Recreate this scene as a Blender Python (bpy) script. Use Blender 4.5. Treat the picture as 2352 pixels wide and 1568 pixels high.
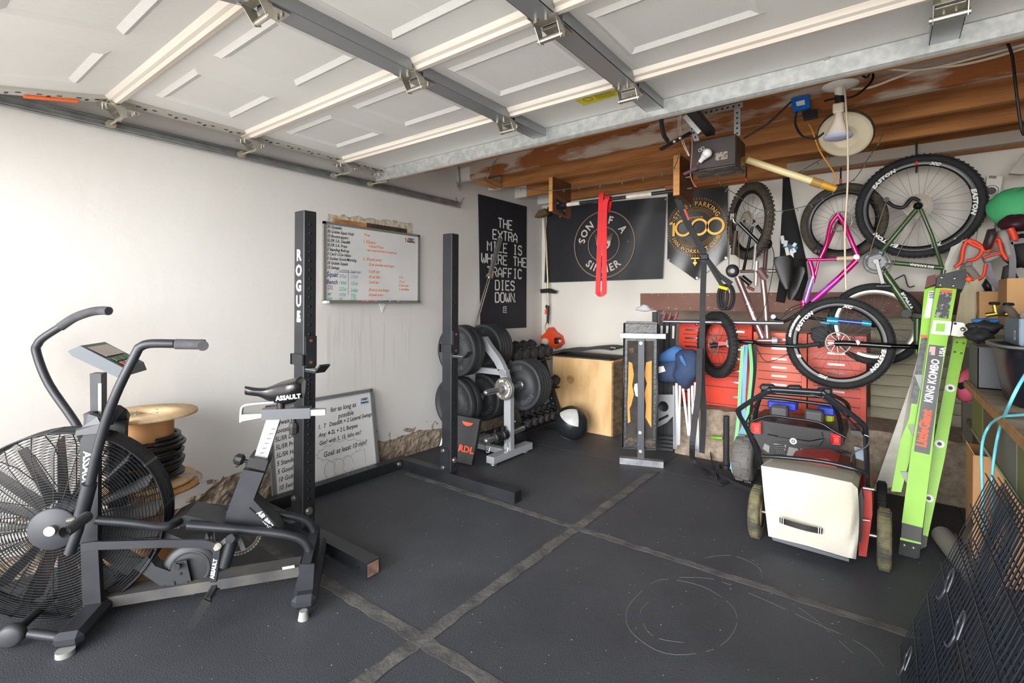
import bpy, bmesh, math, random
from mathutils import Vector, Matrix, Euler, Quaternion, noise
random.seed(7)
SC = bpy.context.scene
for _o in list(bpy.data.objects): bpy.data.objects.remove(_o)
PI = math.pi
V = Vector

# ---------------------------------------------------------------- camera
YAW, ROLL, CAMH, FPX, PCY = 0.649, 0.0050, 1.33, 1135.0, 693.0
cam_d = bpy.data.cameras.new('camera')
cam = bpy.data.objects.new('camera', cam_d); SC.collection.objects.link(cam)
cam_d.sensor_width = 36.0
cam_d.lens = FPX / 2352 * 36.0
cam_d.shift_y = -(784 - PCY) / 2352
cam_d.clip_start = 0.02
cam.matrix_world = Matrix.Translation((0, 0, CAMH)) @ Matrix.Rotation(YAW, 4, 'Z') @ Matrix.Rotation(PI / 2, 4, 'X') @ Matrix.Rotation(ROLL, 4, 'Z')
SC.camera = cam
# ---------------------------------------------------------------- world, sun, exposure
w = bpy.data.worlds.new('world'); SC.world = w; w.use_nodes = True
wn = w.node_tree.nodes; wl = w.node_tree.links
wn['Background'].inputs[0].default_value = (0.93, 0.96, 1.0, 1)
wn['Background'].inputs[1].default_value = 1.25
def sun(name, d, strength, angle, col=(1, 1, 1)):
    l = bpy.data.lights.new(name, 'SUN'); l.energy = strength; l.angle = math.radians(angle); l.color = col
    o = bpy.data.objects.new(name, l); SC.collection.objects.link(o)
    o.rotation_euler = V(d).to_track_quat('-Z', 'Y').to_euler(); o.location = (2, -6, 4)
    return o
sun('daylight', (-0.45, 0.87, -0.15), 2.7, 45, (1, 0.995, 0.985))
sun('daylight_right', (0.0, 0.98, -0.16), 4.1, 45, (1, 0.995, 0.985))
sun('high_sun', (-0.15, 0.30, -1.0), 7.0, 3, (1, 0.99, 0.97))   # falls on the driveway only and bounces up under the raised door
vs = SC.view_settings
vs.view_transform = 'Standard'; vs.look = 'None'; vs.gamma = 1; vs.use_curve_mapping = False
vs.exposure = 0.76

# ---------------------------------------------------------------- measuring helpers
_cy, _sy = math.cos(-YAW), math.sin(-YAW)
_f = V((_sy, _cy, 0)); _r0 = V((_cy, -_sy, 0)); _u0 = V((0, 0, 1))
_r = _r0 * math.cos(ROLL) + _u0 * math.sin(ROLL); _u = _u0 * math.cos(ROLL) - _r0 * math.sin(ROLL)
EYE = V((0, 0, CAMH))
def ray(px, py): return _r * (px - 1176) - _u * (py - PCY) + _f * FPX
def P(px, py, x=None, y=None, z=None, pl=None):
    """point of the place seen at a measured spot of the photograph, on the plane x=, y=, z= or pl=(point, normal)"""
    d = ray(px, py)
    if pl: t = (pl[0] - EYE).dot(pl[1]) / d.dot(pl[1])
    elif x is not None: t = (x - EYE.x) / d.x
    elif y is not None: t = (y - EYE.y) / d.y
    else: t = (z - EYE.z) / d.z
    return EYE + d * t
def PP(pts, **k): return [P(a, b, **k) for a, b in pts]

# ---------------------------------------------------------------- materials
def lin(c):
    c = c.lstrip('#'); v = [int(c[i:i + 2], 16) / 255 for i in (0, 2, 4)]
    return tuple((x / 12.92 if x <= .04045 else ((x + .055) / 1.055) ** 2.4) for x in v) + (1,)
MATS = {}
def mat(name, col, rough=.5, metal=0, col2=None, scale=6, amt=.5, bump=0, bscale=None, stretch=None, detail=4, spec=None, lo=.35, hi=.65, alpha=None, emit=None, coat=0, trans=0):
    if name in MATS: return MATS[name]
    m = bpy.data.materials.new(name); m.use_nodes = True; n = m.node_tree.nodes; l = m.node_tree.links
    b = n['Principled BSDF']; b.inputs['Base Color'].default_value = lin(col)
    b.inputs['Roughness'].default_value = rough; b.inputs['Metallic'].default_value = metal
    if spec is not None: b.inputs['Specular IOR Level'].default_value = spec
    if coat: b.inputs['Coat Weight'].default_value = coat; b.inputs['Coat Roughness'].default_value = .1
    if trans: b.inputs['Transmission Weight'].default_value = trans
    if alpha is not None: b.inputs['Alpha'].default_value = alpha
    m.diffuse_color = lin(col)
    if col2 or bump:
        tc = n.new('ShaderNodeTexCoord'); mp = n.new('ShaderNodeMapping')
        l.new(tc.outputs['Object'], mp.inputs[0])
        if stretch: mp.inputs['Scale'].default_value = stretch
    if col2:
        t = n.new('ShaderNodeTexNoise'); t.inputs['Scale'].default_value = scale; t.inputs['Detail'].default_value = detail
        l.new(mp.outputs[0], t.inputs['Vector'])
        r = n.new('ShaderNodeValToRGB'); r.color_ramp.elements[0].position = lo; r.color_ramp.elements[1].position = hi
        r.color_ramp.elements[0].color = lin(col); r.color_ramp.elements[1].color = lin(col2)
        l.new(t.outputs[0], r.inputs[0]); l.new(r.outputs[0], b.inputs['Base Color'])
    if bump:
        t2 = n.new('ShaderNodeTexNoise'); t2.inputs['Scale'].default_value = bscale or scale * 4; t2.inputs['Detail'].default_value = 5
        l.new(mp.outputs[0], t2.inputs['Vector'])
        bp = n.new('ShaderNodeBump'); bp.inputs['Strength'].default_value = bump; bp.inputs['Distance'].default_value = .01
        l.new(t2.outputs[0], bp.inputs['Height']); l.new(bp.outputs[0], b.inputs['Normal'])
    MATS[name] = m
    return m

# ---------------------------------------------------------------- mesh builder
def frame(a, b, up=None):
    z = (V(b) - V(a)).normalized(); u = V(up) if up is not None else V((0, 0, 1))
    if abs(z.dot(u.normalized())) > .995: u = V((1, 0, 0))
    x = u.cross(z).normalized(); y = z.cross(x)
    return x, y, z
def basis(o, x, y, z):
    m = Matrix.Identity(4)
    for i, a in enumerate((x, y, z)):
        for j in range(3): m[j][i] = a[j]
    for j in range(3): m[j][3] = o[j]
    return m
class MB:
    def __init__(s, M=None): s.v = []; s.f = []; s.M = M; s.sm = []
    def add(s, vs, fs, smooth=False):
        b = len(s.v)
        s.v += [(s.M @ V(p)) if s.M else V(p) for p in vs]
        s.f += [tuple(b + i for i in f) for f in fs]; s.sm += [smooth] * len(fs); return s
    def box(s, c, d, M=None, bev=0):
        x, y, z = d[0] / 2, d[1] / 2, d[2] / 2; c = V(c)
        if bev and min(x, y, z) > bev:
            vs = []; q = bev
            for sx in (-1, 1):
                for sy in (-1, 1):
                    for sz in (-1, 1):
                        vs += [(sx * (x - q), sy * (y - q), sz * z), (sx * (x - q), sy * y, sz * (z - q)), (sx * x, sy * (y - q), sz * (z - q))]
            bm = bmesh.new()
            for p in vs: bm.verts.new(c + V(p))
            bmesh.ops.convex_hull(bm, input=bm.verts)
            bmesh.ops.dissolve_limit(bm, angle_limit=.02, verts=bm.verts, edges=bm.edges)
            bm.verts.index_update()
            vv = [(M @ w_.co) if M else w_.co.copy() for w_ in bm.verts]; ff = [tuple(a.index for a in f.verts) for f in bm.faces]; bm.free()
            return s.add(vv, ff)
        vs = [c + V((i * x, j * y, k * z)) for i in (-1, 1) for j in (-1, 1) for k in (-1, 1)]
        if M: vs = [M @ p for p in vs]
        return s.add(vs, [(0, 1, 3, 2), (4, 6, 7, 5), (0, 4, 5, 1), (2, 3, 7, 6), (0, 2, 6, 4), (1, 5, 7, 3)])
    def bb(s, a, b, bev=0):
        a = V(a); b = V(b); return s.box((a + b) / 2, [abs(q) for q in (b - a)], bev=bev)
    def bar(s, a, b, w_, h, up=None, bev=0):
        a = V(a); b = V(b); x, y, z = frame(a, b, up)
        return s.box((0, 0, 0), (w_, h, (b - a).length), basis((a + b) / 2, x, y, z), bev)
    def cyl(s, a, b, r, r2=None, n=16, cap=True, smooth=True):
        a = V(a); b = V(b); x, y, z = frame(a, b); r2 = r if r2 is None else r2
        vs = []; fs = []
        for k, (c, q) in enumerate(((a, r), (b, r2))):
            for i in range(n):
                t = 2 * PI * i / n; vs.append(c + x * q * math.cos(t) + y * q * math.sin(t))
        s.add(vs, [(i, (i + 1) % n, n + (i + 1) % n, n + i) for i in range(n)], smooth)
        if cap: s.add(vs[:n], [tuple(reversed(range(n)))]); s.add(vs[n:], [tuple(range(n))])
        return s
    def tube(s, pts, r, n=8, closed=False, cap=True, flat=None):
        """round tube through points; r number or list; flat=(w,h,up) makes a strap"""
        pts = [V(p) for p in pts]; m = len(pts); rr = r if isinstance(r, (list, tuple)) else [r] * m
        vs = []; px = None
        for k, p in enumerate(pts):
            if closed: t = pts[(k + 1) % m] - pts[k - 1]
            else: t = pts[min(k + 1, m - 1)] - pts[max(k - 1, 0)]
            if t.length < 1e-9: t = V((0, 0, 1))
            t.normalize()
            if px is None:
                u = V(flat[2]) if flat else (V((0, 0, 1)) if abs(t.z) < .9 else V((1, 0, 0)))
                px = (u - t * u.dot(t)).normalized()
            else:
                q = V(flat[2]) if flat else px
                q = q - t * q.dot(t)
                if q.length > 1e-4: px = q.normalized()
            py = t.cross(px)
            if flat:
                for a, b in ((-1, -1), (1, -1), (1, 1), (-1, 1)): vs.append(p + px * a * flat[1] / 2 + py * b * flat[0] / 2)
            else:
                for i in range(n):
                    a = 2 * PI * i / n; vs.append(p + (px * math.cos(a) + py * math.sin(a)) * rr[k])
        if flat: n = 4
        fs = []
        for k in range(m if closed else m - 1):
            k2 = (k + 1) % m
            for i in range(n): fs.append((k * n + i, k * n + (i + 1) % n, k2 * n + (i + 1) % n, k2 * n + i))
        s.add(vs, fs, not flat)
        if cap and not closed: s.add(vs[:n], [tuple(reversed(range(n)))]); s.add(vs[-n:], [tuple(range(n))])
        return s
    def sphere(s, c, r, n=16, m=10, sc=(1, 1, 1), M=None, half=False):
        vs = []; c = V(c); fs = []
        for j in range(m + 1):
            t = PI * j / m * (.5 if half else 1)
            for i in range(n):
                a = 2 * PI * i / n; p = V((math.sin(t) * math.cos(a) * sc[0], math.sin(t) * math.sin(a) * sc[1], math.cos(t) * sc[2])) * r
                vs.append(c + (M @ p if M else p))
        for j in range(m):
            for i in range(n): fs.append((j * n + i, (j + 1) * n + i, (j + 1) * n + (i + 1) % n, j * n + (i + 1) % n))
        return s.add(vs, fs, True)
    def lathe(s, prof, a=(0, 0, 0), ax=(0, 0, 1), n=32, smooth=True, xr=None):
        """profile of (radius, height) turned about the axis ax from a"""
        x, y, z = frame(V((0, 0, 0)), V(ax)); a = V(a); vs = []
        if xr: x = V(xr); y = z.cross(x)
        for r, h in prof:
            for i in range(n):
                t = 2 * PI * i / n; vs.append(a + z * h + (x * math.cos(t) + y * math.sin(t)) * r)
        fs = [(k * n + i, k * n + (i + 1) % n, (k + 1) * n + (i + 1) % n, (k + 1) * n + i) for k in range(len(prof) - 1) for i in range(n)]
        return s.add(vs, fs, smooth)
    def prism(s, poly, off):
        """closed outline of 3D points pushed along off"""
        poly = [V(p) for p in poly]; n = len(poly); off = V(off)
        s.add(poly + [p + off for p in poly], [tuple(range(n)), tuple(reversed(range(n, 2 * n)))] + [(i, i + n, (i + 1) % n + n, (i + 1) % n) for i in range(n)])
        return s
    def grid(s, rows, smooth=True, th=None):
        """sheet through rows of points, with optional thickness vector"""
        n = len(rows[0]); m = len(rows); vs = [V(p) for r in rows for p in r]
        fs = [(j * n + i, j * n + i + 1, (j + 1) * n + i + 1, (j + 1) * n + i) for j in range(m - 1) for i in range(n - 1)]
        if th is None: return s.add(vs, fs, smooth)
        th = V(th); k = len(vs); s.add(vs + [p + th for p in vs], fs + [tuple(reversed([k + i for i in f])) for f in fs], smooth)
        ring = [i for i in range(n)] + [j * n + n - 1 for j in range(1, m)] + [(m - 1) * n + i for i in range(n - 2, -1, -1)] + [j * n for j in range(m - 2, 0, -1)]
        s.add(vs + [p + th for p in vs], [(ring[i], ring[i] + k, ring[(i + 1) % len(ring)] + k, ring[(i + 1) % len(ring)]) for i in range(len(ring))])
        return s
    def build(s, name, m, parent=None, label=None, kind=None):
        lo = V([min(p[i] for p in s.v) for i in range(3)]); hi = V([max(p[i] for p in s.v) for i in range(3)]); c = (lo + hi) / 2
        if parent is None: c.z = lo.z
        me = bpy.data.meshes.new(name); me.from_pydata([tuple(p - c) for p in s.v], [], s.f)
        me.polygons.foreach_set('use_smooth', s.sm); me.update()
        bm = bmesh.new(); bm.from_mesh(me); bmesh.ops.recalc_face_normals(bm, faces=bm.faces); bm.to_mesh(me); bm.free()
        me.materials.append(m if not isinstance(m, str) else MATS[m])
        o = bpy.data.objects.new(name, me); SC.collection.objects.link(o)
        if parent is not None:
            o.parent = parent; q = parent; base = V((0, 0, 0))
            while q is not None: base += q.location; q = q.parent
            o.location = c - base
        else: o.location = c
        if label: o['label'] = label
        if kind: o['kind'] = kind
        return o
def thing(name, label, cat, loc, group=None):
    o = bpy.data.objects.new(name, None); SC.collection.objects.link(o); o.empty_display_size = .05
    o.location = loc; o['label'] = label; o['category'] = cat
    if group: o['group'] = group
    return o
def tag(o, label, cat, group=None, kind=None):
    o['label'] = label; o['category'] = cat
    if group: o['group'] = group
    if kind: o['kind'] = kind
    return o
def struct(o, label=None):
    o['kind'] = 'structure'
    if label: o['label'] = label
    return o
def dup(root, loc, rot=None, label=None, group=None):
    r = root.copy(); SC.collection.objects.link(r); r.location = loc
    if rot is not None: r.rotation_euler = rot
    if label: r['label'] = label
    if group: r['group'] = group
    def kids(a, b):
        for ch in list(a.children):
            c = ch.copy(); SC.collection.objects.link(c); c.parent = b; kids(ch, c)
    kids(root, r)
    return r
def arc(c, r, a0, a1, n, x=(1, 0, 0), y=(0, 0, 1)):
    c = V(c); x = V(x); y = V(y)
    return [c + x * r * math.cos(math.radians(a0 + (a1 - a0) * i / n)) + y * r * math.sin(math.radians(a0 + (a1 - a0) * i / n)) for i in range(n + 1)]
def smooth_path(pts, n=6):
    """Catmull-Rom through points"""
    pts = [V(p) for p in pts]; out = []
    for i in range(len(pts) - 1):
        a = pts[max(i - 1, 0)]; b = pts[i]; c = pts[i + 1]; d = pts[min(i + 2, len(pts) - 1)]
        for k in range(n):
            t = k / n; out.append(.5 * ((2 * b) + (c - a) * t + (2 * a - 5 * b + 4 * c - d) * t * t + (3 * b - a - 3 * c + d) * t ** 3))
    out.append(pts[-1]); return out
def text_mb(s, M, size=.1, bold=0, th=.0006, align='CENTER', width=1.0, shear=0, space=1.0, mb=None, warp=None):
    """lettering as real thin geometry; M places its local xy plane"""
    cu = bpy.data.curves.new('t', 'FONT'); cu.body = s; cu.size = size; cu.align_x = align; cu.align_y = 'CENTER'
    cu.offset = bold; cu.shear = shear; cu.space_character = space; cu.resolution_u = 2
    o = bpy.data.objects.new('t', cu); SC.collection.objects.link(o)
    dg = bpy.context.evaluated_depsgraph_get(); me = bpy.data.meshes.new_from_object(o.evaluated_get(dg))
    vs = [v.co.copy() for v in me.vertices]; fs = [tuple(p.vertices) for p in me.polygons]
    bpy.data.objects.remove(o); bpy.data.meshes.remove(me); bpy.data.curves.remove(cu)
    out = mb or MB(); n = len(vs)
    for p in vs: p.x *= width
    if warp: vs = [warp(p) for p in vs]
    top = [M @ V((p.x, p.y, p.z + th)) for p in vs]
    out.add(top, fs)
    return out
def plane_M(o, xdir, ydir):
    x = V(xdir).normalized(); z = x.cross(V(ydir)).normalized(); y = z.cross(x)
    return basis(V(o), x, y, z)
# ================================================================ materials used everywhere
mat('plaster', '#d0cdca', .88, col2='#d7d5d2', scale=1.1, bump=.13, bscale=18, lo=.3, hi=.7)
mat('stone', '#7d6e60', .95, col2='#b0a08d', scale=26, bump=.8, bscale=60, detail=10, lo=.25, hi=.75)
mat('wood_beam', '#7e4820', .8, col2='#c98a50', scale=4, stretch=(.3, 2, 3.5), bump=.3, bscale=30, detail=9, lo=.32, hi=.68)
mat('wood_old', '#b9a99c', .85, col2='#8f5429', scale=3.5, stretch=(.6, 2, 2.4), bump=.4, bscale=20, detail=10, lo=.44, hi=.54)
mat('wood_new', '#c98a4b', .7, col2='#d9a062', scale=5, stretch=(1, 1, 6))
mat('door_white', '#d2d1cf', .6, col2='#d8d7d5', scale=2, bump=.25, bscale=60, stretch=(1, .15, 1))
mat('door_rail', '#dcd6cd', .6, col2='#cfc4b8', scale=9, stretch=(.1, 3, 3))
mat('galv', '#b9bcbb', .38, .75, col2='#d2d4d2', scale=30, detail=6)
mat('galv_dark', '#8e9192', .45, .7, col2='#a6a9a9', scale=12)
mat('zinc', '#bdb9b0', .3, .9)
mat('rubber_mat', '#36383e', .62, col2='#43454b', scale=2.2, bump=.3, bscale=160, detail=10, lo=.3, hi=.75, spec=.5)
mat('tape', '#62605e', .75, col2='#403f40', scale=9, detail=9, bump=.4, bscale=40)
mat('concrete', '#8f8a84', .9, col2='#a19b94', scale=5, bump=.3)
mat('black_steel', '#1e2024', .42, .0, col2='#26282c', scale=8, spec=.5)
mat('black', '#141416', .5)
mat('black_rubber', '#1b1c1e', .75, col2='#242527', scale=12)
mat('plate_rubber', '#25272b', .6, col2='#2f3135', scale=6)
mat('dumbbell_rubber', '#2c2c2e', .65, col2='#3d3d3e', scale=14)
mat('chrome', '#d5d7da', .15, 1)
mat('steel', '#a9abad', .3, .9)
mat('silver_paint', '#b4b8bd', .38, .35)
mat('white', '#e9e9e7', .5)
mat('white_ink', '#e6e6e4', .6)
mat('grey_ink', '#6d7076', .6)
mat('orange', '#e8521c', .5)
mat('red', '#c4311a', .4)
mat('cardboard', '#b48a5c', .85, col2='#bf9566', scale=5)

# ================================================================ the room
LW, RW, BW, CZ = -3.29, 1.15, 4.93, 2.72
FD = 2.33     # height of the raised door's inner face
def stamp(n, l): return n
# floor slab
struct(MB().bb((-3.7, -.35, -.12), (1.6, 5.6, -.012)).build('floor', MATS['concrete']), 'concrete garage slab under the rubber mats')
drv = MB().bb((-9, -9, -.14), (9, -.352, -.03)).build('driveway', mat('driveway_concrete', '#c9c5be', .9, col2='#bdb8b0', scale=3)); tag(drv, 'concrete driveway outside the open garage door', 'driveway', kind='structure')
# rubber mats, 1.22 x 1.83 m, seams at measured lines
xs = [-3.285, -1.452, .38, 1.14]; ys = [-.30, .115, 1.335, 2.556, 3.835, 4.36]
names_x = ['by the left wall', 'in mid room', 'on the workbench side']
names_y = ['just inside the doorway', 'in the first full row', 'in the second full row', 'in the third full row', 'in the last row before the ledge']
for j in range(5):
    for i in range(3):
        x1 = xs[i + 1]
        m = MB().bb((xs[i] + .002, ys[j] + .002, -.012), (x1 - .002, ys[j + 1] - .002, 0)).build('rubber_mat', MATS['rubber_mat'])
        tag(m, 'black rubber floor mat %s, %s' % (names_y[j], names_x[i]), 'mat', 'rubber floor mats')
m = MB().bb((-3.285, 4.362, -.012), (-1.49, 4.92, 0)).build('rubber_mat', MATS['rubber_mat']); tag(m, 'black rubber floor mat in the back left corner under the wooden box', 'mat', 'rubber floor mats')
# tape strips over the seams
def tape(a, b, wd, label, tz=.0016):
    mb = MB(); a = V(a); b = V(b); d = (b - a); L = d.length; d.normalize(); n = V((-d.y, d.x, 0)); k = int(L / .04); rows = []
    for sgn in (-1, 1):
        rows.append([a + d * L * i / k + n * sgn * (wd / 2 + random.uniform(-.006, .006)) + V((0, 0, tz)) for i in range(k + 1)])
    mb.grid(rows, False, (0, 0, -.0012))
    tag(mb.build('tape_strip', MATS['tape']), label, 'tape', 'worn tape strips over the mat seams')
tape((-1.452, .2, 0), (-1.452, 3.83, 0), .065, tz=.0032, label= 'worn dark tape strip over the mat seam running from the doorway towards the bench')
tape((-3.0, 1.335, 0), (-.4, 1.335, 0), .06, 'worn dark tape strip crossing the floor nearest the camera')
tape((-2.95, 2.556, 0), (.37, 2.556, 0), .05, 'worn dark tape strip crossing the floor beyond the squat rack foot')
# left wall: plaster with ragged foot over stone
def ragged(x, pts_y, base, amp, seed):
    rnd = random.Random(seed); return [(y, base(y) + rnd.uniform(-amp, amp)) for y in pts_y]
wl_ = MB(); rnd = random.Random(3)
yy = [-.35 + i * .035 for i in range(152)]
def foot(y):
    if y < 1.15: return .12
    if y < 1.35: return .12 + (y - 1.15) * .5
    if y < 2.4: return .22
    if y < 3.3: return .205 - (y - 2.4) * .05
    return .15
ft = [max(.04, foot(y) + rnd.uniform(-.009, .009) + .012 * math.sin(y * 9)) for y in yy]
for i in range(len(yy) - 1):
    y0, y1, h0, h1 = yy[i], yy[i + 1], ft[i], ft[i + 1]
    wl_.add([(LW, y0, h0), (LW, y1, h1), (LW, y1, 2.75), (LW, y0, 2.75), (LW - .02, y0, h0), (LW - .02, y1, h1)], [(0, 1, 2, 3), (0, 4, 5, 1)])
struct(wl_.build('wall_left', MATS['plaster']))
sb = MB(); rows = []
ys2 = [-.35 + i * .022 for i in range(242)]
for k in range(15):
    rows.append([V((LW - .006 + .022 * noise.noise(V((y * 9, k * .35, 0))) + .012 * noise.noise(V((y * 31, k * 1.1, 4))), y, -.01 + k * .022)) for y in ys2])
sb.grid(rows, False, (-.2, 0, 0)); struct(sb.build('trim_1', MATS['stone']), 'exposed stone footing where the plaster of the left wall has broken away')
struct(MB().bb((LW - .25, -.35, .05), (LW - .021, 5.3, 2.9)).build('wall_left_core', MATS['concrete']))
# back wall with opening under the brown lintel
bw = MB()
ox0 = -1.88
bw.bb((LW - .02, BW, -.02), (ox0, BW + .2, 1.25)); bw.bb((LW - .02, BW, 1.25), (-2.05, BW + .2, 1.425)); bw.bb((LW - .02, BW, 1.425), (RW + .2, BW + .2, 2.9))
struct(bw.build('wall_back', mat('plaster_back', '#d4cfc6', .85, col2='#dad6ce', scale=1.5, bump=.25, bscale=14)))
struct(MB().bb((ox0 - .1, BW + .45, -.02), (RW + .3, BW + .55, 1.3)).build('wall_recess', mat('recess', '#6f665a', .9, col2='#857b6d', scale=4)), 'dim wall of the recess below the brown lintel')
struct(MB().bb((-2.05, BW - .012, 1.25), (RW + .1, BW + .2, 1.425)).build('trim_2', mat('brown_paint', '#7d5344', .6, col2='#6f483b', scale=4, bump=.3)), 'brown painted lintel beam across the back wall')
fl = MB()
for _ in range(80):
    x = rnd.uniform(-2.02, .3); z = rnd.choice([rnd.uniform(1.26, 1.29), rnd.uniform(1.255, 1.42), rnd.uniform(1.4, 1.42)]); s = rnd.uniform(.002, .007)
    fl.prism([V((x + math.cos(a) * s * rnd.uniform(.6, 1.8), BW - .0125, z + math.sin(a) * s * rnd.uniform(.5, 1))) for a in [i * 1.05 for i in range(6)]], (0, -.0006, 0))
struct(fl.build('trim_4', mat('paint_chip', '#b8a79d', .8)), 'chips in the brown paint of the lintel')
# stone ledge
lg = MB(); rows = []
prof = [(4.36, -.02), (4.37, .1), (4.355, .2), (4.37, .3), (4.365, .40), (4.38, .42), (4.6, .425), (4.9, .425), (5.4, .42)]
for y, z in prof: rows.append([V((-1.49 + i * .06, y + rnd.uniform(-.01, .01), z + rnd.uniform(-.008, .008))) for i in range(46)])
lg.grid(rows, False, (0, .02, -.01)); lg.prism([V((-1.49, y, z)) for y, z in prof] + [V((-1.49, 5.4, -.02))], (.02, 0, 0))
struct(lg.build('trim_3', MATS['stone']), 'rough stone ledge along the foot of the back wall')
# pale boards at the right of the recess
for k in range(9):
    z0 = .43 + k * .088
    struct(MB().bb((-.10, 4.86 - k * .01, z0), (.75, 4.90 - k * .01, z0 + .083)).build('wall_boards', mat('pale_board', '#a5a08a', .8, col2='#8d8874', scale=5, stretch=(.5, 3, 3))), 'pale horizontal boards behind the ladder')
# right wall, ceiling deck
struct(MB().bb((RW, -.35, -.02), (RW + .2, 5.3, 2.9)).build('wall_right', MATS['plaster_back']))
struct(MB().bb((LW - .2, -.35, 2.73), (RW + .2, 5.4, 2.8)).build('ceiling', mat('deck', '#5e3a1f', .85, col2='#7a4c28', scale=4, stretch=(.3, 3, 1))))
struct(MB().bb((LW - .2, -.45, 2.2), (RW + .2, -.35, 2.9)).build('wall_front', MATS['plaster_back']), 'front wall above the door opening')
# joists across the room
jy = [3.03, 3.485, 3.94, 4.40, 4.85]
jl = ['first ceiling joist beyond the raised door, behind the opener', 'second ceiling joist beyond the raised door, pale stained', 'third ceiling joist from the raised door', 'fourth ceiling joist above the pull-up bar brackets', 'last brown ceiling joist, against the back wall']
for k, y in enumerate(jy):
    j = MB(); n = 30
    j.bb((LW + .0, y - .022, 2.48), (RW, y + .022, 2.73))
    tag(j.build('ceiling_joist', MATS['wood_old'] if k == 1 else MATS['wood_beam']), jl[k], 'joist', 'ceiling joists', kind='structure')
struct(MB().bb((-1.75, 4.80, 2.43), (RW, 4.925, 2.48)).build('trim_5', MATS['wood_beam']), 'brown plate along the top of the back wall')
struct(MB().bb((-.66, 4.60, 2.40), (.75, 4.66, 2.478)).build('trim_6', mat('grey_board', '#a09589', .8)), 'grey painted board nailed under the joists at the right')
# ================================================================ raised garage door
DL, DR = -3.10, 1.02
dr = thing('garage_door', 'white raised sectional garage door hanging overhead across the room', 'garage door', (-1.04, 1.4, FD))
seams = [.115, .775, 1.43, 2.08, 2.475]
TILT = math.radians(0)
def secM(k):
    # the outermost section droops into the curve of the track
    if k == 0: return Matrix.Translation((0, .775, FD)) @ Matrix.Rotation(math.radians(12), 4, 'X') @ Matrix.Translation((0, -.775, -FD))
    return Matrix.Identity(4)
pcols = [(DL + .22, DL + .72), (DL + .88, -1.66 + .0), (-1.505, -1.0), (-.86 + .02, -.36), (-.18, .30), (.46, .86)]
for k in range(4):
    y0, y1 = seams[k], seams[k + 1]; M = secM(k); mb = MB(M)
    mb.bb((DL, y0 + .004, FD + .003), (DR, y1 - .004, FD + .045))
    # embossed raised panels: sloping picture-frame of four bevels around a lifted field
    if k == 3: y1_ = y1; 
    for (x0, x1) in [(-2.86, -2.39), (-2.20, -1.72), (-1.515, -1.0), (-.84, -.33), (-.14, .36), (.52, .9)]:
        a, b = y0 + .095, y1 - .195
        if k == 3: continue
        for (h0, h1, w0, w1) in ((0, .011, 0, .022), (.011, -.001, .022, .05)):
            o = [(x0 + w0, a + w0), (x1 - w0, a + w0), (x1 - w0, b - w0), (x0 + w0, b - w0)]; i_ = [(x0 + w1, a + w1), (x1 - w1, a + w1), (x1 - w1, b - w1), (x0 + w1, b - w1)]
            vs = [V((p[0], p[1], FD + .003 - h0)) for p in o] + [V((p[0], p[1], FD + .003 - h1)) for p in i_]
            mb.add(vs, [(q, (q + 1) % 4, (q + 1) % 4 + 4, q + 4) for q in range(4)])
    mb.build('door_section', MATS['door_white'], dr)
    # turned-in rails along both long edges of the section
    rl = MB(M)
    def rail(y, s_):
        pr_ = [(y, FD + .003), (y, FD - .028), (y + s_ * .022, FD - .030), (y + s_ * .030, FD - .018), (y + s_ * .046, FD - .014), (y + s_ * .06, FD + .003)]
        rl.prism([V((DL, a, b)) for a, b in pr_], (DR - DL, 0, 0))
    if k < 3: rail(y1 - .004, -1)
    else: rl.bb((DL, y1 - .03, FD - .06), (DR, y1, FD + .003)); rl.bb((DL, y1 - .034, FD - .035), (DR, y1 - .03, FD - .03))
    if k: rl.bb((DL, y0 + .003, FD - .012), (DR, y0 + .022, FD + .004))
    rl.build('rail', MATS['door_rail'], dr)
    # end stile strip
    es = MB(M); es.bb((DL - .004, y0 + .006, FD - .012), (DL + .075, y1 - .05, FD + .003))
    e = es.build('end_stile', mat('stile_light', '#b9b6af', .5, .3), dr)
    sl = MB(M); rnd2 = random.Random(k)
    for q in range(4):
        yy_ = y0 + .08 + q * (.14 if k < 3 else .075)
        for dx, dy, a_, b_ in ((.05, 0, .006, .009), (.028, .035, .012, .006), (.05, .07, .006, .009)):
            sl.bb((DL + dx - a_, yy_ + dy - b_, FD - .0135), (DL + dx + a_, yy_ + dy + b_, FD - .012))
    sl.build('slot', MATS['black'], e)
    # galvanised centre stiles
    for xs_ in (-1.655, -.965, .12, .62)[:4] if k else (-1.655, -.965):
        st = MB(M); zz = FD - .045
        st.bb((xs_, y0 + .01, zz), (xs_ + .085, y1 - .052, zz + .002)); st.bb((xs_ + .083, y0 + .01, zz), (xs_ + .085, y1 - .052, FD + .003)); st.bb((xs_, y0 + .01, zz), (xs_ + .002, y1 - .052, FD + .003))
        st.build('centre_stile', mat('stile_grey', '#94979a', .42, .55), dr)
# galvanised strut
st = MB(); st.prism([V((DL - .03, 2.385, FD + .0)), V((DL - .03, 2.385, FD - .072)), V((DL - .03, 2.395, FD - .082)), V((DL - .03, 2.41, FD - .072)), V((DL - .03, 2.41, FD - .0))], (4.1, 0, 0))
so = st.build('strut', MATS['galv'], dr, 'galvanised steel strut')
sc_ = MB()
for x in (-2.9, -1.62, -.93, -.2): sc_.cyl((x, 2.383, FD - .004), (x, 2.372, FD - .004), .009, n=8)
sc_.build('bolt', MATS['zinc'], so)
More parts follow.
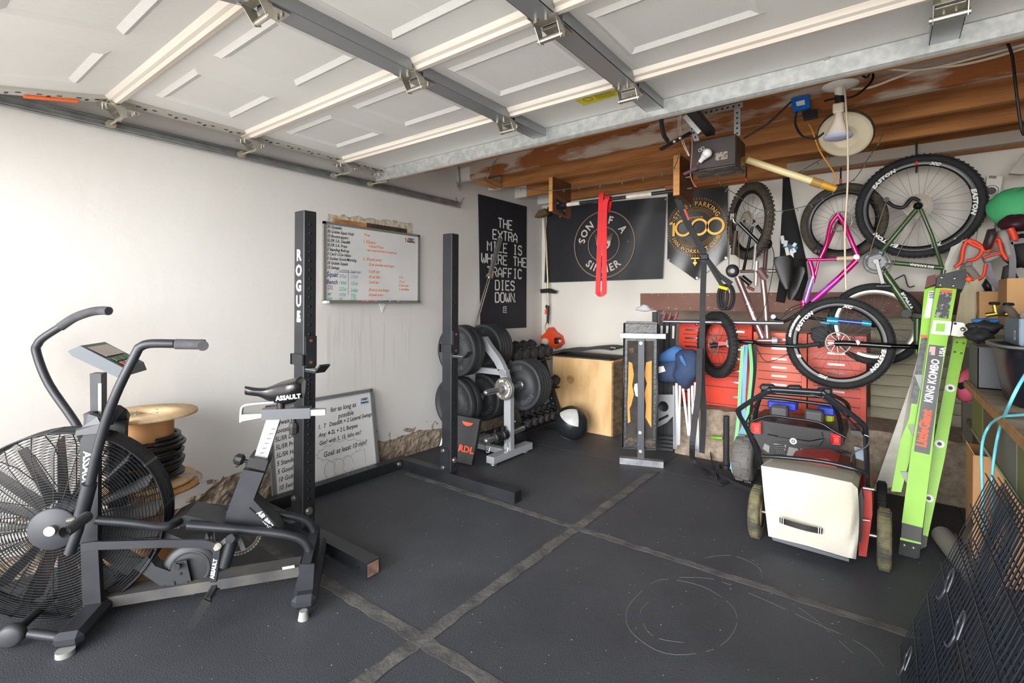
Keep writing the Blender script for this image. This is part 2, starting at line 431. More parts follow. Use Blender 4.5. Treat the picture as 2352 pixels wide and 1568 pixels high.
# rib and lip beyond the strut
# hinges
def hinge(x, y, roller=False, M=None):
    h = MB(M)
    h.prism([V((x - .012, y - .075, FD - .03)), V((x - .012, y + .01, FD - .045)), V((x - .012, y + .028, FD - .092)), V((x - .012, y + .005, FD - .10)), V((x - .012, y - .03, FD - .055))], (.0025, 0, 0))
    h.prism([V((x + .072, y - .05, FD - .03)), V((x + .072, y + .02, FD - .045)), V((x + .072, y + .03, FD - .088)), V((x + .072, y + .005, FD - .098)), V((x + .072, y - .02, FD - .055))], (.0025, 0, 0))
    h.bb((x - .012, y - .075, FD - .045), (x + .075, y + .0, FD - .041)); h.bb((x - .005, y + .01, FD - .052), (x + .07, y + .085, FD - .048))
    h.cyl((x - .02, y + .012, FD - .085), (x + .08, y + .012, FD - .085), .0105, n=12)
    for dx, dy in ((.012, -.055), (.05, -.05), (.02, .065), (.05, .065)): h.cyl((x + dx, y + dy, FD - .04), (x + dx, y + dy, FD - .062), .008, n=6)
    o = h.build('hinge', MATS['zinc'], dr)
    if roller:
        r_ = MB(M); r_.cyl((x - .15, y + .012, FD - .085), (x, y + .012, FD - .085), .006, n=8); r_.cyl((x - .145, y + .012, FD - .085), (x - .12, y + .012, FD - .085), .022, n=16)
        r_.build('roller', mat('roller', '#a79f8d', .4, .3), o)
for yh in seams[1:4]:
    for xh in (-1.65, -.96, .125, .625): hinge(xh, yh)
    hinge(DL + .0, yh, True)
hinge(DL, 2.40, True)
# orange tape strip and yellow warning label stuck to the door
M0 = secM(0)
MB(M0).bb((DL - .012, .43, FD - .02), (DL + .02, .62, FD - .0135)).build('orange_strip', mat('hi_orange', '#ff6a1c', .5), dr)
yl = MB(); c4 = PP([(1318, 229), (1418, 202), (1423, 219), (1341, 243)], z=FD - .0)
yl.prism([V((p.x, p.y, FD + .0005)) for p in c4], (0, 0, .002)); yo = yl.build('warning_label', mat('yellow_label', '#cfc400', .6), dr)
yt_ = MB(); x0 = sum(p.x for p in c4) / 4; y0 = sum(p.y for p in c4) / 4
yt_.lathe([(.024, 0), (.024, -.0008), (.020, -.0008), (.020, 0)], (x0 - .05, y0 - .01, FD), n=20)
for q in range(5): yt_.bb((x0 - .01, y0 - .04 + q * .014, FD - .0006), (x0 + .10 - (q % 2) * .02, y0 - .036 + q * .014, FD + .0003))
yt_.build('label_print', mat('label_ink', '#6f6a10', .6), yo)
# tracks along the left wall
def channel(a, b, x0, z0, w_=.05, h=.028, flip=1):
    m_ = MB(); t = .002
    m_.bb((x0, a, z0), (x0 + t, b, z0 + w_)); m_.bb((x0, a, z0), (x0 + h * flip, b, z0 + t)); m_.bb((x0, a, z0 + w_ - t), (x0 + h * flip, b, z0 + w_))
    m_.bb((x0 + (h - t) * flip, a, z0), (x0 + h * flip, b, z0 + .012)); return m_
zt = 2.222
tk = thing('door_track', 'grey galvanised roller track along the left wall beside the raised door', 'door track', (-3.2, 1.8, zt))
channel(.3, 3.44, -3.262, zt, .052, .035).build('rail', MATS['galv_dark'], tk)
an = MB(); an.bb((-3.27, .55, 2.265), (-3.22, 3.12, 2.268)); an.bb((-3.272, .55, 2.225), (-3.268, 3.12, 2.268)); an.build('wall_angle', MATS['galv_dark'], tk)
cv = MB(); cc = []
for q in range(9):
    a = math.radians(q * 10); cc.append(V((-3.24, .3 - .38 * math.sin(a), zt + .026 - .38 * (1 - math.cos(a)))))
cc.append(cc[-1] + V((0, -.02, -1.9)))
cv.tube(cc, .02, flat=(.035, .05, (0, 0, 1))); cv.build('curved_rail', MATS['galv_dark'], tk)
# perforated hanger triangle near the back end of the track
def punched(name, a, b, wd, parent, m='galv', up=(0, 1, 0), hole_r=.006, step=.03, th=.002, hl=None):
    """flat steel strap with dark round holes"""
    a = V(a); b = V(b); q = MB(); q.bar(a, b, wd, th, up); o = q.build(name, MATS[m], parent)
    x, y, z = frame(a, b, up); L = (b - a).length; hb = MB(); n = int(L / step)
    for i in range(n):
        c = a + z * (step * (i + .5)); hb.cyl(c - y * (th / 2 + .0004), c + y * (th / 2 + .0004), hole_r, n=8)
    hb.build('hole', MATS['black'], o, kind='stuff' if n > 100 else None); return o
hb_ = thing('track_hanger', 'punched steel hanger triangle holding the end of the left door track', 'bracket', (-3.15, 3.2, 2.25))
ha = P(1053, 385, y=3.455); hc = P(1056, 437, y=3.44); hd = P(1030, 388, y=3.455)
punched('hanger_strap', ha, hc, .035, hb_, up=(.6, 1, 0)); punched('hanger_strap', hd, hc, .03, hb_, up=(.6, 1, 0)); punched('hanger_strap', hd, ha, .03, hb_, up=(.6, 1, 0))
# ================================================================ fan exercise bike, lower left
bk_o = V((-2.50, .50, 0)); bk_d = V((.602, .798, 0)).normalized(); bk_w = V((-bk_d.y, bk_d.x, 0))
def BP(px, py, v): return P(px, py, pl=(bk_o + bk_w * v, bk_w))
def BL(pts, v): return [BP(a, b, v) for a, b in pts]
bike = thing('air_bike', 'black fan exercise bike with white seat lettering in the lower left foreground', 'exercise bike', (-2.45, .95, 0))
frm = mat('bike_frame', '#212328', .42, .15, col2='#2e3036', scale=6)
dust = mat('bike_grip', '#3c3d41', .8, col2='#4a4a4d', scale=20)
VC = .25
# floor stabilisers
def slab(a, b, w_, h, name, m=frm, bev=.012, parent=bike, up=(0, 0, 1)): return MB().bar(a, b, w_, h, up, bev).build(name, m, parent)
fa = P(150, 1476, z=.045); fb = fa + bk_w * .56; ra = P(697, 1388, z=.06); rb = ra + bk_w * .56
slab(fa, fb, .10, .06, 'front_foot', bev=.02)
slab(ra, rb, .10, .06, 'rear_foot', bev=.02)
mb = MB(); e = bk_d * .02
for q in (ra, rb): MB().cyl((q.x, q.y, 0), (q.x, q.y, .035), .022, .016).build('levelling_foot', mat('pale_rubber', '#8c8c8a', .6), bike)
for q in (fa, fb): MB().cyl((q.x, q.y, 0), (q.x, q.y, .02), .03).build('levelling_foot', mat('pale_rubber', ''), bike)
# transport wheels and their bracket
mb = MB(); wa = P(28, 1458, z=.05); wb = wa + bk_w * .5
mb.tube([wa, wb], .016); mb.tube([P(70, 1454, z=.05), P(142, 1464, z=.05)], .017)
q = P(70, 1454, z=.05) + bk_w * .48; mb.tube([q, P(142, 1464, z=.05) + bk_w * .48], .017)
mb.build('wheel_bracket', frm, bike)
for c in (wa, wb): MB().lathe([(0, -.02), (.03, -.02), (.042, -.012), (.042, .012), (.03, .02), (0, .02)], c, bk_w, 20).build('transport_wheel', mat('tw', '#35363a', .5), bike)
# main post in front of and behind the fan
fanc = BP(150, 1194, VC)
FR = .385
for sv, nm in ((VC - .115, 'near'), (VC + .115, 'far')):
    mb = MB(); a = BL([(190, 1396), (232, 1396), (224, 1240), (226, 1010), (231, 985), (200, 985), (184, 1010), (184, 1240)], VC - .115)
    a = [p + bk_w * (sv - (VC - .115)) for p in a]
    mb.prism(a, bk_w * .03); mb.build('post', frm, bike)
mb = MB(); c0 = BP(206, 1000, VC); top = BP(208, 972, VC)
hw = .036
pts = [BP(206, 992, VC - .115) + V((0, 0, -.01)), BP(208, 976, VC - .10), BP(208, 970, VC - .05), BP(208, 970, VC - .05) + bk_w * .1, BP(208, 976, VC - .10) + bk_w * .2, BP(206, 992, VC - .115) + bk_w * .24]
mb.tube(smooth_path(pts, 4), .03, flat=(.085, .03, bk_w)); mb.build('post_crown', frm, bike)
# lettering down the post
def letters(s, a, b, size, nrm, name, parent, m='white_ink', bold=.002, width=1, upv=None):
    a = V(a); b = V(b); x = (b - a).normalized(); n = V(nrm).normalized(); y = n.cross(x)
    k = text_mb(s, basis((a + b) / 2 + n * .0012, x, y, n), size, bold, width=width); return k.build(name, MATS[m] if isinstance(m, str) else m, parent)
pp = [c for c in bike.children if c.name.startswith('post')][0]
letters('ASSAULT', BP(200, 1035, VC - .116), BP(196, 1128, VC - .116), .038, -bk_w, 'lettering', pp, bold=.001, width=1.05)
# fan drum with cage
f_x = bk_d; f_y = V((0, 0, 1))
def ring(mb, c, r, t, n=72, k=4): mb.tube([c + f_x * r * math.cos(2 * PI * i / n) + f_y * r * math.sin(2 * PI * i / n) for i in range(n)], t, n=k, closed=True)
for s_ in (-1, 1):
    mb = MB(); d0 = .085
    for i in range(27):
        r = .095 + (FR - .10) * i / 26; off = d0 if r < .30 else d0 - (r - .30) * .45
        ring(mb, fanc + bk_w * s_ * off, r, .0016)
    for i in range(24):
        a = 2 * PI * i / 24; u = f_x * math.cos(a) + f_y * math.sin(a)
        mb.tube([fanc + bk_w * s_ * (d0 - .003) + u * .08, fanc + bk_w * s_ * (d0 - .003) + u * .30, fanc + bk_w * s_ * (d0 - .05) + u * FR], .0022, n=4)
    mb.build('fan_cage', mat('cage_wire', '#1d1f23', .35, .3), bike, kind=None)
    mb = MB(); mb.lathe([(0, .004), (.082, .004), (.086, 0), (.086, -.006), (0, -.006)], fanc + bk_w * s_ * (d0 + .002), bk_w * s_, 40); mb.build('hub_cover', mat('hub_grey', '#303238', .55), bike)
mb = MB()
for off in (-.055, -.045, -.035, -.025, -.012, 0, .012, .025, .035, .045, .055): ring(mb, fanc + bk_w * off, FR, .0032, 96, 5)
for i in range(12):
    a = 2 * PI * i / 12 + .1; u = f_x * math.cos(a) + f_y * math.sin(a); mb.bar(fanc + u * FR - bk_w * .06, fanc + u * FR + bk_w * .06, .012, .006, u)
mb.build('cage_rim', mat('cage_wire', ''), bike)
for i in range(16):
    a = 2 * PI * i / 16; u = f_x * math.cos(a) + f_y * math.sin(a); t = f_x * -math.sin(a) + f_y * math.cos(a)
    mb = MB(); mb.add([fanc + u * .09 - bk_w * .05, fanc + u * .09 + bk_w * .05 + t * .008, fanc + u * .35 + bk_w * .055 + t * .03, fanc + u * .35 - bk_w * .055], [(0, 1, 2, 3)])
    mb.add([fanc + u * .09 - bk_w * .05 + t * .002, fanc + u * .09 + bk_w * .05 + t * .010, fanc + u * .35 + bk_w * .055 + t * .032, fanc + u * .35 - bk_w * .055 + t * .002], [(3, 2, 1, 0)])
    mb.build('fan_blade', mat('blade_grey', '#8d9094', .35, .6), bike)
mb = MB(); mb.cyl(fanc - bk_w * .11, fanc + bk_w * .11, .02); mb.build('axle', MATS['zinc'], bike)
# moving handles
gr = .017
mb = MB(); v0 = -.02
main = [(312, 812), (263, 913), (226, 1026), (203, 1130), (186, 1185), (163, 1268)]
vs_ = [v0, v0, .01, .05, .06, .06]
mb.tube(smooth_path([BP(400, 789, v0), BP(345, 789, v0), BP(322, 797, v0)] + [BP(a, b, v) for (a, b), v in zip(main, vs_)], 5), .0175, n=12)
h = mb.build('handle', frm, bike)
mb = MB(); mb.tube([BP(403, 790, v0), BP(470, 791, v0 - .0)], .0205, n=14); mb.tube([BP(462, 790, v0 + .03), BP(466, 794, v0 - .05)], .0205, n=14); mb.build('grip', dust, h)
mb = MB(); mb.tube([BP(206, 1110, .045), BP(188, 1180, .06)], .026, n=12); mb.tube([BP(188, 1178, .06), BP(178, 1220, .06), BP(160, 1270, .06)], .02, n=8); mb.build('sleeve', frm, h)
mb = MB(); v1 = .52
mb.tube(smooth_path([BP(139, 750, v1), BP(100, 775, v1), BP(87, 790, v1), BP(84, 810, v1), BP(113, 883, v1 - .02), BP(184, 990, v1 - .05), BP(215, 1090, v1 - .07)], 5), .0175, n=12)
h2 = mb.build('handle', frm, bike)
mb = MB(); mb.tube(smooth_path([BP(138, 751, v1), BP(170, 730, v1), BP(205, 717, v1), BP(232, 713, v1), BP(250, 714, v1 - .02)], 4), .0205, n=14); mb.build('grip', dust, h2)
# foot pegs
mb = MB(); a = BP(200, 1186, .03); b = BP(150, 1222, -.10); mb.cyl(a, b, .021, n=20, cap=False); mb.cyl(a, b, .0175, n=20, cap=False); mb.cyl(a + (b - a) * .75, a + (b - a) * .76, .0175)
mb.build('foot_peg', dust, bike)
mb = MB(); b2 = fanc + bk_w * .32; mb.cyl(fanc + bk_w * .12, b2, .02); mb.build('foot_peg', dust, bike)
MB().cyl(BP(152, 1196, .04), BP(172, 1192, .05), .012).build('axle_bolt', MATS['zinc'], bike)
# console
mb = MB(); mb.prism(BL([(206, 858), (232, 858), (232, 985), (208, 985)], VC - .02), bk_w * .05); cp = mb.build('console_post', frm, bike)
mb = MB(); mb.prism(BL([(225, 880), (233, 880), (233, 960), (225, 960)], VC - .022), bk_w * .001); mb.build('post_label', mat('lbl_grey', '#8a8a88', .6), cp)
cd = (BP(268, 868, VC) - BP(166, 820, VC)); L = cd.length; cx_ = cd.normalized(); ca = BP(166, 818, VC - .10); cn = bk_w.cross(cx_)
if cn.z < 0: cn = -cn
mb = MB(); mb.prism([ca, ca + cx_ * L, ca + cx_ * (L + .02) + cn * .02, ca + cx_ * (L - .01) + cn * .045, ca + cn * .05, ca - cx_ * .025 + cn * .01], bk_w * .2); co = mb.build('console', mat('console_grey', '#4d535a', .5), bike)
mb = MB(); o_ = ca + cn * .0505 + bk_w * .02; mb.prism([o_ + cx_ * .02, o_ + cx_ * (L - .09), o_ + cx_ * (L - .09) + bk_w * .16, o_ + cx_ * .02 + bk_w * .16], cn * .0015); mb.build('screen', mat('lcd', '#a8988c', .3), co)
for i, c in enumerate(('#3f6a3c', '#b8503c', '#3f6a3c', '#c9c4b8', '#3f6a3c', '#222222')):
    mb = MB(); o2 = o_ + cx_ * (L - .075 + (i % 2) * .033) + bk_w * (.01 + (i // 2) * .05) - cn * .002; mb.prism([o2, o2 + cx_ * .026, o2 + cx_ * .026 + bk_w * .035, o2 + bk_w * .035], cn * .004); mb.build('button', mat('btn%d' % i, c, .5), co)
# frame tubes
mb = MB(); mb.tube(smooth_path([BP(222, 1193, VC - .15), BP(300, 1200, VC - .15), BP(370, 1209, VC - .14), BP(395, 1204, VC - .12), BP(420, 1192, VC - .05)], 5), .018, n=12)
mb.tube(smooth_path([BP(430, 1206, VC - .10), BP(540, 1215, VC - .10), BP(640, 1225, VC - .10), BP(690, 1238, VC - .10), BP(710, 1262, VC - .10), BP(713, 1300, VC - .10)], 6), .0185, n=12)
o3 = bk_w * .2; mb.tube(smooth_path([p + o3 for p in [BP(430, 1206, VC - .10), BP(540, 1215, VC - .10), BP(640, 1225, VC - .10), BP(690, 1238, VC - .10), BP(710, 1262, VC - .10), BP(713, 1300, VC - .10)]], 6), .0185, n=12)
mb.prism(BL([(385, 1200), (408, 1188), (425, 1183), (550, 1212), (540, 1222), (430, 1206), (400, 1212)], VC - .08), bk_w * .16)
mb.build('top_frame', frm, bike)
mb = MB(); mb.tube([BP(236, 1372, VC - .03), BP(690, 1300, VC - .03)], .02, flat=(.045, .10, bk_w)); mb.build('bottom_rail', mat('bike_frame_dusty', '#3a3b3f', .6, col2='#57544f', scale=7), bike)
mb = MB(); mb.prism(BL([(688, 1296), (722, 1296), (716, 1395), (680, 1385)], -.02), bk_w * .01); mb.prism(BL([(690, 1300), (714, 1292), (712, 1380), (690, 1380)], .02), bk_w * .4)
mb.build('rear_bracket', frm, bike)
mb = MB(); mb.prism(BL([(520, 1178), (558, 1078), (606, 1086), (582, 1148), (650, 1222), (636, 1227), (516, 1212)], VC - .05), bk_w * .1); sf = mb.build('seat_tube', frm, bike)
mb = MB(); mb.tube([BP(572, 1166, VC - .052), BP(606, 1196, VC - .052), BP(646, 1222, VC - .052)], .004); mb.build('weld', frm, sf)
letters('AIR BIKE', BP(592, 1174, VC - .052), BP(624, 1212, VC - .052), .034, -bk_w, 'lettering', sf, bold=.001, width=.74)
mb = MB(); mb.prism(BL([(572, 1050), (616, 1058), (608, 1082), (566, 1072)], VC - .06), bk_w * .12); mb.build('clamp', MATS['black'], bike)
mb = MB(); a = BP(572, 1060, VC); b = BP(556, 1056, VC); mb.cyl(a, b, .008); kd = (b - a).normalized(); mb.lathe([(0, 0), (.016, 0), (.026, .012), (.024, .035), (.014, .045), (0, .046)], b - kd * .01, kd, 10, False); mb.build('knob', MATS['black'], bike)
mb = MB(); mb.prism(BL([(612, 962), (643, 962), (612, 1058), (583, 1052)], VC - .025), bk_w * .05); sp = mb.build('seat_post', mat('satin', '#a9abae', .35, .6), bike)
mb = MB()
for i in range(7):
    c = BP(622 - i * 5.2 + 6, 985 + i * 11, VC - .0255); mb.bar(c - bk_d * .009, c + bk_d * .009, .0025, .001, bk_w)
mb.build('scale_mark', MATS['black'], sp)
# seat slide
mb = MB(); mb.prism(BL([(600, 941), (712, 937), (712, 961), (600, 965)], VC - .03), bk_w * .06); sl_ = mb.build('slide_rail', mat('slide_grey', '#5b5e63', .3, .6), bike)
MB().prism(BL([(712, 941), (747, 940), (747, 953), (712, 955)], VC - .02), bk_w * .04).build('slide_bar', mat('satin', ''), sl_)
mb = MB(); mb.prism(BL([(553, 952), (600, 950), (600, 959), (553, 968)], VC - .02), bk_w * .04)
mb.tube(smooth_path([BP(630, 922, VC), BP(580, 926, VC), BP(560, 931, VC), BP(555, 942, VC), BP(554, 968, VC)], 4), .01, flat=(.035, .008, (0, 0, 1))); mb.build('slide_bar', mat('satin', ''), sl_)
mb = MB(); mb.cyl(BP(674, 960, VC), BP(675, 972, VC), .012); mb.lathe([(0, 0), (.018, 0), (.024, .018), (.022, .05), (.012, .056), (0, .056)], BP(675, 970, VC), (0, 0, -1), 8, False); mb.build('slide_knob', MATS['black'], sl_)
# saddle
nose = BP(563, 895, VC); tail = BP(697, 900, VC); SL = (tail - nose).length
rows = []
for i in range(15):
    t = i / 14; c = nose + bk_d * SL * t
    wv = .024 + .075 * max(0, min(1, (t - .35) / .45)) ** 1.3; 
    if t > .93: wv *= .8
    if i == 0: wv = .012
    zt_ = .004 - .012 * math.sin(PI * min(1, t / .6)) + .034 * max(0, (t - .35) / .65) - (.02 if t > .97 else 0)
    dp = .026 + .072 * max(0, min(1, (t - .25) / .4)); 
    if t > .85: dp *= 1 - (t - .85) * 2.2
    ring_ = []
    for k in range(14):
        a = 2 * PI * k / 14; yv = math.cos(a) * wv; zz = math.sin(a)
        ring_.append(c + bk_w * yv + V((0, 0, zt_ + (zz * .014 if zz > 0 else zz * dp))))
    ring_.append(ring_[0]); rows.append(ring_)
mb = MB(); mb.grid(rows); mb.add(rows[0][:-1], [tuple(range(14))]); mb.add(rows[-1][:-1], [tuple(range(14))]); sd = mb.build('saddle', mat('saddle', '#17171a', .33, coat=.3), bike)
letters('ASSAULT', BP(640, 915, VC - .103), BP(684, 910, VC - .104), .028, -bk_w, 'lettering', sd, 'white_ink', .0012, .92)
MB().cyl(BP(645, 918, VC), BP(645, 944, VC), .018).build('saddle_clamp', MATS['black'], bike)
# linkage, crank, pedal, chain set
mb = MB(); mb.tube([BP(188, 1256, .05), BP(215, 1252, .05), BP(380, 1247, .05), BP(470, 1248, .05), BP(500, 1256, .05)], .02, flat=(.012, .032, (0, 0, 1))); mb.cyl(BP(498, 1257, .04), BP(498, 1257, .08), .022); mb.build('push_rod', frm, bike)
mb = MB(); mb.bar(BP(500, 1258, .03), BP(490, 1336, .03), .03, .014, bk_w, .004); cr = mb.build('crank', frm, bike)
letters('ASSAULT', BP(488, 1325, .022), BP(495, 1286, .022), .02, -bk_w, 'lettering', cr, bold=.001)
mb = MB(); mb.cyl(BP(500, 1255, .015), BP(500, 1255, .09), .014, n=8); mb.cyl(BP(497, 1258, .0), BP(497, 1258, .03), .012, n=6); mb.build('crank_bolt', MATS['zinc'], bike)
mb = MB(); pa = BP(497, 1342, 0); pb = BP(460, 1400, 0)
ax_ = (pb - pa).normalized(); n2 = ax_.cross(bk_w)
for o4 in (0, .09): mb.bar(pa - bk_w * (.02 + o4), pb - bk_w * (.02 + o4), .03, .01, bk_w)
for t in (0, .5, 1): c = pa + (pb - pa) * t; mb.bar(c - bk_w * .02, c - bk_w * .11, .018, .018)
for t in range(5): c = pa + (pb - pa) * t / 4; mb.cyl(c - bk_w * .02 + n2 * .015, c - bk_w * .02 + n2 * .022, .003, n=6)
mb.build('pedal', MATS['black'], bike)
mb = MB(); pa2 = pa + bk_w * .42 + V((0, 0, .22)) ; mb.box(pa2 + bk_d * .0, (.09, .09, .02)); mb.build('pedal', MATS['black'], bike)
mb = MB(); c = BP(544, 1221, VC + .04); R_ = .105
mb.lathe([(R_ - .012, -.003), (R_, -.003), (R_, .003), (R_ - .012, .003), (R_ - .012, -.003)], c, bk_w, 40)
for i in range(5):
    a = 2 * PI * i / 5; u = f_x * math.cos(a) + f_y * math.sin(a); mb.bar(c, c + u * (R_ - .01), .02, .006, bk_w)
cg = mb.build('chainring', MATS['steel'], bike)
mb = MB()
for i in range(46):
    a = 2 * PI * i / 46; u = f_x * math.cos(a) + f_y * math.sin(a); t = f_x * -math.sin(a) + f_y * math.cos(a); mb.bar(c + u * (R_ + .002) - t * .0055, c + u * (R_ + .002) + t * .0055, .007, .007, u)
mb.build('chain', mat('chain', '#8f8272', .4, .7), cg, kind='stuff')
mb = MB(); mb.cyl(BP(528, 1238, .05), BP(528, 1238, .4), .018); mb.cyl(BP(516, 1300, VC - .04), BP(534, 1240, VC - .04), .024); mb.build('crank_axle', frm, bike)
mb = MB(); dc = BP(438, 1303, VC - .02); mb.lathe([(0, -.018), (.075, -.018), (.10, -.012), (.112, 0), (.112, .02), (0, .02)], dc, bk_w, 40); mb.lathe([(.072, -.019), (.078, -.021), (.084, -.019)], dc, bk_w, 40); mb.build('pulley_cover', mat('case', '#2b2d31', .5), bike)
mb = MB(); mb.prism(BL([(398, 1292), (428, 1286), (446, 1366), (382, 1372), (384, 1330)], VC - .06), bk_w * .008)
for px_ in (397, 428): mb.bar(BP(px_, 1335, VC - .062), BP(px_ + 2, 1366, VC - .062), .016, .006, bk_w, .002)
for a, b in ((402, 1296), (426, 1290), (412, 1318), (386, 1352), (441, 1346)): mb.cyl(BP(a, b, VC - .06), BP(a, b, VC - .068), .006, n=6)
mb.cyl(BP(406, 1302, VC - .06), BP(406, 1302, VC - .09), .012, n=8)
mb.build('drive_plate', mat('case', ''), bike)
mb = MB(); mb.prism(BL([(308, 1305), (338, 1276), (356, 1300), (390, 1312), (386, 1350), (380, 1353)], VC - .05), bk_w * .06); mb.build('chain_guard', mat('case', ''), bike)
mb = MB(); mb.prism(BL([(366, 1230), (376, 1220), (424, 1240), (470, 1238), (474, 1222), (480, 1236), (470, 1244), (366, 1246)], VC - .02), bk_w * .05); mb.build('chain_guard', mat('case', ''), bike)
mb = MB(); lab = BL([(648, 1302), (676, 1297), (677, 1303), (649, 1308)], VC - .0535 - .03); mb.prism([p + V((0, 0, .0)) for p in lab], bk_w * -.001); mb.build('sticker', mat('sticker', '#b9b6b0', .6), bike)
# ================================================================ cable reels behind the bike
rx, ry = -3.0, .88
def flange(mb, z, r, t, c=(rx, ry), hole=.03):
    mb.lathe([(hole, 0), (r, 0), (r + .001, t * .5), (r, t), (hole, t), (hole, 0)], (c[0], c[1], z), (0, 0, 1), 48)
ply = mat('reel_ply', '#cfae82', .75, col2='#dbc09a', scale=6, stretch=(1, 6, 1))
core_m = mat('reel_core', '#c48e5c', .8, col2='#cc9866', scale=3)
reel = thing('cable_reel', 'wooden cable reel with black cable standing behind the exercise bike', 'cable reel', (rx, ry, .395))
mb = MB(); flange(mb, .745, .222, .014); mb.build('top_flange', ply, reel)
mb = MB(); flange(mb, .405, .215, .014); mb.build('bottom_flange', ply, reel)
MB().lathe([(.118, .419), (.118, .745)], (rx, ry, 0), n=40).build('core', core_m, reel)
for k in range(4): 
    a = 2 * PI * k / 4 + .5; MB().cyl((rx + math.cos(a) * .06, ry + math.sin(a) * .06, .759), (rx + math.cos(a) * .06, ry + math.sin(a) * .06, .763), .006, n=6).build('nail', MATS['zinc'], reel)
pts = []; R0 = random.Random(5)
for i in range(16 * 36):
    t = i / 36; lvl = t / 2 if t < 16 else 0
    r = .135 + .018 * (int(t * .5) % 2) + .008 * math.sin(i * .07); z = .635 - .0125 * t + .006 * math.sin(i * .11)
    a = 2 * PI * t; pts.append(V((rx + r * math.cos(a), ry + r * math.sin(a), max(.43, z))))
cb = MB().tube(pts, .0115, n=6).build('cable', mat('cable_black', '#1c1d21', .35), reel)
MB().tube(smooth_path([(rx + .12, ry + .1, .435), (rx + .16, ry + .14, .44), (rx + .2, ry + .17, .435), (rx + .215, ry + .175, .40), (rx + .21, ry + .17, .41)], 5), .007, flat=(.012, .006, (0, 0, 1))).build('tie_strap', mat('tie', '#8f97a6', .6), reel)
r2 = thing('cable_reel', 'empty wooden cable reel on the floor under the reel of black cable', 'cable reel', (rx, ry, 0))
mb = MB(); flange(mb, .378, .232, .016, (rx + .01, ry + .01)); mb.build('top_flange', mat('reel_ply2', '#b98a55', .75, col2='#c69a66', scale=6, stretch=(1, 5, 1)), r2)
mb = MB(); flange(mb, .0, .232, .016, (rx + .01, ry + .01)); mb.build('bottom_flange', MATS['reel_ply2'], r2)
MB().lathe([(.10, .016), (.10, .378)], (rx + .01, ry + .01, 0), n=32).build('core', core_m, r2)
o = MB().bar((-3.22, .62, .30), (-2.86, 1.16, .30), .05, .02, (0, 0, 1)).build('wooden_slat', mat('pink_slat', '#b79a8c', .8, col2='#a88877', scale=5)); o.location.z = .016; 
o.location = (-3.1, .62, .0); o.rotation_euler = (0, 0, 0)
bpy.data.objects.remove(o)

# ================================================================ whiteboards
def board(name, label, a, b, c, d, frame_m, parent_loc, fw=.018):
    """a,b,c,d: top-left, top-right, bottom-right, bottom-left corners"""
    t = thing(name, label, 'whiteboard', parent_loc)
    x = (b - a).normalized(); n = x.cross((a - d)).normalized(); y = n.cross(x)
    W = (b - a).length; H = (a - d).length; M = basis(d, x, y, n)
    MB(M).box((W / 2, H / 2, -.006), (W - .01, H - .01, .008)).build('panel', mat('board_white', '#dadbdb', .25, col2='#d2d3d4', scale=3, spec=.4), t)
    f = MB(M)
    for (c0, s0) in (((W / 2, fw / 2, 0), (W, fw, .018)), ((W / 2, H - fw / 2, 0), (W, fw, .018)), ((fw / 2, H / 2, 0), (fw, H, .018)), ((W - fw / 2, H / 2, 0), (fw, H, .018))): f.box(c0, s0)
    f.build('frame', frame_m, t); return t, M, W, H
A_ = V((LW + .012, 2.037, 1.912)); B_ = V((LW + .012, 2.965, 1.912)); C_ = V((LW + .012, 2.975, 1.318)); D_ = V((LW + .012, 2.037, 1.318))
wb, wM, wW, wH = board('whiteboard', 'whiteboard with orange and black workout notes hung on the left wall', A_, B_, C_, D_, mat('frame_grey', '#85857f', .4, .3), (LW + .01, 2.5, 1.318))
inks = {k: mat('ink_' + k, c, .6) for k, c in dict(black='#222226', orange='#e88b52', navy='#3b3e6d', teal='#86c0b0', green='#6fc3a0', grey='#8a8a98', blue='#9fb4c8').items()}
def note(t, M, W, H, s, u, v, size, ink, shear=.25, bold=.0006, width=.82, rot=0):
    m2 = M @ Matrix.Translation((u * W, v * H, .0)) @ Matrix.Rotation(rot, 4, 'Z')
    text_mb(s, m2, size, bold, .0006 - .0015, 'LEFT', width, shear).build('handwriting', inks[ink], t)
for i, s in enumerate(['30 Skywalks', '30 Goblet Squat Hold', '10 Bootstrappers', '5L/5R S.A. Deadlift', '5L/5R S.A. Press', '5 Standing Roll-up', '3 Cw/3 CCw Halos', '5 Goblet Good Morning', '10 Goblet Squats', '15 Swings']):
    note(wb, wM, wW, wH, s, .035, .94 - .056 * i, .031, 'black')
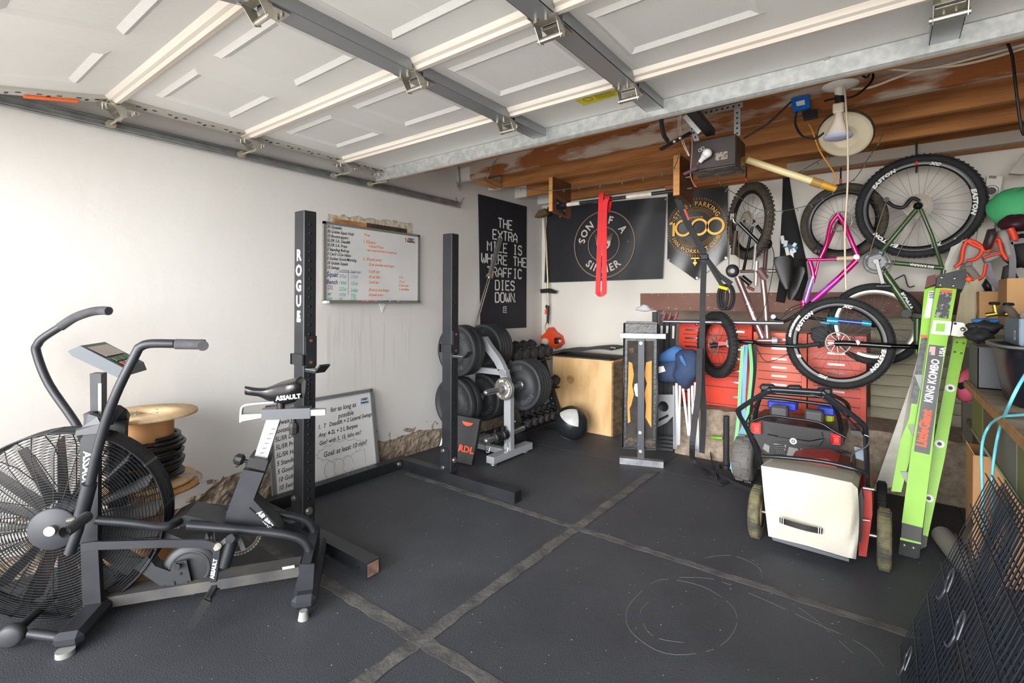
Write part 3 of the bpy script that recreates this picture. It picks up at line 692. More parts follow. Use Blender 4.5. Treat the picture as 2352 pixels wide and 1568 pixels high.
for s, u, v, z_, ink in [('W-up', .38, .90, .03, 'orange'), ('1. E2mom', .37, .81, .036, 'orange'), ('6 bench Press', .43, .755, .031, 'orange'), ('- slow lower all in time no push ups', .40, .70, .026, 'orange'), ('2.  20 push press', .37, .58, .032, 'orange'),
    ('20 alt shoulder wall lunges', .43, .51, .029, 'orange'), ('5 pull ups', .43, .42, .033, 'orange'), ('20 cal bike', .43, .345, .031, 'orange'), ('5 pull ups', .43, .275, .031, 'orange'), ('20 alt in rack lunges', .43, .17, .031, 'orange'), ('20 push press', .43, .105, .031, 'orange'),
    ('3: 3:', .76, .36, .03, 'orange'), ('15 cal', .76, .30, .03, 'orange'), ('5 low rows', .76, .245, .028, 'orange'), ('5 wall slides', .76, .19, .028, 'orange'),
    ('11/23/24', .14, .40, .03, 'grey'), ('Goals Jan', .25, .40, .03, 'grey'), ('Squat', .03, .35, .052, 'navy'), ('Bench', .03, .255, .046, 'navy'), ('DL', .04, .185, .046, 'grey'), ('205#', .14, .335, .038, 'blue'), ('235#', .25, .335, .038, 'blue'),
    ('140#', .14, .25, .038, 'teal'), ('155#', .25, .245, .038, 'teal'), ('225#', .14, .17, .038, 'teal'), ('240#', .25, .155, .038, 'green'), ('MP', .04, .105, .03, 'teal'), ('109#', .14, .10, .036, 'teal'), ('95#', .25, .095, .036, 'teal'), ('500', .04, .045, .03, 'teal'), ('7:4', .14, .045, .03, 'teal'), ('1:25', .25, .045, .036, 'teal')]:
    note(wb, wM, wW, wH, s, u, v, z_, ink)
g = MB(wM); g.box((.23 * wW, .25 * wH, -.0013), (.003, .3 * wH, .0008)); g.box((.20 * wW, .385 * wH, -.0013), (.2 * wW, .003, .0008)); g.build('ruled_line', inks['grey'], wb)
lg2 = MB(wM); lg2.box((.885 * wW, .90 * wH, -.001), (.10, .05, .001)); lo_ = lg2.build('logo_sticker', MATS['white'], wb)
text_mb('STREET', wM @ Matrix.Translation((.895 * wW, .918 * wH, .0003)), .026, .0012, .0005, width=.85, shear=.2).build('logo_lettering', MATS['black'], lo_)
text_mb('PARKING', wM @ Matrix.Translation((.895 * wW, .883 * wH, .0003)), .024, .0012, .0005, width=.85, shear=.2).build('logo_lettering', MATS['black'], lo_)
g = MB(wM); g.sphere((.835 * wW, .918 * wH, .0), .012, 10, 6, (1, 1, .1)); g.box((.835 * wW, .89 * wH, 0), (.01, .03, .001)); g.build('logo_key', mat('logo_orange', '#d88a2a', .6), lo_)
tr = MB(wM); tr.box((wW / 2, -.002, .025), (wW * .96, .006, .05)); tr.box((wW / 2, .004, .049), (wW * .96, .014, .003)); tr.build('marker_tray', MATS['frame_grey'], wb)
tc = MB(wM); tc.box((.01, .004, .027), (.03, .02, .055), bev=.004); tc.build('tray_cap', MATS['white'], wb)
for u, c1, nm in ((.40, 'orange', 'orange'), (.64, 'black', 'black')):
    t = thing('marker', '%s dry-erase marker lying in the whiteboard tray' % nm, 'marker', wM @ V((u * wW, .002, .03)), 'markers in the whiteboard tray')
    a = wM @ V((u * wW - .06, .008, .036)); b = wM @ V((u * wW + .02, .008, .036)); c = wM @ V((u * wW + .08, .008, .036))
    MB().cyl(a, a + (b - a) * .45, .0075, n=12).build('cap', inks[c1], t); MB().cyl(a + (b - a) * .45, c, .0068, n=12).build('barrel', MATS['white'], t); MB().cyl(a + (b - a) * .7, a + (b - a) * 1.5, .0071, n=12).build('band', mat('band_' + nm, '#e2603a' if nm == 'orange' else '#3c4664', .5), t)
pc = P(876, 700, x=LW + .002); tag(MB().prism([pc + V((0, a, b)) for a, b in ((-.03, .02), (.03, .03), (.035, -.005), (.005, -.06), (-.01, -.02))], (.004, 0, 0)).build('plaster_flake', MATS['white']), 'loose white flake of plaster hanging under the whiteboard', 'plaster flake')
# broken plaster with lath above the whiteboard
ht = MB(); rr_ = random.Random(9); top_ = [(y, 1.968 + (y - 2.08) * .05 + rr_.uniform(-.012, .012)) for y in [2.08 + i * .045 for i in range(19)]]
for (y0, z0), (y1, z1) in zip(top_[:-1], top_[1:]): ht.add([(LW + .003, y0, 1.88), (LW + .003, y1, 1.88), (LW + .003, y1, z1), (LW + .003, y0, z0), (LW - .001, y0, z0 + .008), (LW - .001, y1, z1 + .008)], [(0, 1, 2, 3), (3, 2, 5, 4)])
struct(ht.build('trim_7', mat('broken_plaster', '#a39784', .95, col2='#cdc4b4', scale=25, bump=1, bscale=40, detail=8)), 'strip of broken plaster above the whiteboard')
ht = MB(); ht.bb((LW + .002, 2.13, 1.89), (LW + .008, 2.42, 1.945)); struct(ht.build('trim_8', MATS['wood_beam']), 'bare brown wood inside the broken plaster')
ht = MB(); ht.bb((LW + .002, 2.42, 1.90), (LW + .007, 2.83, 1.95)); struct(ht.build('trim_9', mat('char', '#2c241e', .9, col2='#4a3a2c', scale=20)), 'dark bare wood inside the broken plaster')
# second whiteboard leaning on the wall
lp = V((-3.165, 0, .01)); ln = V((.63, 0, .10)).normalized()
a2 = P(612, 935, pl=(lp, ln)); b2 = P(859, 896, pl=(lp, ln)); c2 = P(868, 1075, pl=(lp, ln)); d2 = P(612, 1148, pl=(lp, ln))
zt_ = (a2.z + b2.z) / 2
def onp(y, s): # point on leaning plane at height fraction
    z = .01 + s; return V((-3.165 - (z - .01) * .10 / .63, y, z))
a2 = onp(1.62, .625); b2 = onp(2.462, .625); c2 = onp(2.462, 0); d2 = onp(1.62, 0)
w2, w2M, W2, H2 = board('whiteboard', 'whiteboard standing on the floor against the left wall behind the squat rack', a2, b2, c2, d2, mat('frame_dark', '#6f7073', .5, .1), (-3.18, 2.05, 0), .024)
for i, s in enumerate(['Skywalk hold', 'Bootstrap', '5L/5R Deadlift', '5L/5R Press', '5L/5R Halo', '5 Standing Roll-', '5 Good Mornings', '10 Goblet Squats', '10 Swings']):
    note(w2, w2M, W2, H2, s, .05, .80 - .083 * i, .042, 'black', rot=.03)
for s, u, v, z_ in [('for as long as', .55, .83, .05), ('possible', .62, .745, .05), ('1.  7   Deadlift + 2 Lateral Swings', .42, .665, .042), ('Any: 4-2L + 2 L Burpee', .42, .575, .042), ('Get? with 5, 15, 6ths etc!', .42, .485, .042), ('Goal: at least 10 min?', .45, .35, .052)]:
    note(w2, w2M, W2, H2, s, u, v, z_, 'black', rot=.03)
g = MB(w2M); cl = []
for i in range(61):
    a = 2 * PI * i / 60; cl.append((.62 * W2 + .23 * W2 * math.cos(a) + .008 * math.sin(a * 14), .36 * H2 + .10 * H2 * math.sin(a) + .008 * math.cos(a * 14), -.001))
g.tube(cl, .0012, n=4)
for u in (.50, .59, .68): g.tube([(u * W2 + .045 * math.cos(a * .3), .17 * H2 + .06 * math.sin(a * .3), -.001) for a in range(20)], .0011, n=4)
g.tube([(.76 * W2, .34 * H2, -.001), (.78 * W2, .28 * H2, -.001), (.86 * W2, .30 * H2, -.001), (.86 * W2, .13 * H2, -.001)], .0011, n=4)
g.build('drawing', inks['grey'], w2)
lg2 = MB(w2M); lg2.box((.90 * W2, .86 * H2, -.001), (.085, .055, .001)); lo_ = lg2.build('logo_sticker', mat('logo_blue', '#bcd3de', .5), w2)
text_mb('STREET', w2M @ Matrix.Translation((.905 * W2, .885 * H2, .0003)), .022, .001, .0005, width=.85, shear=.2).build('logo_lettering', MATS['black'], lo_)
text_mb('PARKING', w2M @ Matrix.Translation((.905 * W2, .845 * H2, .0003)), .02, .001, .0005, width=.85, shear=.2).build('logo_lettering', MATS['black'], lo_)

# ================================================================ squat rack
rk = thing('squat_rack', 'black steel squat rack with two punched uprights in front of the left wall', 'squat rack', (-2.6, 2.05, 0))
S = .076; s2 = .0762 / 2
legs_y = ((1.464, 1.54), (2.60, 2.676))
for k, (y0, y1) in enumerate(legs_y):
    mb = MB(); mb.bb((-3.14, y0, 0), (-1.975 if k == 0 else -1.945, y1, S)); leg = mb.build('base_leg', MATS['black_steel'], rk)
    x_ = -1.974 if k == 0 else -1.944
    e = MB(); e.bb((x_ - .001, y0 + .006, .006), (x_ + .001, y1 - .006, S - .006)); e.build('open_end', mat('rust', '#8a6a58', .8, col2='#5a4a44', scale=20) if k == 0 else MATS['black'], leg)
    hb2 = MB()
    for dx in (.06, .2): hb2.cyl((x_ - dx, y0 - .0006, .04), (x_ - dx, y0 + .001, .04), .006, n=10)
    hb2.build('hole', MATS['black'], leg)
mb = MB(); mb.bb((-3.14, 1.541, 0), (-3.066, 2.599, S)); cm = mb.build('cross_member', MATS['black_steel'], rk)
text_mb('ROGUE', basis(V((-3.102, 2.25, S + .0005)), V((0, 1, 0)), V((-1, 0, 0)), V((0, 0, 1))), .07, .002, .0004, width=1.1).build('lettering', MATS['grey_ink'], cm)
for k, (y0, y1) in enumerate(legs_y):
    x1 = -2.55 if k == 0 else -2.53; x0 = x1 - S * 1.3 if k == 0 else x1 - S * 1.25; yc = (y0 + y1) / 2 + .005
    mb = MB(); mb.box(((x0 + x1) / 2, yc, (S + 1.829) / 2), (x1 - x0, .076, 1.829 - S), bev=.004); up = mb.build('upright', MATS['black_steel'], rk)
    hb2 = MB(); z = .13
    while z < 1.8:
        hb2.lathe([(.0, .0004), (.0085, .0004), (.0085, -.001)], (x1, yc, z), (1, 0, 0), 12); hb2.lathe([(0, .0004), (.0085, .0004), (.0085, -.001)], ((x0 + x1) / 2, yc - .038, z), (0, -1, 0), 12) if False else None
        z += .0254 if .62 < z < .98 else .0508
    hb2.build('hole', MATS['black'], up)
    # gusset with bolts
    g = MB(); g.prism([V((x0 - .012, yc - .042, S)), V((x0 - .012, yc - .042, .26)), V((x0 + .045, yc - .042, .26)), V((x1 - .02, yc - .042, .24)), V((x1 + .0, yc - .042, S))], (0, .006, 0))
    g.bb((x0 - .014, yc - .04, S), (x0 - .001, yc + .04, .26)); go = g.build('gusset', MATS['black_steel'], rk)
    b = MB()
    for (xx, zz) in ((x0 + .02, .23), (x0 + .02, .105)): b.cyl((xx, yc - .042, zz), (xx, yc - .056, zz), .011, n=6); b.cyl((xx, yc - .042, zz), (xx, yc - .046, zz), .015, n=16)
    b.cyl((x1, yc + .0, .165), (x1 + .014, yc, .165), .016, n=6); b.cyl((x1, yc, .165), (x1 + .004, yc, .165), .022, n=20)
    b.build('bolt', MATS['zinc'], go)
    if k == 0:
        text_mb('\n'.join('ROGUE'), basis(V(((x0 + x1) / 2, yc - .0385, 1.41)), V((1, 0, 0)), V((0, 0, 1)), V((0, -1, 0))), .085, .003, .0005, width=.9).build('lettering', MATS['white_ink'], up)
        q = MB(); q.bb(((x0 + x1) / 2 - .02, yc - .0386, 1.215), ((x0 + x1) / 2 + .02, yc - .038, 1.232)); q.bb(((x0 + x1) / 2 - .008, yc - .0386, 1.245), ((x0 + x1) / 2 + .008, yc - .038, 1.26)); q.build('small_label', MATS['white_ink'], up)
    # j-hook
    zc = 1.075 if k == 0 else 1.055
    j = MB(); j.bb((x1, yc - .03, zc - .11), (x1 + .012, yc + .035, zc + .06)); j.bb((x1, yc - .03, zc - .135), (x1 + .10, yc + .03, zc - .123)); j.prism([V((x1 + .10, yc - .03, zc - .135)), V((x1 + .10, yc - .03, zc - .123)), V((x1 + .145, yc - .03, zc - .085)), V((x1 + .152, yc - .03, zc - .093))], (0, .06, 0))
    j.bb((x0 - .014, yc - .05, zc - .10), (x0 + .0 - .001, yc + .045, zc - .04)); j.bb((x0 - .014, yc - .05, zc - .10), (x1 + .012, yc - .039, zc - .04)); jo = j.build('bar_hook', MATS['black_steel'], rk)
    for zz in (zc + .035, zc - .085): MB().cyl((x1 + .012, yc + .0, zz), (x1 + .017, yc, zz), .008, n=10).build('rivet', mat('copper', '#b5714a', .4, .7), jo)
    MB().bb((x1 + .001, yc - .028, zc - .1225), (x1 + .10, yc + .028, zc - .118)).build('hook_liner', mat('liner', '#77797b', .6), jo)
b = MB(); b.cyl((-3.066, 2.575, .045), (-3.045, 2.575, .045), .014, n=6); b.cyl((-3.066, 2.575, .045), (-3.06, 2.575, .045), .019, n=16); b.build('bolt', MATS['zinc'], rk)

# ================================================================ plate tree and plates
tree = thing('plate_tree', 'silver weight plate tree with pegs standing by the left wall', 'plate rack', (-2.75, 3.33, 0))
sp_ = MATS['silver_paint']; TX, TY = -2.545, 3.34; BX = -3.02
mb = MB(); mb.bb((TX - .045, 3.08, .022), (TX + .035, 3.62, .078)); mb.build('foot_bar', sp_, tree)
mb = MB(); mb.bb((BX - .04, 3.10, .022), (BX + .04, 3.60, .078)); mb.build('foot_bar', sp_, tree)
mb = MB(); mb.bb((BX + .04, TY - .03, .03), (TX - .045, TY + .03, .075)); mb.build('base_rail', sp_, tree)
def post(px_list, name):
    mb = MB(); mb.tube(smooth_path(px_list, 5), .03, flat=(.075, .055, (1, 0, .0))); mb.build(name, sp_, tree)
mb = MB(); mb.tube(smooth_path([(TX - .01, TY, .075), (TX - .015, TY, .35), (TX - .02, TY, .56), (TX - .06, TY, .70), (TX - .13, TY, .82), (TX - .24, TY, .93), (TX - .30, TY, 1.0)], 6), .03, flat=(.05, .07, (1, 0, .3))); mb.build('post', sp_, tree)
mb = MB(); mb.tube(smooth_path([(BX + .01, TY, .075), (BX + .015, TY, .5), (BX + .03, TY, .75), (BX + .10, TY, .90), (BX + .17, TY, 1.0)], 6), .03, flat=(.05, .07, (1, 0, -.3))); mb.build('post', sp_, tree)
mb = MB(); mb.bb((BX + .02, TY - .025, .70), (TX - .03, TY + .025, .75)); mb.build('cross_rail', sp_, tree)
for z in (.022, ):
    for x in (TX - .005, BX):
        for y in (3.12, 3.56): MB().lathe([(0, 0), (.028, 0), (.03, .008), (.014, .014), (.012, .022), (0, .022)], (x, y, 0), n=16).build('levelling_foot', MATS['zinc'], tree)
pegs = [(BX + .03, .90, .26, .34), (BX + .01, .44, .26, .34), (TX - .015, .60, .30, .36), (TX - .01, .215, .30, .2)]
for x, z, l0, l1 in pegs:
    mb = MB(); mb.cyl((x, TY - l0, z), (x, TY + l1, z), .0245, n=20); mb.sphere((x, TY - l0, z), .0245, 16, 8); mb.build('peg', MATS['steel'], tree)
def make_plate(r=.225, th=.055, nm='ROGUE', metal=False):
    """plate lying with its axis on y, front face towards -y, centre at origin"""
    root = thing('weight_plate', 'plate', 'weight plate', (0, 0, 0))
    rr = r
    prof = [(.026, -th / 2 + .002), (r * .2, -th / 2 + .002), (r * .215, -th / 2 - .0), (r * .5, -th / 2), (r * .52, -th / 2 + .008), (r * .84, -th / 2 + .008), (r * .86, -th / 2), (r - .008, -th / 2), (r, -th / 2 + .008), (r, th / 2 - .008), (r - .008, th / 2), (r * .86, th / 2), (r * .84, th / 2 - .008), (r * .52, th / 2 - .008), (.026, th / 2), (.026, -th / 2 + .002)]
    MB().lathe(prof, (0, 0, 0), (0, 1, 0), 56).build('disc', MATS['plate_rubber'] if not metal else mat('iron', '#6f6d68', .5, .3, col2='#7d7a74', scale=20), root)
    MB().lathe([(.0255, -th / 2 - .001), (.036, -th / 2 - .001), (.038, -th / 2 + .002), (.038, th / 2), (.0255, th / 2 + .001)], (0, 0, 0), (0, 1, 0), 28).build('hub', MATS['steel'], root)
    k = MB()
    def wrp(rad, a0):
        def f(p):
            a = a0 - p.x / rad; q = rad + p.y; return V((q * math.cos(a), q * math.sin(a), p.z))
        return f
    Mx = basis(V((0, -th / 2 + (.0075 if not metal else -.0), 0)), V((1, 0, 0)), V((0, 0, 1)), V((0, -1, 0)))
    if not metal:
        text_mb(nm, Mx, r * .22, .001, .0008, mb=k, warp=wrp(r * .68, math.radians(-100)), width=1.1, space=1.25); text_mb('ECHO', Mx, r * .22, .001, .0008, mb=k, warp=wrp(r * .68, math.radians(80)), space=1.25)
        text_mb('45 LB', Mx, r * .12, .0005, .0008, mb=k, warp=wrp(r * .68, 0)); k.build('raised_lettering', mat('plate_letter', '#4c5159', .45), root)
    else:
        text_mb('FIVE', Mx, r * .26, .001, .001, mb=k, warp=wrp(r * .7, math.radians(120))); text_mb('5 LB', Mx, r * .26, .001, .001, mb=k, warp=wrp(r * .7, math.radians(60))); text_mb('POUNDS', Mx, r * .24, .001, .001, mb=k, warp=wrp(r * .7, math.radians(-10))); text_mb('5 LB', Mx, r * .26, .001, .001, mb=k, warp=wrp(r * .7, math.radians(-110))); k.build('raised_lettering', MATS['white_ink'], root)
    return root
thk = make_plate(.225, .07); thin = make_plate(.22, .036); five = make_plate(.095, .02, metal=True)
fm = {'k': [thk, 0, .07], 'n': [thin, 0, .036], 'f': [five, 0, .02]}
def put(kind, x, y, z, rz, label, grp):
    src = fm[kind]
    if src[1] == 0: src[1] = 1; r = src[0]; r.location = (x, y, z); r.rotation_euler = (0, rz, 0); r['label'] = label; r['group'] = grp; return r
    return dup(src[0], (x, y, z), (0, rz, 0), label, grp)
GP = 'black rubber bumper plates on the tree'
def stack(kind, x, z, y0, n, sgn, where):
    T = fm[kind][2]; drop = -.0
    words = ['outermost', 'second', 'third', 'fourth', 'fifth', 'sixth']
    for i in range(n):
        put(kind, x, y0 + sgn * (T + .002) * i, z, .6 * i, 'black weight plate %s, %s' % (where, ('%s from outside' % words[i]) if i else 'outermost'), GP)
stack('k', BX + .03, .90, 3.165, 2, 1, 'on the upper peg facing the doorway')
stack('n', BX + .03, .90, 3.66, 5, -1, 'on the upper peg facing the back wall')
stack('k', BX + .01, .44, 3.155, 2, 1, 'on the lower wall-side peg towards the doorway')
stack('n', BX + .01, .44, 3.66, 5, -1, 'on the lower wall-side peg towards the back')
stack('n', TX - .015, .60, 3.66, 5, -1, 'on the middle room-side peg')
for i in range(2): put('f', TX - .015, 3.285 - .022 * i + .0, .60, .3 * i, 'small grey iron five pound plate, %s on the short peg' % ('inner one' if i == 0 else 'outer one with white lettering'), 'small iron plates')
# collars and clips on the lowest peg
for y, lab in ((3.26, 'black bar collar on the lowest peg, next to the post'), (3.16, 'black bar collar on the lowest peg, nearest its tip')):
    t = thing('bar_collar', lab, 'collar', (TX - .01, y, .215), 'collars on the lowest peg')
    MB().lathe([(.025, -.03), (.042, -.03), (.045, -.02), (.045, .02), (.042, .03), (.025, .03), (.025, -.03)], (TX - .01, y, .215), (0, 1, 0), 20).build('ring', MATS['black'], t)
    MB().box((TX - .01, y, .27), (.02, .045, .035), bev=.004).build('lever', MATS['black'], t)
for i, (x, z) in enumerate(((TX - .05, .15), (TX + .03, .13))):
    mb = MB(); a = V((x, 3.10 + i * .14, z)); mb.tube([a + V((0, 0, .06)), a + V((-.02, -.01, 0)), a + V((-.015, 0, -.05)), a + V((.012, 0, -.05)), a + V((.02, .01, 0)), a + V((0, 0, .06))], .003, n=6)
    tag(mb.build('spring_clip', MATS['chrome']), 'chrome wire spring clip hanging under the lowest peg, %s' % ('towards the doorway' if i == 0 else 'beside the post'), 'clip', 'spring clips')
# barbell leaning in the wall corner
bb0, bb1 = V((-3.235, 3.20, .01)), P(1149, 548, x=-3.19); bd = (bb1 - bb0).normalized()
bar = thing('barbell', 'chrome barbell standing on end against the left wall behind the plates', 'barbell', bb0)
MB().cyl(bb0 + bd * .415, bb1 - bd * .415, .014).build('shaft', MATS['chrome'], bar)
for a, b in ((bb0, bb0 + bd * .415), (bb1 - bd * .415, bb1)): MB().cyl(a, b, .025, n=20).build('sleeve', MATS['steel'], bar)
for c in (bb0 + bd * .43, bb1 - bd * .43): MB().cyl(c - bd * .015, c + bd * .015, .037, n=20).build('collar', mat('brassy', '#b3a37c', .3, .8), bar)
# black pad with orange print leaning on the tree
pd_ = thing('sit_up_pad', 'black wedge pad with orange print leaning behind the far upright', 'exercise pad', (-2.66, 2.98, 0))
pa_ = [(1046, 1062), (1048, 950), (1106, 965), (1086, 1070)]
pn = V((.55, -1, .22)).normalized(); pp0 = V((-2.66, 3.0, .02))
q = [P(a, b, pl=(pp0, pn)) for a, b in [(1040, 1058), (1043, 952), (1102, 963), (1083, 1068)]]
low = min(p.z for p in q)
rows = []
for i in range(9):
    t = i / 8; a = q[0].lerp(q[1], t); b = q[3].lerp(q[2], t); bul = math.sin(t * PI) * .012
    rows.append([a - pn * bul, b - pn * bul])
mb = MB(); mb.grid(rows, True, -pn * .045 + V((0, .02, 0))); po = mb.build('pad', mat('pad_black', '#2c2c2e', .6), pd_)
xa = (q[3] - q[0]).normalized(); ya = pn.cross(xa)
text_mb('RDL', basis(q[0].lerp(q[1], .30).lerp(q[3].lerp(q[2], .30), .62) + pn * .0005, xa, ya, pn), .07, .003, .001).build('print', MATS['orange'], po)
mb = MB(); c = q[0].lerp(q[1], .86).lerp(q[3].lerp(q[2], .86), .55) + pn * .001; mb.prism([c + xa * a + ya * b for a, b in ((-.05, .012), (.05, .012), (.03, -.012), (.0, -.02), (-.03, -.012))], pn * .001); mb.build('print', MATS['orange'], po)

# ================================================================ dumbbell rack and dumbbells
dr_ = thing('dumbbell_rack', 'black three-tier dumbbell rack along the left wall near the corner', 'dumbbell rack', (-3.0, 4.15, 0))
for y in (3.72, 4.42):
    mb = MB(); mb.prism([V((-2.66, y, 0)), V((-2.74, y, 0)), V((-3.05, y, .82)), V((-2.98, y, .84))], (0, .05, 0)); uo = mb.build('side_frame', MATS['black_steel'], dr_)
    mb = MB(); mb.bb((-3.2, y, 0), (-2.62, y + .05, .04)); mb.build('base_foot', MATS['black_steel'], dr_)
    hb2 = MB()
    for i in range(10):
        t = .25 + i * .065; a = V((-2.70, y - .001, 0)).lerp(V((-3.015, y - .001, .83)), t); hb2.cyl(a, a + V((0, .001, 0)) - V((0, .002, 0)), .006, n=8)
    hb2.build('hole', MATS['white_ink'], uo)
tiers = [(-2.98, .765), (-2.86, .475), (-2.77, .165)]
for x, z in tiers:
    for dx, dz in ((-.075, .012), (.075, -.022)): MB().bb((x + dx - .025, 3.70, z + dz - .03), (x + dx + .025, 4.49, z + dz - .02)).build('shelf_rail', MATS['black_steel'], dr_)
def make_db(r=.062, hl=.075, gl=.13):
    root = thing('dumbbell', 'd', 'dumbbell', (0, 0, 0))
    MB().cyl((-gl / 2, 0, 0), (gl / 2, 0, 0), .0145, n=14).build('handle', MATS['chrome'], root)
    for s in (-1, 1):
        m_ = MB(); a = s * gl / 2; b = s * (gl / 2 + hl)
        vs = [];
        for (xx, q_) in ((a, r * .8), (a + s * .012, r), (b - s * .014, r), (b, r * .78)):
            for i in range(6): vs.append((xx, q_ * math.cos(PI / 3 * i + .52), q_ * math.sin(PI / 3 * i + .52)))
        m_.add(vs, [(k * 6 + i, k * 6 + (i + 1) % 6, k * 6 + 6 + (i + 1) % 6, k * 6 + 6 + i) for k in range(3) for i in range(6)] + [tuple(range(6)), tuple(range(18, 24))]); m_.build('head', MATS['dumbbell_rubber'], root)
    return root
dbs = {'L': make_db(.066, .085), 'M': make_db(.058, .07), 'S': make_db(.043, .05)}
first = {k: True for k in dbs}
def put_db(k, x, y, z, lab):
    r = dbs[k]; rot = (0, .22, 0)
    if first[k]: first[k] = False; r.location = (x, y, z); r.rotation_euler = rot; r['label'] = lab; r['group'] = 'hex dumbbells'
    else: dup(r, (x, y, z), rot, lab, 'hex dumbbells')
ordn = ['nearest the plate tree', 'second from the plate tree', 'third from the plate tree', 'fourth from the plate tree', 'fifth from the plate tree', 'sixth from the plate tree', 'seventh from the plate tree', 'last before the corner']
for i in range(5): put_db('L', -2.98, 3.86 + i * .138, .832, 'large black hex dumbbell on the top tier, ' + (ordn[i] if i < 4 else ordn[7]))
for i in range(4): put_db('M', -2.86, 3.98 + i * .14, .532, 'black hex dumbbell on the middle tier, ' + (ordn[i] if i < 3 else ordn[7]))
for i in range(7): put_db('S', -2.77, 3.80 + i * .105, .205, 'small hex dumbbell on the bottom tier, ' + (ordn[i] if i < 6 else ordn[7]))
# ================================================================ flags and banner
def strokes(s, h, w_, t):
    """square-cut block lettering drawn as strokes on a 4 x 6 grid; returns list of (points)"""
    G = {'T': [[(0, 6), (4, 6)], [(2, 6), (2, 0)]], 'H': [[(0, 6), (0, 0)], [(4, 6), (4, 0)], [(0, 3), (4, 3)]], 'E': [[(4, 6), (0, 6), (0, 0), (4, 0)], [(0, 3), (3, 3)]],
         'X': [[(0, 6), (0, 5), (4, 1), (4, 0)], [(4, 6), (4, 5), (0, 1), (0, 0)]], 'R': [[(0, 0), (0, 6), (3, 6), (4, 5), (4, 4), (3, 3), (0, 3)], [(2.4, 3), (4, 0)]], 'A': [[(0, 0), (0, 4), (2, 6), (4, 4), (4, 0)], [(0, 2), (4, 2)]],
         'M': [[(0, 0), (0, 6), (2, 3.5), (4, 6), (4, 0)]], 'I': [[(1, 6), (3, 6)], [(2, 6), (2, 0)], [(1, 0), (3, 0)]], 'L': [[(0, 6), (0, 0), (4, 0)]], 'S': [[(4, 5), (3, 6), (1, 6), (0, 5), (0, 4), (4, 2.4), (4, 1), (3, 0), (1, 0), (0, 1)]],
         'W': [[(0, 6), (0, 1), (1, 0), (2, 3), (3, 0), (4, 1), (4, 6)]], 'F': [[(4, 6), (0, 6), (0, 0)], [(0, 3), (3, 3)]], 'C': [[(4, 5), (3, 6), (1, 6), (0, 5), (0, 1), (1, 0), (3, 0), (4, 1)]],
         'D': [[(0, 0), (0, 6), (3, 6), (4, 5), (4, 1), (3, 0), (0, 0)]], 'O': [[(1, 0), (0, 1), (0, 5), (1, 6), (3, 6), (4, 5), (4, 1), (3, 0), (1, 0)]], 'N': [[(0, 0), (0, 6), (4, 0), (4, 6)]], '.': [[(0, 0), (0, .9)]], ' ': []}
    adv = w_ * 1.38; out = []; tot = len(s) * adv - (adv - w_)
    for i, ch in enumerate(s):
        for pl_ in G[ch]: out.append([(-tot / 2 + i * adv + p[0] / 4 * w_, (p[1] / 6 - .5) * h) for p in pl_])
    return out
def cloth(a, b, c, d, n, amp, nx=28, ny=28, seed=1, extra=None):
    """hanging cloth; corners a top-left, b top-right, c bottom-right, d bottom-left, n outward normal"""
    rn = random.Random(seed); ph = [rn.uniform(0, 6) for _ in range(6)]; rows = []
    for j in range(ny + 1):
        v = j / ny; r_ = []
        for i in range(nx + 1):
            u = i / nx; p = (a.lerp(b, u)).lerp(d.lerp(c, u), v)
            w_ = amp * (math.sin(u * 9 + ph[0] + v * 3) + .6 * math.sin(u * 17 + v * 5 + ph[1]) + .5 * math.sin(v * 8 + ph[2]) + 2) * (.3 + .7 * v)
            if extra: w_ += extra(u, v)
            r_.append(p + n * (.006 + w_ * .35))
        rows.append(r_)
    return rows
# 1: tall flag on the left wall
a, b, c, d = V((LW, 3.755, 2.415)), V((LW, 4.60, 2.42)), V((LW, 4.60, 1.037)), V((LW, 3.80, 1.045))
fk = mat('flag_black', '#1b1c24', .7, col2='#20212a', scale=3)
flag = thing('flag', 'tall narrow black flag with white block lettering hung on the left wall', 'flag', (LW + .01, 4.18, 1.04))
MB().grid(cloth(a, b, c, d, V((1, 0, 0)), .0025), True, (-.0015, 0, 0)).build('cloth', fk, flag)
k = MB(); fy = 4.195; fx = LW + .0135
for s, py_ in (('THE', 513), ('EXTRA', 541), ('MILE IS', 569), ('WHERE THE', 597), ('TRAFFIC', 626), ('DIES', 655), ('DOWN', 683)):
    zc = P(1152, py_, x=LW + .01).z
    for st_ in strokes(s, .098, .062, 0): k.tube([V((fx, fy + p[0] * 1.04, zc + p[1])) for p in st_], .008, flat=(.016, .0012, (1, 0, 0)))
zc = P(1152, 683, x=LW + .01).z
k.tube([V((fx, fy + .185, zc - .05)), V((fx, fy + .185, zc - .035))], .01, flat=(.013, .001, (1, 0, 0)))
k.build('lettering', MATS['white_ink'], flag)
k = MB(); ez = P(1152, 711, x=LW + .01).z
for st_ in ([(-.03, .03), (.03, .03)], [(-.03, .03), (-.03, -.03), (.03, -.03)], [(-.01, .01), (.02, .012), (.022, -.01), (-.01, -.012)]): k.tube([V((fx, fy + p[0], ez + p[1])) for p in st_], .004, flat=(.008, .001, (1, 0, 0)))
k.build('emblem', MATS['white_ink'], flag)
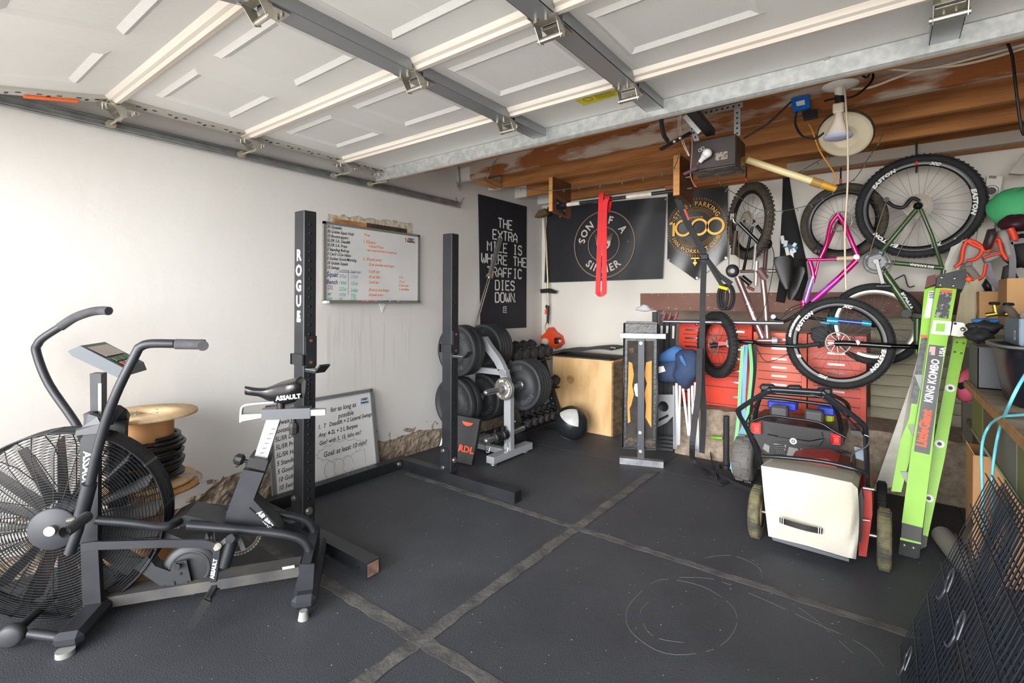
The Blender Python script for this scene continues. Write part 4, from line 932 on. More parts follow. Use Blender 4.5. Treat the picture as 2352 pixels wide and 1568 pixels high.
# 2: wide flag on the back wall
FY = BW - .03
A2, B2, C2, D2 = P(1258, 476, y=FY), P(1531, 452, y=FY), P(1523, 640, y=FY), P(1251, 649, y=FY)
def ex2(u, v): return .03 * max(0, math.sin((u - .72 + v * .25) * 14)) * (.3 if u < .55 else 1) * max(0, 1 - abs(u - .85) * 3)
flag2 = thing('flag', 'wide black flag with a cream ring and skull on the back wall', 'flag', (-2.5, FY, 1.56))
MB().grid(cloth(A2, B2, C2, D2, V((0, -1, 0)), .004, seed=4, extra=ex2), True, (0, .0015, 0)).build('cloth', mat('flag_satin', '#17181d', .42, col2='#1d1e24', scale=3, spec=.6), flag2)
fc = P(1386, 561, y=FY - .022); beige = mat('flag_tan', '#8d7768', .7); cream = mat('flag_cream', '#cbbfb6', .7)
Mf = basis(fc, V((1, 0, -.03)).normalized(), V((.03, 0, 1)).normalized(), V((0, -1, 0)))
sx = .37
k = MB(Mf)
for R_, t_ in ((.36, .012), (.185, .010)): k.lathe([(R_ - t_ / 2, .001), (R_ + t_ / 2, .001)], (0, 0, 0), (0, 0, 1), 64)
for px_ in (-.285, .285): k.box((px_, .02 - (.0 if px_ < 0 else 0), .001), (.035, .003, .0006)); k.box((px_, .02, .001), (.003, .045, .0006))
k.build('ring_print', beige, flag2)
k = MB()
def arcw(rad, a0, sgn=1):
    def f(p):
        if sgn > 0: a = a0 - p.x / rad; q = rad + p.y
        else: a = a0 + p.x / rad; q = rad - p.y
        return V((q * math.cos(a), q * math.sin(a), p.z + .001))
    return f
for s, a0 in (('SON', 148), ('OF', 85), ('A', 35)): text_mb(s, Mf, .115, .003, .0006, mb=k, warp=arcw(.265, math.radians(a0)), width=.95, space=1.25)
text_mb('SINNER', Mf, .115, .003, .0006, mb=k, warp=arcw(.272, math.radians(270), -1), width=.95, space=1.2)
k.build('lettering', cream, flag2)
# plain skull with spiky hair in the middle
k = MB(Mf)
def shape(pts, z=.0012): k.prism([V((p[0], p[1], z)) for p in pts], (0, 0, .0005))
shape([(-.085, .03), (-.05, .045), (0, .05), (.05, .045), (.085, .03), (.08, -.01), (.06, -.04), (.045, -.05), (.04, -.11), (.0, -.13), (-.04, -.11), (-.045, -.05), (-.06, -.04), (-.08, -.01)])
k.build('skull_print', cream, flag2)
k = MB(Mf)
for q in range(-7, 8): shape([(q * .012 - .006, .035), (q * .012 + .006, .035), (q * .016 + .0, .11 + .02 * math.cos(q))], .0016)
k.build('hair_print', beige, flag2)
k = MB(Mf); shape([(-.055, .005), (-.02, .0), (-.022, -.028), (-.05, -.025)], .0022); shape([(.055, .005), (.02, .0), (.022, -.028), (.05, -.025)], .0022); shape([(0, -.03), (.012, -.052), (-.012, -.052)], .0022)
for q in range(-2, 3): k.box((q * .013, -.085, .0022), (.002, .03, .0006))
k.build('shadow_print', MATS['black'], flag2)
k = MB()
for p in (P(1528, 457, y=FY - .01), P(1516, 636, y=FY - .01), P(1257, 645, y=FY - .01), P(1286, 497, y=FY - .02)): k.lathe([(.005, .001), (.012, .001), (.012, -.001)], p, (0, -1, 0), 16)
k.build('grommet', mat('brass', '#c8a45a', .3, .8), flag2)
# 3: pentagonal banner
flag3 = thing('banner', 'black pointed banner with gold ring and large gold 1000 on the back wall', 'banner', (-1.5, FY, 1.55))
bpts = [P(1534, 440, y=FY), P(1534, 597, y=FY), P(1602, 643, y=FY), P(1671, 592, y=FY), P(1676, 432, y=FY)]
xa_, xb_ = bpts[0].x, bpts[3].x; rows = []
for j in range(23):
    v = j / 22; r_ = []
    for i in range(19):
        u = i / 18; x = xa_ + (xb_ - xa_) * u; zb = bpts[1].z + (bpts[2].z - bpts[1].z) * (1 - abs(2 * u - 1)); z = 2.425 + (zb - 2.425) * v
        r_.append(V((x, FY - .004 - .004 * math.sin(u * 7 + v * 4) - .012 * max(0, v - .5) * (1 + math.sin(u * 13 + 1 + v * 6)), z)))
    rows.append(r_)
MB().grid(rows, True, (0, .0015, 0)).build('cloth', mat('vinyl', '#1a1a1b', .28, col2='#202021', scale=3, spec=.7), flag3)
gold = mat('gold_print', '#c8913a', .4, .3); gold2 = mat('gold_bright', '#e0ad4c', .35, .3)
bc = V(((xa_ + xb_) / 2, FY - .022, 2.06)); Mb = basis(bc, V((1, 0, -.02)).normalized(), V((.02, 0, 1)).normalized(), V((0, -1, 0)))
k = MB(Mb)
for i in range(72):
    a = 2 * PI * i / 72; u = V((math.cos(a), math.sin(a), 0)); 
    if -2.6 < a - PI * 1.5 < -.0 + .0 and False: continue
    k.bar(u * .265, u * .285, .003, .0006, (0, 0, 1))
for R_ in (.19, .175, .162): 
    k.tube([V((R_ * math.cos(math.radians(q)), R_ * math.sin(math.radians(q)), 0)) for q in range(35, 146, 5)], .002, n=4)
    k.tube([V((R_ * math.cos(math.radians(q)), R_ * math.sin(math.radians(q)), 0)) for q in range(-145, -34, 5)], .002, n=4)
k.build('ring_print', gold, flag3)
k = MB(); text_mb('STREET PARKING', Mb, .062, .0012, .0006, mb=k, warp=arcw(.225, math.radians(90)), width=.95, space=1.15); text_mb('1000 WORKOUT CLUB', Mb, .05, .001, .0006, mb=k, warp=arcw(.235, math.radians(270), -1), space=1.1)
text_mb('ALWAYS ON', Mb @ Matrix.Translation((0, .095, 0)), .022, .0004, .0006, mb=k); k.build('lettering', gold, flag3)
k = MB(Mb); k.bar((-.215, -.075, .001), (-.215, .075, .001), .024, .0012, (0, 0, 1)); k.bar((-.255, .045, .001), (-.205, .075, .001), .02, .0012, (0, 0, 1))
for cx in (-.12, .03, .18): k.lathe([(.062, .001), (.084, .001)], (cx, 0, 0), (0, 0, 1), 40)
k.build('number_print', gold2, flag3)
k = MB(Mb); k.box((0, -.30, .001), (.08, .012, .001)); k.box((0, -.34, .001), (.012, .06, .001)); k.box((-.012, -.345, .001), (.012, .02, .001)); k.box((.012, -.345, .001), (.012, .02, .001)); k.build('key_print', gold2, flag3)
k = MB()
for p in (bpts[1] + V((.012, -.012, .0)), bpts[2] + V((0, -.02, .02)), bpts[3] + V((-.012, -.012, 0))): k.lathe([(.004, .001), (.01, .001)], p, (0, -1, 0), 14)
k.build('grommet', MATS['zinc'], flag3)

# ================================================================ pull-up bar
pb = thing('pull_up_bar', 'black pull-up bar with white tape sections bolted between two wooden boards', 'pull-up bar', (-1.85, 3.95, 2.1))
for x0, x1, px1, px2 in ((-2.49, -2.45, 1262, 1271), (-1.335, -1.285, 1548, 1560)):
    zt, zb = 2.479, 2.165
    mb = MB(); mb.prism([V((x0, 3.84, zt)), V((x0, 3.84, zb)), V((x0, 4.17, zb - .02)), V((x0, 4.17, zt))], (x1 - x0, 0, 0)); mb.build('board', mat('board_brown', '#5f3a22', .7, col2='#7a4c2c', scale=4, stretch=(1, 1, 4)), pb)
    mb = MB(); mb.bb((x0 + .001, 3.836, zb + .002), (x1 - .001, 3.839, zt)); mb.build('board_end', MATS['wood_new'], pb)
yb_ = 3.97; L0 = V((-2.449, yb_, 2.236)); L1 = V((-1.336, yb_, 2.232)); rd = (L1 - L0)
MB().cyl(L0, L1, .0155, n=16).build('bar', MATS['black_steel'], pb)
for t0, t1 in ((.07, .19), (.60, .80)): MB().cyl(L0 + rd * t0, L0 + rd * t1, .0185, n=16).build('tape_wrap', mat('tape_white', '#d9d1c6', .8, col2='#c7bdb0', scale=20), pb)
mb = MB(); mb.prism([V((-2.4485, 3.89, 2.20)), V((-2.4485, 4.05, 2.16)), V((-2.4485, 4.05, 2.24)), V((-2.4485, 3.89, 2.29))], (.006, 0, 0)); fo = mb.build('flange_plate', MATS['black_steel'], pb)
MB().cyl((-2.4425, 3.915, 2.25), (-2.434, 3.915, 2.25), .011, n=6).build('bolt', MATS['zinc'], fo); MB().cyl((-2.4425, 4.03, 2.195), (-2.434, 4.03, 2.195), .011, n=6).build('bolt', MATS['zinc'], fo)
for y, z in ((3.98, 2.33), (4.03, 2.25)): MB().cyl((-1.285, y, z), (-1.25, y, z), .009, n=8).build('bolt', MATS['zinc'], pb)
# red loop band over the bar
tc = L0 + rd * .42
def band_loop(top, bot, half, wd, th, m, nm, lab, grp=None):
    """flat closed band hanging over something at top, pulled down to bot"""
    pts = []
    for q in range(9): a = math.radians(180 - q * 22.5); pts.append(top + V((half[0] * math.cos(a), half[1] * math.cos(a), .02 * math.sin(a))))
    for t in (.25, .5, .75): pts.append((top + V((half[0], half[1], 0))).lerp(bot + V((half[0], half[1], 0)) * 1, t))
    for q in range(9): a = math.radians(-q * 22.5); pts.append(bot + V((half[0] * math.cos(a), half[1] * math.cos(a), .03 * math.sin(a))))
    for t in (.25, .5, .75): pts.append((bot - V((half[0], half[1], 0))).lerp(top - V((half[0], half[1], 0)), t))
    return pts
bt = V((tc.x, yb_, 2.235)); bb_ = P(1382, 660, y=yb_ - .03)
rb_ = thing('resistance_band', 'bright red loop band hanging from the pull-up bar', 'exercise band', bb_)
mb = MB(); redm = mat('band_red', '#e3262d', .45, col2='#c81f27', scale=4)
lft, rgt = -.018, .018
path = [bt + V((-.03, 0, .022)), bt + V((-.03, -.028, .0)), V((bb_.x - .030, yb_ - .04, bb_.z + .02)), V((bb_.x - .026, yb_ - .045, bb_.z - .045)), V((bb_.x, yb_ - .05, bb_.z - .06)), V((bb_.x + .026, yb_ - .045, bb_.z - .045)), V((bb_.x + .03, yb_ - .04, bb_.z + .02)), bt + V((.008, -.030, -.12)), bt + V((.028, -.028, .0)), bt + V((.03, 0, .022)), bt + V((.028, .028, 0)), bt + V((.0, .03, -.10)), bt + V((-.028, .028, 0)), bt + V((-.03, 0, .022))]
mb.tube(smooth_path(path, 6), .02, flat=(.045, .005, (0, 1, 0))); mb.build('band', redm, rb_)
# black gymnastic strap with cable lock
sm = mat('strap_black', '#1f1f22', .7, col2='#28282b', scale=15)
st = thing('suspension_strap', 'black webbing strap hung diagonally from the right end of the pull-up bar', 'strap', P(1660, 650, y=4.1))
mb = MB(); mb.tube([P(1556, 455, y=3.98), P(1575, 505, y=4.02), P(1605, 560, y=4.05), P(1622, 596, y=4.07)], .02, flat=(.05, .004, (0, 1, .2))); mb.build('webbing', sm, st)
mb = MB(); mb.tube([P(1622, 594, y=4.07), P(1644, 632, y=4.09), P(1658, 655, y=4.1)], .02, flat=(.03, .004, (0, 1, .2))); mb.tube([P(1622, 594, y=4.08), P(1652, 632, y=4.1), P(1680, 652, y=4.12)], .02, flat=(.04, .004, (0, 1, .2))); mb.build('webbing', sm, st)
mb = MB(); mb.tube([P(1572, 480, y=3.995), P(1582, 505, y=4.015)], .01, flat=(.016, .001, (0, 1, .2))); mb.build('red_tag', MATS['red'], st)
MB().box(P(1618, 590, y=4.06), (.06, .02, .045), bev=.005).build('buckle', MATS['black'], st)
lk = thing('cable_lock', 'coiled black cable lock with yellow band hanging from the diagonal strap', 'cable lock', P(1668, 690, y=4.1))
mb = MB()
for i, (cx, rx_, dy) in enumerate(((1660, .035, 0), (1668, .045, .02), (1673, .042, .035))):
    c = P(cx, 682, y=4.1 + dy); mb.tube([c + V((rx_ * math.cos(q * PI / 12), .03 * math.sin(q * PI / 12) * .3, .095 * math.sin(q * PI / 12))) for q in range(24)], .0115, n=8, closed=True)
mb.build('cable', MATS['black_rubber'], lk)
MB().cyl(P(1651, 658, y=4.08), P(1672, 664, y=4.08), .013).build('yellow_sleeve', mat('yellow', '#f0d517', .5), lk)
vs_ = thing('webbing_strap', 'long black webbing strap hanging straight down in front of the red cabinet', 'strap', P(1608, 1060, z=.02))
mb = MB(); mb.tube(smooth_path([P(1617, 600, y=4.07), P(1614, 700, y=4.07), P(1612, 850, y=4.08), P(1616, 950, y=4.12), P(1612, 1040, y=4.13)], 4), .02, flat=(.045, .003, (0, 1, 0))); mb.build('webbing', sm, vs_)
mb = MB(); mb.tube(smooth_path([P(1607, 800, y=4.03), P(1604, 900, y=3.98), P(1594, 980, y=3.97), P(1590, 1030, y=3.97), P(1594, 1056, z=.03), P(1630, 1080, z=.012), P(1690, 1112, z=.012), P(1735, 1130, z=.012)], 5), .02, flat=(.045, .004, (0, 1, .3))); mb.build('webbing', sm, vs_)
mb = MB(); mb.tube(smooth_path([P(1628, 1030, z=.06), P(1640, 1075, z=.015), P(1646, 1100, z=.012)], 4), .02, flat=(.04, .003, (1, .3, 0))); mb.tube([P(1612, 1074, z=.01), P(1630, 1094, z=.008)], .02, flat=(.03, .004, (0, 0, 1))); mb.tube([P(1655, 1112, z=.01), P(1684, 1100, z=.008)], .02, flat=(.03, .004, (0, 0, 1))); mb.build('webbing_tail', sm, vs_)

# ================================================================ string trimmer hung in the corner
tY = 4.86
tm = thing('string_trimmer', 'string trimmer with orange engine hung upside down in the back corner', 'string trimmer', P(1262, 790, y=tY))
mb = MB(); mb.tube([P(1250, 485, y=tY), P(1255, 560, y=tY), P(1258, 640, y=tY), P(1259, 700, y=tY), P(1258, 745, y=tY)], .012, n=12); mb.build('shaft', mat('tube_gold', '#b7ab85', .3, .7), tm)
mb = MB(); mb.prism(PP([(1226, 499), (1236, 484), (1250, 478), (1258, 490), (1240, 497)], y=tY - .10), (0, .07, 0)); mb.build('string_guard', mat('guard_olive', '#5c4c33', .6), tm)
mb = MB(); mb.prism(PP([(1240, 664), (1260, 662), (1276, 668), (1272, 674), (1256, 672), (1242, 673)], y=tY - .03), (0, .05, 0)); mb.build('loop_handle', MATS['black'], tm)
mb = MB(); mb.tube([P(1258, 702, y=tY - .0), P(1259, 715, y=tY), P(1258, 742, y=tY)], [.022, .017, .014], n=12); mb.sphere(P(1257, 704, y=tY), .024); mb.build('rear_grip', MATS['black'], tm)
MB().prism(PP([(1252, 710), (1256, 709), (1256, 722), (1251, 721)], y=tY - .02), (0, .02, 0)).build('trigger', MATS['orange'], tm)
mb = MB(); mb.tube(smooth_path([P(1256, 740, y=tY - .02), P(1252, 750, y=tY - .03), P(1256, 762, y=tY - .02)], 4), .003, n=6); mb.build('throttle_cable', MATS['black'], tm)
mb = MB(); mb.prism(PP([(1259, 752), (1266, 762), (1280, 772), (1284, 790), (1274, 800), (1262, 796), (1244, 784), (1242, 772), (1252, 764)], y=tY - .07), (0, .13, 0)); mb.build('engine_shroud', mat('stihl_orange', '#e0451c', .4), tm)
mb = MB(); mb.sphere(P(1252, 784, y=tY - .08), .05, sc=(1, .6, .8)); mb.build('fuel_tank', mat('tank_cream', '#cfc8ae', .45), tm)
mb = MB(); mb.box(P(1247, 792, y=tY - .1), (.05, .05, .03), bev=.008); mb.box(P(1281, 782, y=tY - .06), (.05, .10, .07), bev=.012); mb.build('engine_cover', MATS['black'], tm)
MB().cyl(P(1286, 783, y=tY - .11), P(1286, 783, y=tY - .04), .018).build('starter_cap', mat('stihl_orange', ''), tm)

# ================================================================ plyometric box, folded mat, medicine ball
bx = thing('plyo_box', 'birch plywood jump box with a knot stain in the back corner', 'wooden box', (-2.5, 4.63, 0))
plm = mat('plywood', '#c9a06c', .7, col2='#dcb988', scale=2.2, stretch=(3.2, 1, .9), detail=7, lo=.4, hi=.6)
X0, X1, Y0, Y1, ZT = -2.86, -2.152, 4.50, 4.80, .735
MB().bb((X0, Y0, 0), (X1 - .018, Y0 + .018, ZT)).build('front_panel', plm, bx)
MB().bb((X0, Y1 - .018, 0), (X1 - .018, Y1, ZT)).build('back_panel', plm, bx)
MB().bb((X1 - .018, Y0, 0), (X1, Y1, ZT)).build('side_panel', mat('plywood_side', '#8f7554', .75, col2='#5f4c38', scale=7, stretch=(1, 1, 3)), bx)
MB().bb((X0 + .0, Y0 + .018, 0), (X0 + .018, Y1 - .018, ZT)).build('side_panel', plm, bx)
MB().bb((X0, Y0, ZT), (X1, Y1, ZT + .018)).build('top_panel', plm, bx)
mb = MB(); mb.lathe([(0, 0), (.045, 0)], (-2.64, Y0 - .0008, .52), (0, -1, 0), 20); mb.build('knot', mat('knot', '#9a7148', .8, col2='#b68b58', scale=18), bx)
fm_ = thing('folded_mat', 'black foam exercise mat folded on top of the plywood box', 'exercise mat', (-2.5, 4.62, ZT + .018))
for lay, (z0, sx_) in enumerate(((ZT + .020, 0), (ZT + .045, .0))):
    rows = []
    for i in range(17):
        u = i / 16; x = X0 - .03 + u * (X1 - X0 + .02); h = z0 + (.0 if lay == 0 else (.07 * math.sin(min(1, max(0, (u - .12) * 1.5)) * PI / 2) + .012 * math.sin(u * 9)))
        rows.append([V((x, Y0 - .04 + .01 * lay, h)), V((x, (Y0 + Y1) / 2, h + .02 * (lay) * math.sin(u * 3))), V((x, Y1 - .02, h + .012))])
    MB().grid(rows, True, (0, 0, .014)).build('mat_layer', mat('foam_black', '#26272a', .7), fm_)
text_mb('elite', basis(V((-2.19, 4.55, ZT + .14)), V((1, .2, 0)).normalized(), V((-.1, .6, .3)).normalized(), V((0, -.4, 1)).normalized()), .04, .001, .001).build('print', MATS['white_ink'], fm_)
bcx = P(1314, 967, y=4.17); br = .163
ball = thing('medicine_ball', 'black and white stitched medicine ball on the floor in front of the box', 'medicine ball', (bcx.x, bcx.y, 0))
c = V((bcx.x, bcx.y, br))
bm_ = mat('ball_black', '#202226', .32, spec=.5); bw_ = mat('ball_white', '#c4c4c2', .45, col2='#adadab', scale=10)
axb = V((.5, -.25, 1)).normalized(); ref = V((0, -1, 0)); ref = (ref - axb * ref.dot(axb)).normalized(); rf2 = axb.cross(ref)
for s in range(8):
    mb = MB(); rows = []
    for j in range(13):
        t = PI * (j + .05) / 12.1; r_ = []
        for i in range(7):
            a = 2 * PI * (s + i / 6 * .985) / 8 + .55; r_.append(c + (ref * math.cos(a) * math.sin(t) + rf2 * math.sin(a) * math.sin(t) + axb * math.cos(t)) * br)
        rows.append(r_)
    mb.grid(rows); mb.build('panel', bm_, ball)
mb = MB(); rows = []
for j in range(8):
    t = math.radians(2 + j * 8.5); rows.append([c + (ref * math.cos(a) * math.sin(t) + rf2 * math.sin(a) * math.sin(t) + axb * math.cos(t)) * (br + .001) for a in [math.radians(-52 + q * 8) for q in range(14)]])
mb.grid(rows); wp = mb.build('white_panel', bw_, ball)
mb = MB(); rows = []
for j in range(6):
    t = math.radians(128 + j * 9); rows.append([c + (ref * math.cos(a) * math.sin(t) + rf2 * math.sin(a) * math.sin(t) + axb * math.cos(t)) * (br + .001) for a in [math.radians(-70 + q * 8) for q in range(19)]])
mb.grid(rows); mb.build('white_panel', bw_, ball)

# ================================================================ weight bench standing on end
bp0 = V((-1.61, 3.90, 0)); bn = V((.337, -.941, 0)).normalized(); bX = V((-bn.y, bn.x, 0)); bX = V((.941, .337, 0))
def QP(px, py, off=0): return P(px, py, pl=(bp0 + bn * off, bn))
bench = thing('weight_bench', 'flat weight bench stood on end showing torn black underside and orange board', 'bench', (bp0.x, bp0.y, 0))
def qprism(pts, off, th): return MB().prism([QP(a, b, off) for a, b in pts], -bn * th)
qprism([(1434, 742), (1438, 738), (1508, 740), (1513, 745), (1510, 1028), (1506, 1034), (1432, 1030), (1427, 1024)], -.02, .09).build('pad', mat('vinyl_black', '#1c1c1e', .35, col2='#242426', scale=9, bump=.3), bench)
mb = MB(); fr_ = [QP(a, b, -.018) for a, b in [(1434, 742), (1511, 744), (1508, 1030), (1430, 1026)]]; mb.tube(fr_, .009, n=6, closed=True); mb.build('vinyl_hem', mat('vinyl_black', ''), bench)
qprism([(1441, 782), (1502, 783), (1500, 1008), (1438, 1005)], -.018, .002).build('lining', mat('lining', '#33302e', .8, col2='#1f1c1a', scale=12), bench)
om = mat('orange_ply', '#d99345', .7, col2='#c57f36', scale=5, stretch=(2, 2, 1))
qprism([(1444, 830), (1452, 834), (1456, 860), (1452, 885), (1456, 905), (1450, 930), (1446, 938), (1448, 968), (1442, 972), (1441, 930), (1443, 880)], -.0155, .002).build('exposed_board', om, bench)
qprism([(1484, 832), (1497, 828), (1496, 982), (1490, 972), (1482, 958), (1484, 930), (1480, 905), (1486, 880), (1480, 862)], -.0155, .002).build('exposed_board', om, bench)
for a, b in ((1444, 800), (1486, 1012), (1442, 1006)): qprism([(a, b), (a + 10, b - 2), (a + 12, b + 9), (a + 3, b + 12)], -.0155, .0015).build('exposed_board', mat('ply_dark', '#6b4a2c', .8, col2='#3a2a1e', scale=20), bench)
qprism([(1458, 882), (1464, 880), (1465, 911), (1460, 909), (1456, 892)], -.015, .002).build('paper_label', MATS['white'], bench)
gs = mat('bench_steel', '#3b3d42', .45, .3)
qprism([(1466, 765), (1480, 765), (1479, 1056), (1464, 1056)], .03, .045).build('spine', gs, bench)
mb = MB(); mb.prism([QP(a, b, .05) for a, b in [(1425, 765), (1529, 767), (1529, 778), (1425, 776)]], -bn * .07); mb.build('upper_foot', mat('worn_steel', '#8e9094', .4, .6, col2='#6d6f74', scale=14), bench)
qa, qb = QP(1423, 1070, .06), QP(1524, 1072, .06); mb = MB(); h_ = .05; qa.z = qb.z = 0
mb.prism([qa, qb, qb + V((0, 0, h_)), qa + V((0, 0, h_))], -bn * .06); mb.build('lower_foot', mat('worn_steel', ''), bench)
mb = MB(); mb.prism([QP(a, b, .031) for a, b in [(1466, 1030), (1480, 1030), (1480, 1058), (1464, 1058)]], -bn * .1); mb.build('spine_end', gs, bench)
for a, b in ((1472, 788), (1470, 993), (1471, 1036)): mb = MB(); p = QP(a, b, .031); mb.cyl(p, p + bn * .006, .013, n=16); mb.build('bolt', MATS['zinc'], bench)

# ================================================================ folding chairs, step stool, dark poles behind the bench
ch = thing('camping_chair', 'folded camping chair with navy blue fabric and bare aluminium legs', 'folding chair', (-1.45, 4.2, 0))
nv = mat('navy_fabric', '#22304a', .8, col2='#2c3f60', scale=8, bump=.3, bscale=60); nb = mat('blue_fabric', '#3b6aa0', .75, col2='#335d90', scale=6)
y4 = 4.12
def lump(pts, y, th, m, nm, par, bul=.5):
    """pillow-like folded cloth from an outline facing the room"""
    q = [P(a, b, y=y) for a, b in pts]; cc = sum(q, V((0, 0, 0))) / len(q); mb = MB(); n = len(q); rings = []
    for s, d in ((1, 0), (.93, th * .5), (.72, th * .85), (.35, th)): rings.append([cc + (p - cc) * s + V((0, -d, 0)) for p in q])
    vs = [p for r_ in rings for p in r_]; fs = [(k * n + i, k * n + (i + 1) % n, (k + 1) * n + (i + 1) % n, (k + 1) * n + i) for k in range(3) for i in range(n)] + [tuple(3 * n + i for i in range(n))]
    back = [p + V((0, .02, 0)) for p in q]; vs += back; fs += [(i, (i + 1) % n, 4 * n + (i + 1) % n, 4 * n + i) for i in range(n)] + [tuple(4 * n + i for i in reversed(range(n)))]
    mb.add(vs, fs, True); return mb.build(nm, m, par)
lump([(1512, 815), (1536, 800), (1552, 793), (1566, 797), (1574, 808), (1560, 830), (1512, 832)], 4.16, .06, nb, 'seat_fabric', ch)
lump([(1510, 828), (1560, 828), (1556, 850), (1555, 878), (1512, 876)], 4.15, .05, nv, 'seat_fabric', ch)
lump([(1552, 812), (1562, 803), (1590, 802), (1606, 816), (1604, 850), (1607, 858), (1592, 876), (1580, 893), (1572, 893), (1556, 880), (1546, 862), (1554, 840)], 4.10, .06, nv, 'back_fabric', ch)
lump([(1560, 818), (1566, 814), (1578, 838), (1576, 843), (1564, 830)], 4.035, .012, nb, 'pocket_lining', ch)
MB().prism(PP([(1513, 842), (1524, 840), (1529, 852), (1513, 857)], y=4.08), (0, -.002, 0)).build('care_tag', MATS['white_ink'], ch)
al = mat('aluminium', '#b9bcc0', .3, .8)
for (a, b, c_, d_) in ((1554, 880, 1558, 1022), (1562, 885, 1560, 1020), (1569, 892, 1582, 1000), (1582, 890, 1585, 1000), (1590, 885, 1592, 950), (1597, 878, 1600, 1035), (1602, 960, 1604, 1042)):
    p = P(a, b, y=4.14); q = P(c_, d_, y=4.12); q.z = max(q.z, .01)
    MB().bar(p, q, .018, .01, (0, 1, 0)).build('leg', al, ch)
ch2 = thing('folding_stool', 'folded silver step stool with a round black opening behind the bench', 'step stool', P(1535, 1040, y=4.22))
def yprism(pts, y, th, m, nm, par): return MB().prism(PP(pts, y=y), (0, th, 0)).build(nm, m, par)
yprism([(1505, 906), (1547, 906), (1547, 954), (1532, 970), (1505, 984)], 4.22, .02, mat('stool_silver', '#a9acb0', .4, .5), 'side_plate', ch2)
p = P(1524, 933, y=4.219); MB().lathe([(0, 0), (.036, 0), (.04, .003), (.045, .0)], p, (0, -1, 0), 28).build('round_opening', MATS['black'], ch2)
yprism([(1512, 962), (1534, 951), (1536, 956), (1513, 968)], 4.216, .003, MATS['black'], 'slot', ch2)
for x in (1548, 1553): MB().bar(P(x, 885, y=4.2), P(x + 1, 1030, y=4.2), .014, .02, (0, 1, 0)).build('rail', al, ch2)
for k in range(4): MB().bar(P(1508, 1002 + k * 9, y=4.2), P(1546, 1006 + k * 9, y=4.2), .02, .012, (0, 1, 0)).build('tread', mat('tread_dark', '#2c2e31', .5), ch2)
for k, (xt, xb, zt0, c1) in enumerate(((1504, 1506, 716, '#2b2d31'), (1520, 1518, 722, '#2b2d31'), (1533, 1530, 722, '#26282b'), (1547, 1540, 726, '#303236'))):
    t = thing('folded_chair_frame', 'dark folded frame pole behind the bench, %s' % ['leftmost and nearest the plaster edge', 'second from the left with red tip', 'third from the left with red tip', 'rightmost with red tip beside the red cabinet'][k], 'pole', P(xb, 880, y=4.45), 'dark poles behind the bench')
    a = P(xt, zt0, y=4.5); b = P(xb, 1000, y=4.34); b.z = max(.0, b.z); MB().bar(a, b, .045, .02, (0, 1, 0)).build('pole', mat('pole%d' % k, c1, .5), t)
    if k: MB().prism(PP([(xt - 1, 735), (xt + 6, 718), (xt + 10, 718), (xt + 4, 738)], y=4.33), (0, .02, 0)).build('red_tip', mat('tip_red', '#8e2a1c', .5), t)
    MB().bar(P(xt, 748, y=4.40), P(xt - 1, 765 + 12 * (k % 2), y=4.40), .02, .004, (0, 1, 0)).build('white_label', MATS['white_ink'], t)
tag(MB().cyl(P(1524, 738, y=4.28), P(1800, 742, y=4.28), .0175, n=16).build('aluminium_pipe', mat('pipe', '#b3bccb', .25, .9)), 'long shiny aluminium pipe lying across in front of the red cabinets', 'pipe')
cr_ = lump([(1459, 712), (1464, 705), (1472, 703), (1478, 698), (1488, 700), (1494, 708), (1497, 713), (1480, 716)], BW - .02, .04, mat('bag_white', '#cfd0d6', .7, bump=.6, bscale=30), 'plastic_bag', None); tag(cr_, 'crumpled white plastic bag stuffed at the left end of the brown lintel', 'plastic bag')

# ================================================================ red tool cabinets on the ledge
CYF = 4.56
def cabinet(name, lab, px0, px1, ptop, zbot, drawers, m, group='red metal tool cabinets', bigs=()):
    a = P(px0, ptop, y=CYF); b = P(px1, ptop, y=CYF); zt = (a.z + b.z) / 2; x0, x1 = a.x, b.x
    t = thing('tool_cabinet', lab, 'tool cabinet', ((x0 + x1) / 2, CYF + .16, zbot), group)
    MB().bb((x0, CYF, zbot), (x1, CYF + .32, zt)).build('cabinet_body', m, t)
    z = zt - .03; W = x1 - x0
    for h in drawers:
        zz = z - h
        if isinstance(h, tuple): pass
        d_ = MB().bb((x0 + .035, CYF - .008, zz + .003), (x1 - .035, CYF, z - .003), 0).build('drawer', m, t)
        MB().bb((x0 + .035, CYF - .0012, zz - .003), (x1 - .035, CYF + .001, zz + .003)).build('gap', MATS['black'], t)
        if h > .2: hx = [x0 + W * .72]
        elif W > .55: hx = [x0 + W * .18, x1 - W * .18]
        else: hx = [(x0 + x1) / 2]
        hm = MB()
        for x in hx: hm.bb((x - .055, CYF - .016, (z + zz) / 2 - .006), (x + .055, CYF - .008, (z + zz) / 2 + .008))
        hm.build('handle', MATS['chrome'], d_); z = zz
    for s in (.25, .78): MB().lathe([(0, .004), (.012, .004), (.012, 0)], (x0 + W * s, CYF, zt - .015), (0, -1, 0), 16).build('lock', MATS['chrome'], t)
    return t, x0, x1, zt
redm1 = mat('cab_red', '#df3812', .5, col2='#d03110', scale=2, spec=.5); redm2 = mat('cab_red_sheen', '#d0583a', .38, .1, col2='#c4553a', scale=3); redm3 = mat('cab_red_sheen_right', '#c9442a', .45, 0, col2='#b83e28', scale=4)  # second and third reds have a coppery reflected sheen mixed into their colour
t, x0, x1, zt = cabinet('tool_cabinet', 'bright red tool cabinet with small drawers behind the hanging strap', 1561, 1727, 742, .426, [.075, .075, .075, .10, .10, .10, .15], redm1)
MB().bb((x0 - .02, CYF - .03, zt + .001), (x1 + .01, CYF + .33, zt + .022)).build('top_tray', MATS['silver_paint'], t)
